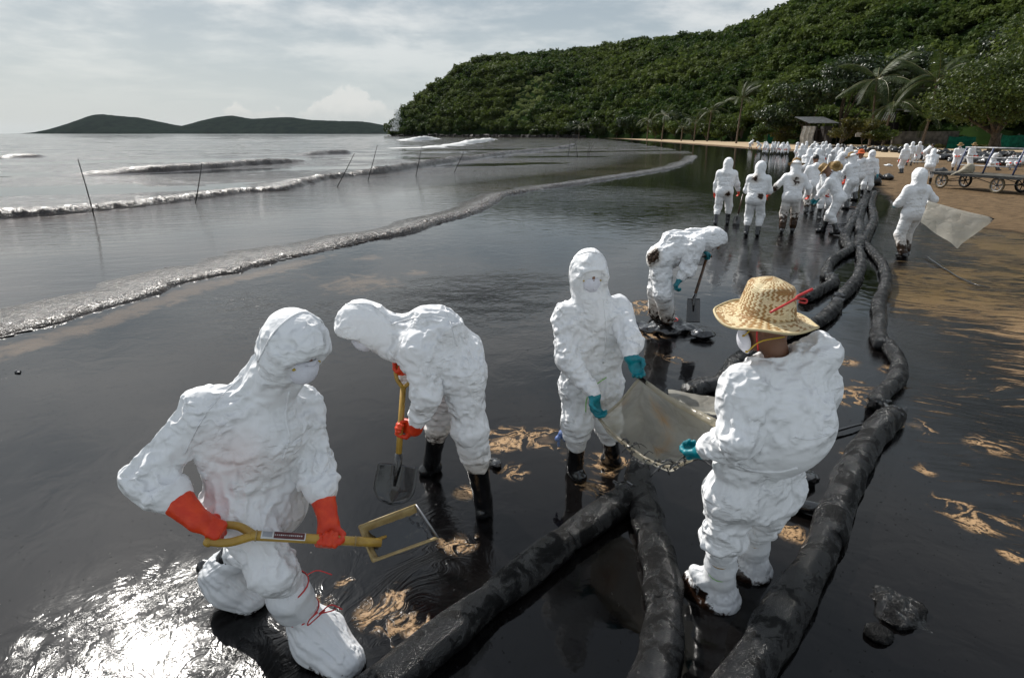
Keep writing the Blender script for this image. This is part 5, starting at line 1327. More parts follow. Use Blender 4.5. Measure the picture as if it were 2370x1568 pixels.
# ---------------------------------------------------------------- bent worker with the short shovel, behind
def worker_four():
    J = dict(head=at(1655, 552, 6.62), face=nrm((.55, -.15, -.82)), up=nrm((.82, -.05, .56)),
             shR=at(1608, 560, 6.50), shL=at(1600, 542, 6.86), hipR=at(1528, 588, 6.60), hipL=at(1532, 582, 6.84),
             elR=at(1590, 620, 6.45), elL=at(1622, 590, 6.92))
    J['knR'] = at(1535, 672, 6.52); J['anR'] = G(1548, 748, .10); J['toeR'] = G(1572, 760, .03)
    J['knL'] = at(1520, 660, 6.90); J['anL'] = G(1516, 735, .10); J['toeL'] = G(1540, 748, .03)
    top, neck, tip = at(1636, 592, 6.80), at(1605, 690, 6.55), at(1603, 745, 6.45)
    D = nrm(np.array([.75, .1, -.5])); X = nrm(np.cross(nrm(neck - top), D)) ; w, D, N, X = grip(top, np.array([-.1, -1, 0.]), D, 'L', depth=.03); J['wrL'] = w
    hL = hand_prims(w, D, N, X, (60, 70, 40), .8, 1.0, fat=1.1)
    gr = at(1563, 660, 6.40); D2 = nrm(gr - J['elR']); J['wrR'] = gr - D2 * .09
    hR = hand_prims(J['wrR'], D2, nrm(np.cross(D2, [0, 1, 0])), nrm([0, 1, 0] - D2 * D2[1]), (45, 50, 30), .6, 1.0, fat=1.1)
    fit_check('four', J)
    root = person_root(G(1545, 755), 'bent worker in soiled white suit and teal gloves leaning on the short black shovel')
    person_body(root, J)
    V, Q, body, _ = coverall(J, .016, hood_r=(.105, .115, .130), sleeve=1.08, arm_end=.85, leg_end=.80, loose=1.04, seed=12, slack=1.02, steps=45,
             extra=[ell(at(1570, 545, 6.68), (.2, .17, .12), None, .06)])
    st = stain_by_height(V, .12, .62, .62)
    d = np.linalg.norm((V - at(1500, 592, 6.5)), axis=1); st = np.maximum(st, np.clip(1.3 - d / .14, 0, .9))
    obj('coverall', V, Q, TYVEK, root, attrs={'stain': st, 'tint': V[:, 2] * 0})
    for hp, s in ((hR, 'R'), (hL, 'L')): glove('glove', root, hp, J['wr' + s], J['el' + s], TEAL, cuff=.05, flare=(.034, .040), h=.008)
    for s in 'LR': boot(root, J['kn' + s], J['an' + s], J['toe' + s], top=.50, h=.014)
    rope_ring(root, J['anR'] + np.array([0, 0, .06]), np.array([0, 0, 1.]), .10, REDSTR, w=.006)
    round_shovel(top, neck, tip, .075, 'short shovel with oily brown shaft and black square blade', OILYWOOD, OILMET, square=True, grip_kind='T', dish=.012)
worker_four()

# ---------------------------------------------------------------- worker in the straw hat, seen from behind
def straw_mat():
    m, B = new_mat('woven_straw'); uv = B('UVMap'); x, y = B('SeparateXYZ', 0, Vector=uv), B('SeparateXYZ', 1, Vector=uv)
    row = B.m('FLOOR', B.m('MULTIPLY', y, 1.0)); zig = B.m('MULTIPLY', B.m('PINGPONG', y, 1.0), .8)
    cell = B('CombineXYZ', X=B.m('FLOOR', B.m('ADD', x, zig)), Y=row, Z=0.0)
    rnd = B('TexWhiteNoise', 0, Vector=cell)
    big = B.noise(B('CombineXYZ', X=B.m('MULTIPLY', x, .10), Y=B.m('MULTIPLY', y, .22), Z=2.), 1.0, 3)
    on = B.ramp(B.m('ADD', B.m('MULTIPLY', B.m('MODULO', B.m('FLOOR', B.m('ADD', x, zig)), 2.0), .40), B.m('ADD', B.m('MULTIPLY', rnd, .25), B.m('MULTIPLY', B.m('SUBTRACT', big, .5), 2.6))), .34, .42)
    c = B.mix(on, (.82, .68, .42), (.34, .17, .05))
    c = B.mix(B.m('MULTIPLY', rnd, .35), c, (.50, .34, .13))
    fx = B.m('ABSOLUTE', B.m('SUBTRACT', B.m('FRACT', B.m('ADD', x, zig)), .5)); fy = B.m('ABSOLUTE', B.m('SUBTRACT', B.m('FRACT', y), .5))
    hgt = B.m('MULTIPLY', B.ramp(fx, .5, .3), B.ramp(fy, .5, .3))
    return out(m, B, B('BsdfPrincipled', Base_Color=c, Roughness=.55, Normal=B('Bump', Strength=.7, Distance=.004, Height=hgt)))
STRAW = straw_mat(); STRAWRIM = mat('pale_straw_binding', (.62, .50, .28), .6, bump=.3, bscale=120)
STRAWFAR = mat('tan_straw', (.36, .22, .07), .6, var=.25, scale=30, bump=.4, bscale=90)
def hat(parent, c, up, r=.20, crown_r=.105, crown_h=.125, tilt_dir=None, n=64, m=None, dent=True, rimm=None, fwdv=(0, 1, 0), rows=1.0):
    up = nrm(up); x = nrm(np.cross(fwdv, up)); y = np.cross(up, x); prof = []
    for k in range(9): t = k / 8; prof.append((crown_r * (.02 + .76 * t), crown_h * (1.0 - .07 * t ** 2.5), 0))
    for k in range(1, 13): t = k / 12; prof.append((crown_r * (.78 + .22 * t), crown_h * (.93 - .93 * t), 1))
    for k in range(1, 17): t = k / 16; prof.append((crown_r + (r - crown_r) * t, -.012 * math.sin(t * 3.1) - .022 * t * t, 2))
    V = []; UV = []
    acc = 0; pr = None
    for rr, z, part in prof:
        if pr is not None: acc += math.hypot(rr - pr[0], z - pr[1])
        pr = (rr, z)
        for j in range(n):
            a = 2 * math.pi * j / n; R_, zz_ = rr, z
            if part < 2:
                sq = 1 - .07 * (1 - abs(math.cos(2 * a))) * min(1, z / crown_h + .2) if dent else 1
                R_ *= sq * (1.08 if part else 1.0) * (1.0 + .05 * math.cos(2 * a))
                if dent: zz_ = z - (.018 * (1 - abs(math.cos(a)) ** .7) * (rr / crown_r) if part == 0 else .018 * (1 - abs(math.cos(a)) ** .7) * (z / crown_h)) + (.018 * max(0, 1 - rr / crown_r * 1.4) if part == 0 else 0)
            else:
                q = (rr - crown_r) / (r - crown_r); zz_ += q * (.010 * math.cos(2 * a + .6) + .006 * math.sin(5 * a + 1))
            V.append(np.asarray(c) + x * R_ * math.cos(a) + y * R_ * math.sin(a) + up * zz_)
            UV.append((j / n * max(14, 2 * math.pi * min(rr, crown_r * 1.5) / .016) if False else j / n * 60, acc / .0088 * rows))
    F_ = [(i * n + j, (i + 1) * n + j, (i + 1) * n + (j + 1) % n, i * n + (j + 1) % n) for i in range(len(prof) - 1) for j in range(n)]
    F_.append(tuple(range(n)))
    o = obj('straw_hat', V, F_, m or STRAW, parent)
    uvl = o.data.uv_layers.new(name='UVMap')
    for p in o.data.polygons:
        us = [UV[o.data.loops[l].vertex_index] for l in p.loop_indices]; wrap = max(u[0] for u in us) - min(u[0] for u in us) > 30
        for l, u in zip(p.loop_indices, us): uvl.data[l].uv = ((u[0] + 60 if wrap and u[0] < 30 else u[0]), u[1])
    mo = o.modifiers.new('solid', 'SOLIDIFY'); mo.thickness = .004
    if n > 32:
        rim = [V[(len(prof) - 1) * n + j % n] for j in range(n + 1)]
        v, f = tube(rim, .0055, 6); obj('brim_binding', v, f, rimm or STRAWRIM, o)
    return o

def worker_five():
    J = dict(head=at(1778, 745, 2.36), face=nrm((-.72, .62, -.25)), up=nrm((-.05, .06, 1.0)),
             shL=at(1722, 880, 2.22), shR=at(1890, 862, 2.42), hipL=at(1698, 1120, 2.34), hipR=at(1795, 1108, 2.48),
             elL=at(1706, 990, 2.16), elR=at(1868, 1000, 2.62))
    J['knL'] = at(1672, 1235, 2.36); J['anL'] = G(1666, 1335, .13); J['toeL'] = G(1650, 1372, .04) + np.array([-.06, .10, 0])
    J['knR'] = at(1755, 1205, 2.58); J['anR'] = G(1742, 1272, .13); J['toeR'] = G(1722, 1296, .04) + np.array([-.05, .1, 0])
    gl = at(1608, 1052, 2.36); D = nrm(gl - J['elL']); D = nrm(D + np.array([0, .3, -.2])); X = nrm(np.cross(D, [.3, -.9, .3])); N = np.cross(D, X)
    J['wrL'] = gl - D * .085; hL = hand_prims(J['wrL'], D, N, X, (60, 65, 40), .8, 1.0, fat=1.08)
    gr = at(1660, 985, 2.80); D2 = nrm(gr - J['elR']); J['wrR'] = gr - D2 * .09; X2 = nrm(np.cross([0, 0, 1], D2)); N2 = np.cross(X2, D2)
    hR = hand_prims(J['wrR'], D2, N2, X2, (60, 65, 40), .8, 1.0, fat=1.08)
    fit_check('five', J)
    root = person_root(G(1690, 1340), 'worker in woven straw sun hat seen from behind with white bags over the feet')
    _, (F, U, S) = person_body(root, J)
    ch = (J['shL'] + J['shR']) / 2; pv = (J['hipL'] + J['hipR']) / 2
    V, Q, body, (ch, pv, cf, ax, side) = coverall(J, .0115, hood=False, sleeve=1.0, arm_end=.86, leg_end=dict(L=.16, R=.10), loose=.99, seed=21, slack=1.02, steps=60, waist=.88, leg_r=.92,
             extra=[cap(at(1790, 850, 2.30), at(1900, 800, 2.34), .075, .090, .05), cap(at(1760, 830, 2.36), at(1860, 812, 2.52), .055, .065, .05), ell(at(1830, 960, 2.26), (.19, .14, .22), None, .07),
                    cap(at(1745, 835, 2.30), at(1800, 800, 2.50), .05, .05, .04)],
             cut=[cap(J['head'] + np.array([0, 0, -.10]), J['head'] + np.array([0, 0, .1]), .072, .12, .02)])
    st = stain_by_height(V, .2, .34, .35)
    # gathered waist
    wz = pv + ax * .10; d = (V - wz) @ ax; nr = (V - wz) - d[:, None] * ax; torso = np.linalg.norm(nr, axis=1) < .30
    V = V - nr * (np.exp(-(d / .022) ** 2) * .05 * torso)[:, None]
    V += nr * (np.exp(-((d - .05) / .035) ** 2) * .05 * torso)[:, None]
    o = obj('coverall', V, Q, TYVEK, root, attrs={'stain': st, 'tint': V[:, 2] * 0}); subdivide(o)
    t = bvh(V, Q)
    seam(o, t, [(1845, 1080), (1800, 1090), (1740, 1086), (1700, 1072)], TYVEK, .005)
    seam(o, t, [(1840, 1010), (1875, 1014), (1915, 1004)], TYVEK, .003)
    # collar hides the neck hole; hat, mask, straps
    hc = J['head'] + np.array([0, 0, .052])
    ho = hat(root, at(1772, 722, 2.36), nrm((.05, -.03, 1.0)), r=.20, crown_r=.106, crown_h=.135, fwdv=(.8, .6, 0))
    ms = mask(root, J['head'] + U * -.005, F, U, S, 1.05)
    txt = J['head'] + F * .075 - U * .078 - S * -.0
    rb = curve([at(1782, 722, 2.18), at(1838, 692, 2.22), at(1845, 685, 2.24), at(1880, 668, 2.25)], 16); v, f = tube(rb, np.r_[np.full(10, .0045), np.full(6, .0055)], 6); obj('red_ribbon', v, f, REDSTR, ho)
    v, f = tube(curve([at(1843, 690, 2.24), at(1865, 692, 2.24), at(1864, 700, 2.23), at(1848, 697, 2.23)], 10), .004, 6); obj('red_ribbon', v, f, REDSTR, ho)
    chin = [J['head'] + S * -.082 + U * .05, J['head'] + S * -.088 - U * .03 + F * .02, J['head'] + S * -.07 - U * .10 + F * .03]
    v, f = tube(curve(chin, 8), .004, 5); obj('chin_ribbon', v, f, REDSTR, ho)
    for hp, s in ((hR, 'R'), (hL, 'L')): glove('glove', root, hp, J['wr' + s], J['el' + s], TEAL, cuff=.05, flare=(.034, .040), h=.005)
    for s in 'LR': boot(root, J['kn' + s], J['an' + s], J['toe' + s], top=.5)
    for s in 'LR':
        k, a, tt = J['kn' + s], J['an' + s], J['toe' + s]; fl = nrm(tt - a); mid = a * .45 + k * .55
        P = [cap(k * .78 + a * .22, k * .50 + a * .50, .066, .070, .02), cap(k * .40 + a * .60, k * .22 + a * .78, .076, .074, .02),
             cap(a + np.array([0, 0, .0]), a + np.array([0, 0, -.09]), .072, .110, .05), cap(a + np.array([0, 0, -.06]), tt, .088, .075, .05)]
        if s == 'L': P.append(cap(a + np.array([-.08, .02, .0]), a + np.array([-.11, .04, .03]), .05, .035, .05))
        Vb, Qb = sdf_mesh(P, .010); Vb = smooth(Vb, Qb, 1)
        pin = np.zeros(len(Vb), bool)
        for q in (.46, .72): pin |= np.linalg.norm(Vb - (k * (1 - q) + a * q), axis=1) < .075
        Vb = cloth(Vb, Qb, [cap(k, a, .062, .062), cap(a, tt, .06, .05)], 1.045, pin, 24, .0005, 6, .95, .004, 18, maxd=.03)
        Vb[:, 2] = np.maximum(Vb[:, 2], -.03)
        stb = np.clip(1 - Vb[:, 2] / .12, 0, 1) * .52 + np.clip((-(Vb - a)[:, 0] - .04) / .15, 0, .30) * (Vb[:, 2] < .2)
        b = obj('foot_bag', Vb, Qb, BAGW, root, attrs={'stain': stb}); subdivide(b)
        rope_ring(b, k * .27 + a * .73, nrm(k - a), .074, GREENSTR, w=.003)
        rope_ring(b, k * .54 + a * .46, nrm(k - a), .068, TANWOOD, w=.003)
worker_five()
# ================================================================== absorbent booms, clear bags, cart, debris, poles
def boom_mat():
    m, B = new_mat('oil_soaked_boom_fabric'); v = B('TexCoord', 3)
    n = B.noise(v, 9, 5, .6); mesh_ = B('TexVoronoi', 0, _set={'feature': 'F1'}, Vector=v, Scale=190.0)
    wet = B.ramp(B.noise(v, 7, 5, .65, .5), .40, .56)
    c = B.mix(B.ramp(n, .35, .7), (.0022, .0022, .0025), (.008, .0077, .0074))
    H_ = B.m('ADD', B.m('MULTIPLY', mesh_, .35), B.m('ADD', B.m('MULTIPLY', n, .9), B.m('MULTIPLY', B.noise(v, 34, 4, .6), .35)))
    return out(m, B, B('BsdfPrincipled', Base_Color=c, Roughness=B.ramp(wet, 0, 1, .50, .13), Specular_IOR_Level=B.ramp(wet, 0, 1, .16, .75), Normal=B('Bump', Strength=.8, Distance=.022, Height=H_)))
BOOM = boom_mat()
def boom(label, pts, r, z=.05, seed=0, ties=(), group='black oil booms lying along the shore', twist=.0, seg=22, step=None, sections=None):
    """a stuffed fabric sleeve: bulges, long creases, pinched ends"""
    P = np.array([G(x, y, z) for x, y in pts]); L_ = curve(P, 200); s_ = np.r_[0, np.cumsum(np.linalg.norm(np.diff(L_, axis=0), axis=1))]
    D_ = np.linalg.norm(L_, axis=1).mean(); step = step or max(.02, D_ * .006); n = max(12, int(s_[-1] / step))
    C = np.stack([np.interp(np.linspace(0, s_[-1], n), s_, L_[:, k]) for k in range(3)], 1)
    root = empty('oil_boom', C[n // 2] * [1, 1, 0]); tag(root, label, 'oil boom', group)
    secs = sections or [(0, 1)]
    for a, b in secs:
        i0, i1 = int(a * (n - 1)), int(b * (n - 1)); c = C[i0:i1 + 1]; m_ = len(c)
        if m_ < 5: continue
        u = np.linspace(0, 1, m_); ln = np.linalg.norm(np.diff(c, axis=0), axis=1).sum(); e = np.minimum(u, 1 - u) * ln
        rad_ = r * .84 * (.86 + .14 * np.clip(e / (r * 1.3), 0, 1) ** .6) * (1 + .10 * vnoise(np.c_[u * ln * 2.2, u * 0, u * 0 + seed], 1, seed))
        V, F_ = tube(c, rad_, seg); ax = np.repeat(c, seg, 0); d = V - ax; rr_ = np.linalg.norm(d, axis=1)[:, None]; dn = d / np.maximum(rr_, 1e-6)
        su = np.repeat(u * ln, seg); th = np.tile(np.arange(seg) / seg * 2 * math.pi, m_) + twist * su
        crease = -np.abs(vnoise(np.c_[np.cos(th) * 2.2, np.sin(th) * 2.2, su * 1.5 + seed], 1.0, seed + 1)) * .17 + vnoise(np.c_[np.cos(th) * .8, np.sin(th) * .8, su * 7], 1, seed + 2) * .10
        rings = vnoise(np.c_[su * 16, np.cos(th) * .5, np.sin(th) * .5], 1.0, seed + 4) * .035
        V = V + d * (crease + rings)[:, None] ; V[:, 2] = np.where(V[:, 2] < z - r * .35, z - r * .35 + (V[:, 2] - z + r * .35) * .3, V[:, 2])
        s = obj('sleeve', V, F_, BOOM, root)
    for t in ties:
        i = int(t * (n - 1)); T = nrm(C[min(i + 1, n - 1)] - C[max(i - 1, 0)])
        P_ = [ell(C[i] + np.array([0, 0, .01]), (r * .72, r * .5, r * .72), frame(T)[0:1] + (T,) + (frame(T)[2],), .02)]
        for q in range(4):
            dd = nrm(np.array([math.cos(q * 1.7 + seed), math.sin(q * 1.7 + seed), .7])); P_.append(cap(C[i], C[i] + dd * r * 1.05, r * .30, r * .12, .02))
        v, f = sdf_mesh(P_, max(.012, r * .14)); v = v + vnormals(v, f) * (fbm(v, 30, 2, seed) * r * .12)[:, None]; obj('tie_knot', v, f, OILMET, root)
    return root
boom('near oil boom crossing diagonally from the bottom edge to the bag', [(800, 1640), (860, 1600), (930, 1550), (1000, 1492), (1080, 1430), (1180, 1350), (1280, 1272), (1360, 1212), (1430, 1165), (1458, 1135)], .112, .05, 1, (.985,), sections=[(0, .40), (.395, .68), (.675, 1)])
boom('near oil boom running straight down below the clear bag', [(1480, 1660), (1515, 1560), (1535, 1470), (1535, 1370), (1518, 1270), (1495, 1190), (1478, 1120), (1478, 1075)], .118, .05, 2, (), sections=[(0, .33), (.325, .62), (.615, 1)])
boom('long oil boom sweeping from the bottom edge up past the hat wearer', [(1640, 1720), (1700, 1600), (1770, 1490), (1835, 1385), (1890, 1285), (1930, 1190), (1965, 1105), (2000, 1035), (2040, 985), (2072, 960)], .122, .055, 3, (.99,), sections=[(0, .44), (.435, .70), (.695, 1)])
boom('short twisted oil boom with a knotted end beyond the long one', [(2030, 940), (2035, 918), (2058, 895), (2078, 868), (2078, 835), (2060, 806), (2040, 785)], .098, .055, 4, (.03,), twist=6)
boom('wriggling oil boom rising towards the walker with the bag', [(2038, 800), (2032, 770), (2036, 735), (2034, 700), (2050, 655), (2046, 622), (2030, 595), (2010, 575), (1996, 561)], .105, .055, 5, (), twist=4, sections=[(0, .55), (.545, 1)])
boom('oil boom lying behind the straw hat to the left', [(1590, 905), (1625, 893), (1665, 885), (1697, 845), (1731, 815), (1770, 792), (1830, 765), (1889, 746), (1928, 714), (1938, 697)], .105, .055, 6, (.99,), sections=[(0, .35), (.345, .62), (.615, 1)])
boom('bluish oil boom bending right of the straw hat', [(1862, 690), (1903, 668), (1928, 655), (1922, 643), (1913, 634), (1920, 608), (1944, 591), (1969, 577)], .115, .06, 7, (.36,), sections=[(0, .36), (.37, 1)])
boom('middle strand of the three booms leading to the crowd', [(1937, 692), (1965, 667), (1986, 636), (1993, 602), (1987, 574)], .105, .06, 8, (.02, .98))
boom('left far strand of boom among the workers', [(1969, 578), (1955, 548), (1972, 512), (1988, 482), (2003, 454), (2006, 430)], .13, .07, 9, (.5,), sections=[(0, .5), (.5, 1)])
boom('centre far strand of boom among the workers', [(1987, 574), (1990, 540), (1988, 505), (2000, 470), (2012, 442)], .13, .07, 10, (.5,), sections=[(0, .5), (.5, 1)])
boom('right far strand of boom at the edge of the sand', [(1996, 561), (2010, 535), (2022, 505), (2016, 472), (2024, 445)], .13, .07, 11, (.5,), sections=[(0, .5), (.5, 1)])

def film_mat(name, tint, alpha, oil=.5, brown=0.0):
    m, B = new_mat(name); v = B('TexCoord', 3)
    n = B.noise(v, 3.5, 5, .6, .4); crease = B('TexVoronoi', 0, _set={'feature': 'DISTANCE_TO_EDGE'}, Vector=B('VectorMath', 0, _set={'operation': 'MULTIPLY_ADD'}, i0=B.noise(v, 4, 3, out=1), i1=(.3, .3, .3), i2=v), Scale=5.0)
    bl = B.attr('brown'); ol = B.attr('oil')
    bm = B.ramp(B.m('ADD', bl, B.m('MULTIPLY', B.m('SUBTRACT', n, .5), 1.0)), .45, .85)
    om = B.ramp(B.m('ADD', ol, B.m('MULTIPLY', B.m('SUBTRACT', B.noise(v, 22, 6, .7, .8), .5), 1.3)), .55, .66)
    c = B.mix(bm, tint, (.62, .36, .15)); c = B.mix(om, c, (.02, .012, .008))
    p = B('BsdfPrincipled', Base_Color=c, Roughness=.22, Specular_IOR_Level=.6, Normal=B('Bump', Strength=.35, Distance=.02, Height=B.m('ADD', B.ramp(crease, 0, .12), B.m('MULTIPLY', B.noise(v, 16, 4), .5))))
    tl = B('BsdfTranslucent', Color=c); tr = B('BsdfTransparent', Color=(.86, .85, .80, 1))
    s1 = m.node_tree.nodes.new('ShaderNodeMixShader'); s1.inputs[0].default_value = .5; L = m.node_tree.links.new; L(p, s1.inputs[1]); L(tl, s1.inputs[2])
    s2 = m.node_tree.nodes.new('ShaderNodeMixShader'); L(B.m('ADD', B.m('MULTIPLY', B.ramp(n, .35, .65), .15), B.m('ADD', alpha, B.m('ADD', B.m('MULTIPLY', bm, .25), om)), clamp=True), s2.inputs[0]); L(tr, s2.inputs[1]); L(s1.outputs[0], s2.inputs[2])
    return out(m, B, s2.outputs[0])
FILM = film_mat('clear_plastic_film', (.80, .76, .66), .40)
FILMROLL = film_mat('rolled_plastic_edge', (.55, .50, .40), .60)
def held_bag():
    """big clear sack held open between two workers"""
    A, Bp, C, D = at(1480, 872, 3.27), at(1655, 978, 2.72), at(1600, 1062, 2.44), at(1386, 968, 3.29)
    Em, En = at(1500, 1062, 2.86), at(1430, 1012, 3.08)
    loop = curve([A, (A * .6 + Bp * .4) + [0, 0, -.02], Bp, at(1650, 1040, 2.55), C, at(1555, 1078, 2.62), Em, En, D, (D * .5 + A * .5) + [0, 0, -.03], A], 72)
    cen = loop.mean(0); deep = np.array([.10, .42, -.33]); nv = 26; V = []; n = len(loop) - 1
    for j in range(nv + 1):
        t = j / nv; k = math.sin(t * math.pi / 2)
        for i in range(n):
            p = loop[i]; q = cen + deep * k + (p - cen) * math.cos(t * math.pi / 2) ** .55; V.append(q)
    V = np.array(V); V[:, 2] = np.maximum(V[:, 2], .06)
    nz = fbm(V, 5, 4, 3); F_ = [(j * n + i, j * n + (i + 1) % n, (j + 1) * n + (i + 1) % n, (j + 1) * n + i) for j in range(nv) for i in range(n)]
    fade = np.repeat(np.clip(np.arange(nv + 1) / 4, 0, 1), n); V = V + np.stack([nz, fbm(V, 5, 4, 8), fbm(V, 5, 4, 5)], 1) * .03 * fade[:, None]
    root = empty('plastic_bag', cen * [1, 1, 0]); tag(root, 'big clear plastic bag of oily sand held open between two workers', 'bag')
    br = np.exp(-(np.linalg.norm(V - at(1485, 985, 3.25), axis=1) / .22) ** 2) * 1.15
    ol = np.clip((.30 - V[:, 2]) / .22, 0, 1) * .75 + np.exp(-(np.linalg.norm(V - at(1520, 1065, 2.8), axis=1) / .16) ** 2) * .5
    obj('film', V, F_, FILM, root, attrs=dict(brown=br, oil=np.clip(ol, 0, .95)))
    e = curve([A, (A * .6 + Bp * .4) + [0, 0, -.02], Bp], 30); v, f = tube(e, np.linspace(.012, .022, 30), 10); olr = np.clip(1 - np.repeat(np.linspace(0, 1, 30), 10) * 2.2, 0, 1) * .85
    obj('rolled_edge', v, f, FILMROLL, root, attrs=dict(brown=olr * .5, oil=olr))
    for P_, r in (([D, En, Em, at(1555, 1078, 2.62), C], .008), ([D, (D * .5 + A * .5) + [0, 0, -.03], A], .009)):
        e = curve(P_, 24); v, f = tube(e, r, 8); obj('rolled_edge', v, f, FILMROLL, root, attrs=dict(brown=np.full(len(v), .3), oil=np.full(len(v), .45)))
    # slack skirt of film beyond the far rim
    sk = []; n2 = 24
    up_ = curve([at(1545, 905, 3.45), at(1600, 908, 3.35), at(1672, 915, 3.2)], n2); lo_ = curve([(A * .5 + Bp * .5), (A * .25 + Bp * .75), Bp + [.08, .1, 0.0]], n2)
    for j in range(9):
        for i in range(n2): p = up_[i] * (1 - j / 8) + lo_[i] * j / 8; sk.append(p + np.array([0, 0, -.05 * math.sin(j / 8 * math.pi)]))
    sk = np.array(sk); sk[:, 2] += fbm(sk, 7, 3, 2) * .025
    obj('film', sk, [(j * n2 + i, j * n2 + i + 1, (j + 1) * n2 + i + 1, (j + 1) * n2 + i) for j in range(8) for i in range(n2 - 1)], FILM, root, attrs=dict(brown=np.zeros(len(sk)), oil=np.full(len(sk), .15)))
    # weed and oil clotted on the lower lip
    rng = np.random.default_rng(6); parts = []
    for k in range(30):
        b = curve([En, Em, at(1555, 1078, 2.62), C], 60)[rng.integers(4, 56)] + rng.normal(size=3) * .012; d = rng.normal(size=3) * [1, .6, .5]; l = rng.uniform(.02, .06)
        parts.append(tube(curve([b, b + d * l * .5 + [0, 0, .012], b + d * l + [0, 0, -.02]], 6), np.linspace(.006, .002, 6) * rng.uniform(.7, 1.5), 5))
    v, f = join(parts); o = obj('clotted_weed', v, f, OILMET, root); o['kind'] = 'stuff'
held_bag()
def carried_bag():
    c = [at(2150, 462, 10.55), at(2300, 505, 10.2), at(2215, 575, 9.9), at(2128, 512, 10.5)]; nU, nV = 26, 16; V = []
    for side in (1, -1):
        for i in range(nU + 1):
            for j in range(nV + 1):
                u, v = i / nU, j / nV; p = (c[0] * (1 - u) + c[1] * u) * (1 - v) + (c[3] * (1 - u) + c[2] * u) * v
                V.append(p + np.array([0, -1, .3]) * side * .05 * math.sin(math.pi * u) ** .6 * math.sin(math.pi * v) ** .6)
    V = np.array(V); h = (nU + 1) * (nV + 1); V[:, 1] += fbm(V, 4, 3, 2) * .05; V[:, 2] = np.maximum(V[:, 2] + fbm(V, 3, 3, 5) * .03, .03)
    F_ = [(s * h + i * (nV + 1) + j, s * h + (i + 1) * (nV + 1) + j, s * h + (i + 1) * (nV + 1) + j + 1, s * h + i * (nV + 1) + j + 1) for s in (0, 1) for i in range(nU) for j in range(nV)]
    uu = np.tile(np.repeat(np.linspace(0, 1, nU + 1), nV + 1), 2); vv = np.tile(np.tile(np.linspace(0, 1, nV + 1), nU + 1), 2)
    ol = np.clip((uu - .9) * 10, 0, 1) * np.clip(1 - vv * 2.5, 0, 1) * .75 + np.exp(-(((uu - .62) / .05) ** 2 + ((vv - .35) / .08) ** 2)) * .6 + np.exp(-((vv) / .03) ** 2) * .45 * (uu > .3)
    o = root_mesh('plastic_sheet_bag', V, F_, film_mat('hazy_plastic_film', (.78, .74, .66), .50), c[0] * [1, 1, 0], attrs=dict(brown=uu * 0, oil=ol)); tag(o, 'hazy plastic bag trailing from the hand of the worker walking away', 'bag')
carried_bag()

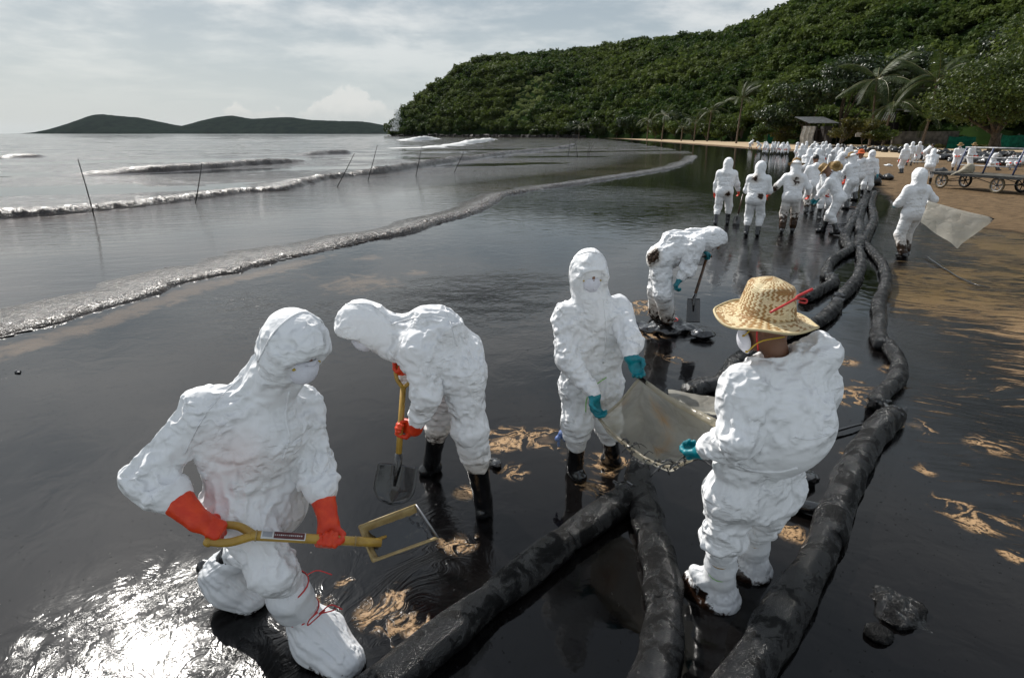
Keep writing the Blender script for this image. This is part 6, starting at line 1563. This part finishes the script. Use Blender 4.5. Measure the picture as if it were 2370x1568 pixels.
# ---- flat cart with a rail
BLUEP = mat('blue_painted_pipe', (.075, .10, .22), .4, .5, .25, 8); GREYP = mat('grey_painted_pipe', (.42, .42, .43), .4, .5, .25, 8); TYRE = mat('dark_tyre', (.035, .032, .028), .8, .3, .3, 9); TYREL = mat('light_tyre', (.17, .14, .09), .8, .3, .3, 9); DECK = mat('worn_deck_planks', (.16, .15, .13), .8, .2, .3, 5, .4, 20)
def cart():
    a, b, c, d = G(2174, 434), G(2302, 446), G(2226, 432.3), G(2363, 443.5)
    ln = nrm(b - a); wd = c - a; wd = wd - ln * (wd @ ln); wlen = min(np.linalg.norm(wd), 1.3); wd = nrm(wd); L = np.linalg.norm(b - a)
    root = empty('flat_cart', (a + b) / 2); tag(root, 'four wheeled flat cart with blue and grey pipe railing on the sand', 'cart')
    R0 = .30; zd = .64
    for o_, w_, m_ in ((0, 0, TYREL), (L, 0, TYREL), (0, wlen, TYRE), (L, wlen, TYRE)):  # near-side tyres lighter, far-side tyres and spokes darker
        p = a + ln * o_ + wd * w_ + [0, 0, R0]; wh = empty('wheel', p - np.array(root.location)); wh.parent = root
        ring = [p + (ln * math.cos(t) + np.array([0, 0, 1]) * math.sin(t)) * R0 * .90 for t in np.linspace(0, 2 * math.pi, 33)]
        v, f = tube(ring, .045, 8); obj('tyre', v, f, m_, wh)
        ring = [p + (ln * math.cos(t) + np.array([0, 0, 1]) * math.sin(t)) * R0 * .74 for t in np.linspace(0, 2 * math.pi, 33)]; v, f = tube(ring, .02, 6); obj('rim', v, f, GREYP, wh)
        for k in range(6):
            t = k * math.pi / 3 + .3; v, f = tube([p, p + (ln * math.cos(t) + np.array([0, 0, 1]) * math.sin(t)) * R0 * .76], .018, 6); obj('spoke', v, f, m_ if m_ is TYRE else GREYP, wh)
        v, f = tube([p - wd * .06, p + wd * .06], .045, 10); obj('hub', v, f, OILMET, wh)
        v, f = tube([p, a + ln * o_ + wd * w_ + [0, 0, zd - .04]], .02, 6); obj('fork', v, f, OILMET, root)
    for o_ in (0, L):
        v, f = tube([a + ln * o_ + [0, 0, R0], a + ln * o_ + wd * wlen + [0, 0, R0]], .022, 8); obj('axle', v, f, OILMET, root)
    for w_ in (0, wlen):
        v, f = tube([a + wd * w_ + [0, 0, R0], a + wd * w_ + ln * L * .5 + [0, 0, zd - .05], a + wd * w_ + ln * L + [0, 0, R0]], .016, 6); obj('brace', v, f, OILMET, root)
    npl = 7
    for k in range(npl):
        w0 = -.10 + (wlen + .2) * k / npl; w1 = -.10 + (wlen + .2) * (k + .93) / npl; cpt = a + ln * (L / 2 + .25) + wd * (w0 + w1) / 2 + [0, 0, zd + .01 * (k % 2)]
        v, f = box(cpt, (L + 1.5, w1 - w0, .05), (ln, wd, (0, 0, 1))); obj('plank', v, f, DECK, root, False)
    for e in (-.12, wlen + .12):
        v, f = box(a + ln * (L / 2 + .25) + wd * e + [0, 0, zd - .03], (L + 1.5, .05, .10), (ln, wd, (0, 0, 1))); obj('side_rail', v, f, OILMET, root, False)
    pb = [at(2184, 396, 1), at(2242, 401, 1), at(2307, 404, 1)]
    tops = []; q0 = a + wd * wlen * .45
    for k, (o_, m_) in enumerate(((.12, BLUEP), (L * .52, BLUEP), (L * 1.02, BLUEP))):
        p0 = q0 + ln * o_ + [0, 0, zd + .03]; p1 = p0 + np.array([0, 0, 1.02]) + ln * .22; tops.append((p0, p1)); v, f = tube([p0, p1], .034, 8); obj('post', v, f, m_, root)
    for t in (1.0, .62, .30):
        P_ = [p0 * (1 - t) + p1 * t for p0, p1 in tops]; v, f = tube([P_[0] - ln * .06 * (t == 1), P_[1], P_[2] + ln * .06 * (t == 1)], .030 if t == 1 else .022, 8); obj('rail', v, f, GREYP, root)
    # a sack lying on the deck
    pc = q0 + ln * L * .36 - wd * .3 + [0, 0, zd + .2]; v, f = sdf_mesh([ell(pc, (.22, .2, .22), None, .05), cap(pc, pc - ln * .3 - wd * .45 - [0, 0, .25], .12, .05, .08)], .035); v = v + vnormals(v, f) * (fbm(v, 9, 3, 2) * .05)[:, None]
    o = root_mesh('sack', v, f, mat('pale_sack', (.36, .32, .24), .7, bump=.4, bscale=20), pc - [0, 0, .2]); tag(o, 'crumpled pale sack slumped on the cart deck', 'sack')
cart()

# ---- poles standing in the sea
POLE = mat('dark_wet_pole', (.022, .020, .018), .5, .4, .2, 6)
for (x0, y0, x1, y1), lab in zip(((180, 367, 217, 497), (467, 378, 452, 470), (820, 354, 780, 432), (873, 335, 851, 418), (976, 335, 962, 408), (1079, 337, 1051, 398), (1320, 321, 1314, 362), (1331, 322, 1336, 362), (1368, 325, 1359, 358), (1375, 327, 1362, 356)),
    ('thin dark pole leaning left out of the water, first from the left', 'upright thin pole in the water, second from the left', 'strongly leaning thin pole crossing the wave front', 'thin pole tilted right just beyond the strongly leaning one', 'nearly upright thin pole in front of the headland surf', 'thin pole leaning right, last of the near row', 'far thin pole, left one of the close pair', 'far thin pole, right one of the close pair', 'far thin pole leaning right beyond the close pair', 'far thin pole touching the leaning one')):
    b = G(x1, y1); t = at(x0, y0, b[1] - .05); d = t - b
    v, f = tube([b - d * .12, b + d * .5 + np.array([.01, 0, 0]), t], np.array([.014, .013, .010]) * (1 + b[1] / 80), 7); o = root_mesh('pole', v, f, POLE, b); tag(o, lab, 'pole', 'poles standing in the shallow sea')
for pts, lab in (([(930, 391), (905, 402)], 'x'),): pass
# ---- sticks and oily rubbish
for pts, r, lab in (([(1908, 1003), (1960, 990), (2010, 975)], .012, 'oily black stick lying against the long boom'), ([(2140, 592), (2200, 630), (2250, 655), (2290, 665)], .014, 'thin black branch lying on the streaked sand'), ([(1990, 512), (1940, 518), (1880, 520)], .02, 'oily pole lying across the far booms'), ([(1985, 480), (1950, 477), (1925, 476)], .02, 'brown bamboo stick lying across the far booms')):
    P_ = curve([G(x, y, .03) for x, y in pts], 14); P_[:, 2] += fbm(P_, 3, 2, 4) * .015; v, f = tube(P_, np.linspace(r * 1.2, r * .6, 14), 7); o = root_mesh('stick', v, f, OILYWOOD if 'brown' in lab else OILMET, P_[0]); tag(o, lab, 'stick')
def lump(name, label, cat, x, y, r, m, seed, h=.02, sq=.5, group=None, parts=5, z0=0.0):
    rng = np.random.default_rng(seed); c = G(x, y); P_ = []
    for k in range(parts):
        d = rng.normal(size=3) * r * [.55, .45, .12]; P_.append(ell(c + d + [0, 0, r * sq * .5 + z0], r * rng.uniform(.4, .75, 3) * [1, 1, sq * 1.3], None, r * .25))
    v, f = sdf_mesh(P_, h); nz = fbm(v, 3.0 / r, 3, seed); cr = -np.abs(fbm(v, 2.2 / r, 2, seed + 3)); v = v + vnormals(v, f) * ((nz * .12 + cr * .16) * r)[:, None]; v[:, 2] = np.maximum(v[:, 2], -.01)
    o = root_mesh(name, v, f, m, c); tag(o, label, cat, group); return o
lump('rubbish_bag', 'oil coated plastic bag half sunk at lower right', 'rubbish', 2095, 1425, .14, BOOM, 1, .010, .20, parts=8); lump('oil_clot', 'small black clot beside the bent worker boots', 'oil clot', 1150, 1075, .055, OILMET, 2, .007, .6)
lump('oil_clot', 'black clump of oiled weed round the feet of the leaning worker', 'oil clot', 1552, 762, .26, OILMET, 3, .018, .26, parts=9); lump('oil_clot', 'tiny black lump far left on the wet flat', 'oil clot', 42, 860, .03, OILMET, 4, .006, .6); lump('rubbish_bag', 'crumpled oiled bag behind the knees of the hat wearer', 'rubbish', 1865, 1110, .11, OILMET, 5, .011, .6)
def bottle(x, y):
    c = G(x, y, .05); d = nrm(np.array([.75, -.45, .05])); root = empty('bottle', c * [1, 1, 0]); tag(root, 'oil blackened bottle lying against the long boom', 'bottle')
    v, f = tube([c - d * .12, c - d * .115, c + d * .05, c + d * .09, c + d * .12], [.03, .042, .042, .018, .016], 14); obj('bottle_body', v, f, OILMET, root); v, f = tube([c + d * .118, c + d * .14], .02, 10); obj('cap', v, f, BLACKTXT, root)
bottle(1872, 1172)
# black sacks of waste in heaps along the back of the beach
BAGB = mat('black_bin_bag', (.012, .012, .013), .30, .6, .2, 5, .5, 9); BAGG = mat('grey_white_waste_bag', (.30, .29, .27), .5, .4, .4, 3, .5, 9)
rng = np.random.default_rng(31)
protos = []
for k in range(4):
    o = lump('waste_bag', 'x', 'bag', 2100, 352, .42, (BAGB, BAGB, BAGG, BAGB)[k], 60 + k, .07, .8); protos.append(o)
spots = [(1955 + i * 9.2 + rng.normal() * 4, 347 + i * .42 + rng.normal() * 2.6) for i in range(46)] + [(2120 + i * 12 + rng.normal() * 4, 366 + i * .8 + rng.normal() * 2.2) for i in range(20)] + [(1900 + i * 10, 343 + rng.normal() * 1.5) for i in range(8)]
for i, (x, y) in enumerate(spots):
    k = (2 if (i % 5 == 2) else [0, 1, 3][i % 3]); o = protos[k]
    if o.get('used'): o = o.copy(); link(o)
    o['used'] = 1; o.location = V3(G(x, y)); o.rotation_euler = (0, 0, rng.uniform(0, 6.28)); s = rng.uniform(.8, 1.35); o.scale = (s, s * rng.uniform(.8, 1.2), s * rng.uniform(.8, 1.3))
    tag(o, 'grey white bag of waste in the long heap at the back of the beach' if k == 2 else 'shiny black bag of waste in the long heap at the back of the beach', 'bag', 'grey bags heaped along the beach' if k == 2 else 'black bags heaped along the beach')
for o in bpy.data.objects:
    if 'used' in o: del o['used']
for i, (x, y, r, lab) in enumerate(((2010, 428, .45, 'shiny black bag lying at the end of the far booms'), (2045, 416, .35, 'black bag on the dark sand right of the booms'), (2008, 381, .35, 'flat black bag on the brown sand beyond the booms'), (2170, 404, .4, 'black bag behind the worker leaning at the cart'))):
    lump('waste_bag', lab, 'bag', x, y, r, BAGB, 80 + i, .05, .7)
lump('plastic_scrap', 'scrap of white plastic on the brown sand', 'scrap', 2050, 384, .28, WHITEW, 90, .04, .35)
# barrier bar and driftwood by the bags
for x0, y0, x1, y1, z0, z1, lab in ((1885, 345, 1945, 352, 1.0, .6, 'long grey pole propped over the heap of bags'), (2075, 377, 2160, 380, .15, .15, 'pale plank lying in front of the bags'), (1975, 378, 2010, 377, .1, .1, 'white plank lying on the brown sand')):
    v, f = tube([G(x0, y0) + [0, 0, z0], G(x1, y1) + [0, 0, z1]], .06, 6); o = root_mesh('plank', v, f, CONC if 'grey' in lab else WHITEWALL, G(x0, y0)); tag(o, lab, 'plank')
# ================================================================== the other workers along the shore
def ik(a, b, l1, l2, bend):
    d = b - a; L = np.linalg.norm(d)
    if L > (l1 + l2) * .995: b = a + d / L * (l1 + l2) * .995; d = b - a; L = np.linalg.norm(d)
    x = (l1 * l1 - l2 * l2 + L * L) / (2 * L); h = math.sqrt(max(l1 * l1 - x * x, 0)); u = d / L; w = np.asarray(bend) - u * (np.asarray(bend) @ u)
    return a + u * x + nrm(w) * h, b
def pose(ang=0.0, lean=.12, stride=.25, hl=(.15, -.30, .80), hr=(.15, .30, .80), pitch=.25, crouch=0.0, turn=0.0, s=1.0, feet=None, headlean=None):
    """a standing, bending or crouching figure in its own frame: +Y forward, +X right; hands given as (forward, right, height)"""
    f, r, u = np.array([0, 1., 0]), np.array([1., 0, 0]), np.array([0, 0, 1.])
    pel = u * (.86 - crouch) - f * (lean * .18); sp = f * math.sin(lean) + u * math.cos(lean); ch = pel + sp * .45
    hl_ = lean if headlean is None else headlean; nd = f * math.sin(hl_ * 1.05 + .08) + u * math.cos(hl_ * 1.05 + .08)
    J = dict(shL=ch - r * .175, shR=ch + r * .175, hipL=pel - r * .09, hipR=pel + r * .09, head=ch + nd * .255)
    pt = pitch + hl_; fc = f * math.cos(pt) - u * math.sin(pt); fc = fc * math.cos(turn) + r * math.sin(turn); J['face'] = nrm(fc); J['up'] = nrm(f * math.sin(pt) + u * math.cos(pt))
    for q, sg in (('L', -1), ('R', 1)):
        an = r * sg * .12 + f * (stride * .5 * sg) + u * .10 if feet is None else np.array(feet[0 if sg < 0 else 1], float)
        J['kn' + q], J['an' + q] = ik(J['hip' + q], an, .41, .40, f + r * sg * .15); J['toe' + q] = J['an' + q] + f * .16 - u * .06
        h = hl if sg < 0 else hr; w = f * h[0] + r * h[1] + u * h[2]
        J['el' + q], J['wr' + q] = ik(J['sh' + q], w, .28, .25, -f * .8 + r * sg * .7 - u * .3)
    c, sn = math.cos(-ang), math.sin(-ang); M = np.array([[c, -sn, 0], [sn, c, 0], [0, 0, 1]])
    return {k: (M @ v) * (s if k not in ('face', 'up') else 1) for k, v in J.items()}
def figure(J, label, group=None, h=.024, hatc=None, gl=ORANGE, seed=0, stain=(.1, .4, .5), hood=True, boots=True, bag_feet=False, leg_end=.42, arm_end=.85, at_=None, lod=1, hat_tilt=(0, 0, 1), hair=False, gloves=True, facemask=True):
    base = np.zeros(3) if at_ is None else np.asarray(at_)
    Jw = {k: (v + base if k not in ('face', 'up') else v) for k, v in J.items()}
    root = empty('person', base); tag(root, label, 'person', group)
    caps, ch, pv, cf = body_caps(Jw, .92); hp, (F, U, S) = head_prims(Jw['head'], Jw['face'], Jw['up'])
    hh = .013 if lod == 1 else .028
    V, Q = sdf_mesh(caps + hp, hh); obj('body', V, Q, SKIN, root, attrs={'eye': eye_attr(V, Jw['head'], F, U, S) * (lod == 1)})
    V, Q, *_ = coverall(Jw, h, hood=hood, sleeve=.95, loose=.93, arm_end=arm_end, leg_end=leg_end, seed=seed, slack=1.03, steps=28 if lod == 1 else 8, fine=False, g=.0003,
                        extra=[] if hood else [cap(Jw['head'] * .35 + ch * .65 - cf * .07, Jw['head'] * .25 + ch * .75 - cf * .10, .085, .085, .05)],
                        cut=[] if hood else [cap(Jw['head'] - U * .05, Jw['head'] + U * .2, .11, .13, .02)], hood_r=(.112, .124, .136), face_open=facemask)
    zl = V[:, 2] - base[2]; st = np.clip((stain[1] - zl) / max(stain[1] - stain[0], .01), 0, 1) * stain[2]
    if len(stain) > 3:
        for (f_, r_, z_, rad_, a_) in stain[3]: 
            fx = nrm(cf * [1, 1, 0]); rx_ = np.array([fx[1], -fx[0], 0]); c = base + fx * f_ + rx_ * r_ + np.array([0, 0, z_]); st = np.maximum(st, a_ * np.exp(-(np.linalg.norm(V - c, axis=1) / rad_) ** 2))
    o = obj('coverall', V, Q, TYVEKF, root, attrs={'stain': st, 'tint': zl * 0})
    if lod == 1: subdivide(o)
    if facemask: mask(root, Jw['head'], F, U, S, 1.0, straps=False, metal=False)
    if gloves:
        for q in 'LR':
            w, e = Jw['wr' + q], Jw['el' + q]; D = nrm(w - e); X = nrm(np.cross(D, S)) * (1 if q == 'R' else 1); X = -X if X @ cf < 0 else X; N = np.cross(X, D) if q == 'R' else np.cross(D, X)
            if lod == 1: glove('glove', root, hand_prims(w, D, N, X, (28, 32, 20), .5, 1.0, fat=1.1), w, e, gl, h=.009, cuff=.06, flare=(.036, .044))
            else:
                v, f = sdf_mesh([cap(w - D * .04, w + D * .05, .036, .036), cap(w + D * .04, w + D * .15, .038, .022), cap(w + D * .03, w + D * .07 + X * .05, .016, .012)], .022); obj('glove', v, f, gl, root)
    if boots:
        for q in 'LR':
            boot(root, Jw['kn' + q], Jw['an' + q], Jw['toe' + q], top=.86 if not bag_feet else .4, h=.018 if lod == 1 else .03, r=(.070, .055), m=BAGW if bag_feet else RUBBER)
    if hatc is not None:
        hat(root, Jw['head'] + U * .055, nrm(np.asarray(hat_tilt) * .5 + U), r=.19, crown_r=.10, crown_h=.11, n=28, m=hatc)
    if hair:
        v, f = sdf_mesh([ell(Jw['head'] + U * .03 - F * .015, (.083, .098, .095), [S, F, U], .02)], .014 if lod == 1 else .025); obj('hair', v, f, HAIR, root)
    return root, Jw
HAIR = mat('black_hair', (.010, .008, .007), .45, .5, .2, 40, .4, 80)
ORANGECAP = mat('orange_cap', (.65, .12, .02), .7, var=.1)
A_ = rad
def toward(x0, y0, x1, y1): d = G(x1, y1) - G(x0, y0); return math.atan2(d[0], d[1])
OH = 'workers in white suits cleaning along the boom'

# worker walking away with the plastic bag (right)
r6, j6 = figure(pose(A_(-8), .05, .22, hl=(.30, -.16, .98), hr=(.22, .36, 1.02), pitch=.1, s=.98), 'white hooded worker walking away on the right trailing a plastic bag', None, .020, seed=31, gl=TEAL, stain=(.12, .60, .78), leg_end=.95, at_=G(2090, 594), bag_feet=False)
# nearer group, left to right
ra, ja = figure(pose(A_(28), .16, .34, hl=(.12, -.26, .78), hr=(.28, .30, .82), pitch=.1), 'worker in clean white hood seen from behind with a shovel in orange glove', OH, .024, seed=41, stain=(.15, .34, .6, [(-.14, .10, .80, .085, .88)]), leg_end=.45, at_=G(1668, 519))
round_shovel(G(1719, 442, 0) * 0 + at(1719, 448, ja['wrR'][1] + .08), at(1706, 500, ja['wrR'][1] + .03), at(1703, 518, ja['wrR'][1]), .09, 'small shovel hanging from the orange glove of the leftmost far worker', OILYWOOD, OILMET, square=True, grip_kind=None, dish=.012)
rb, jb_ = figure(pose(A_(30), .20, .05, hl=(.30, -.12, .95), hr=(.32, .12, .98), pitch=.15), 'worker in white with a black hand smear on the back, knees together', OH, .024, seed=42, stain=(.2, .3, .5, [(-.14, -.08, 1.30, .13, .85), (-.16, .12, .92, .085, .88)]), leg_end=.55, at_=G(1738, 545), gl=RUBBER)
figure(pose(A_(22), .22, .24, hl=(.10, -.52, .86), hr=(.22, .36, .88), pitch=.15), 'worker with legs black with oil and straw hat over the hood, arms spread', OH, .024, seed=43, hatc=STRAWFAR, stain=(.1, 1.0, .80, [(-.16, .06, 1.22, .15, .85), (0, -.42, 1.0, .14, .75)]), leg_end=.92, at_=G(1820, 537))
figure(pose(A_(5), .22, .2, hl=(.3, -.2, .9), hr=(.3, .25, .9), pitch=.3), 'worker with hood thrown back and dark hair behind the oil blackened one', OH, .026, seed=44, hair=True, hood=False, stain=(.1, .78, .75), leg_end=.7, at_=G(1872, 492), facemask=False)
figure(pose(A_(185), .62, .2, hl=(.42, -.12, .62), hr=(.42, .14, .62), pitch=.35), 'stooping worker in a wide dark straw hat facing the camera', OH, .026, seed=45, hatc=STRAWFAR, hood=False, stain=(.1, .4, .5), at_=G(1900, 505))
rf, jf = figure(pose(A_(-52), .55, .34, hl=(.48, -.14, .62), hr=(.48, .16, .60), pitch=.3), 'stooping worker seen from the side with a tilted dark hat and teal gloves', OH, .024, seed=46, hatc=STRAWFAR, hood=False, gl=TEAL, hat_tilt=(-.9, .5, .4), stain=(.12, .42, .62, [(.1, .1, .72, .12, .9)]), at_=G(1918, 540))
figure(pose(A_(-20), .2, .2, hl=(.35, -.2, .85), hr=(.35, .2, .85), pitch=.3), 'worker in tan straw hat standing right behind the stooping pair', OH, .028, seed=47, hatc=STRAWFAR, stain=(.1, .3, .5), at_=G(1958, 482))
figure(pose(A_(-25), .1, .15, hl=(.2, -.3, .85), hr=(.2, .3, .85), pitch=.1, turn=.0), 'worker in orange cap at the right of the crowd', OH, .028, seed=48, hatc=ORANGECAP, stain=(.1, .2, .4), at_=G(1978, 462), hood=False)
figure(pose(A_(195), .05, .12, hl=(.18, -.26, .8), hr=(.2, .25, .8), pitch=.1), 'tall hooded worker facing the camera at the right end of the crowd', OH, .028, seed=49, gl=TEAL, stain=(.1, .2, .4), at_=G(1999, 455))
figure(pose(A_(170), .3, .15, hl=(.35, -.2, .8), hr=(.35, .2, .8), pitch=.25), 'hooded worker facing the camera in the middle of the crowd', OH, .028, seed=50, at_=G(1925, 462))
figure(pose(A_(75), 1.0, .25, hl=(.6, -.1, .5), hr=(.6, .12, .5), pitch=.1), 'worker bent flat over the boom in the middle of the crowd', OH, .028, seed=51, at_=G(1905, 462))
figure(pose(A_(20), .12, .2, pitch=.1), 'broad backed worker standing behind the hairy headed one', OH, .028, seed=52, at_=G(1880, 440))
figure(pose(A_(40), .35, .25, hl=(.4, -.2, .7), hr=(.4, .2, .7), pitch=.25), 'worker leaning forward left of the broad backed one', OH, .03, seed=53, at_=G(1858, 432), gl=ORANGE)
# worker hunched against the cart, workers standing behind it, people sitting on the sand
figure(pose(A_(38), .50, .30, hl=(.45, -.15, .85), hr=(.45, .15, .85), pitch=.3), 'worker in a smudged white suit leaning hard towards the cart', None, .026, seed=61, stain=(.1, .45, .45), at_=G(2143, 425), hood=True)
figure(pose(A_(-10), .06, .15, hl=(.02, -.32, .72), hr=(.02, .32, .72), pitch=.0), 'worker standing on the brown sand with jacket tied at the waist and bagged shins', None, .03, seed=62, stain=(.05, .25, .3), at_=G(2085, 401), lod=1)
figure(pose(A_(-140), .12, .12, hl=(.3, -.1, .95), hr=(.3, .1, .95), pitch=.2), 'worker in straw hat standing behind the left half of the cart', None, .034, seed=63, hatc=STRAWFAR, at_=G(2208, 397), hood=False, lod=2)
figure(pose(A_(160), .12, .12, hl=(.3, -.15, .95), hr=(.3, .15, .95), pitch=.2), 'worker in straw hat standing behind the middle rail post', None, .034, seed=64, hatc=STRAWFAR, at_=G(2236, 396), hood=False, lod=2)
sit = dict(crouch=.58, feet=[(-.16, .48, .10), (.16, .50, .10)])
figure(pose(A_(150), .35, 0, hl=(.40, -.2, .42), hr=(.40, .2, .42), pitch=.2, **sit), 'hooded worker sitting behind the right rail post', None, .034, seed=65, at_=G(2287, 393), lod=2)
figure(pose(A_(200), .25, 0, hl=(.38, -.2, .45), hr=(.38, .2, .45), pitch=.2, **sit), 'bare headed worker sitting on the sand right of the cart rail', None, .034, seed=66, at_=G(2335, 392), lod=2, hood=False, hair=True)
figure(pose(A_(210), .30, 0, hl=(.38, -.2, .40), hr=(.38, .2, .40), pitch=.2, **sit), 'bare headed worker sitting at the right edge of the beach', None, .034, seed=67, at_=G(2362, 386), lod=2, hood=False, hair=True)
figure(pose(A_(200), .30, .2, hl=(.42, -.2, .8), hr=(.42, .2, .8), pitch=.3), 'worker stooping with a white sheet before the bag heap', None, .034, seed=68, at_=G(2118, 378), lod=2)
figure(pose(A_(60), .1, .15, pitch=.1), 'hooded worker half hidden behind the one with tied jacket', None, .034, seed=69, at_=G(2101, 383), lod=2)
figure(pose(A_(100), .75, .2, hl=(.5, -.2, .45), hr=(.5, .2, .45), pitch=.2), 'dark haired worker bending into the bag heap', None, .034, seed=70, at_=G(2138, 377), lod=2, hood=False, hair=True)
# far line of workers: a few poses, copied
protoP = [figure(pose(0, .10, .2, pitch=.15), 'x', None, .036, seed=80, lod=2)[0], figure(pose(0, .55, .2, hl=(.45, -.15, .55), hr=(.45, .15, .55), pitch=.3), 'x', None, .036, seed=81, lod=2)[0],
          figure(pose(0, .9, .3, hl=(.5, -.15, .3), hr=(.5, .15, .3), pitch=.2), 'x', None, .036, seed=82, lod=2)[0], figure(pose(0, .12, .12, hl=(.35, -.1, 1.0), hr=(.35, .1, 1.0), pitch=.2), 'x', None, .036, seed=83, hatc=STRAWFAR, lod=2)[0]]
usedP = set(); rng = np.random.default_rng(12)
def far_person(k, x, y, ang, label, group, s=.95):
    o = protoP[k]
    if k in usedP: o = copy_tree(o)
    usedP.add(k); o.location = V3(G(x, y)); o.rotation_euler = (0, 0, -ang); o.scale = (s, s, s); tag(o, label, 'person', group); return o
ORD = 'first second third fourth fifth sixth seventh eighth ninth tenth'.split(); rowx = [1765, 1771, 1775, 1784, 1790, 1797, 1803, 1810, 1818, 1823]
gA = 'far group of workers standing in the shallows'
for i, (x, y, k) in enumerate(((1765, 356, 0), (1775, 357, 1), (1784, 357, 0), (1790, 355, 0), (1797, 357, 0), (1803, 356, 1), (1810, 359, 0), (1818, 356, 0), (1823, 358, 1), (1771, 354, 0))):
    far_person(k, x, y, rng.uniform(0, 6.28), ('stooping' if k == 1 else 'upright') + ' white worker in the far row along the water, ' + ORD[rowx.index(x)] + ' from the left', gA, .80)
far_person(2, 1735, 344, A_(80), 'single white worker bent double alone at the far waterline', None, .95)
far_person(2, 1756, 350, A_(-80), 'white worker bent double at the left end of the far row', None, .9)
gB = 'workers crowding behind the near group'
for i, (x, y, k) in enumerate(((1838, 373, 0), (1853, 372, 1), (1862, 366, 0), (1868, 374, 1), (1880, 368, 0), (1888, 372, 1), (1897, 370, 0), (1905, 366, 0), (1858, 385, 1), (1895, 392, 0), (1912, 385, 0), (1930, 384, 0), (1941, 400, 1), (1949, 410, 0), (1886, 404, 1), (1921, 412, 1), (1960, 392, 3), (1848, 390, 0), (1873, 400, 1), (1934, 428, 0), (1966, 430, 3))):
    lab = ('upright white worker in the crowd behind the near group', 'stooping white worker in the crowd behind the near group', '', 'straw hatted worker in the crowd behind the near group')[k]
    far_person(k, x, y, rng.uniform(-.9, .9) + (3.1 if i % 3 == 0 else 0), lab, gB, .92)
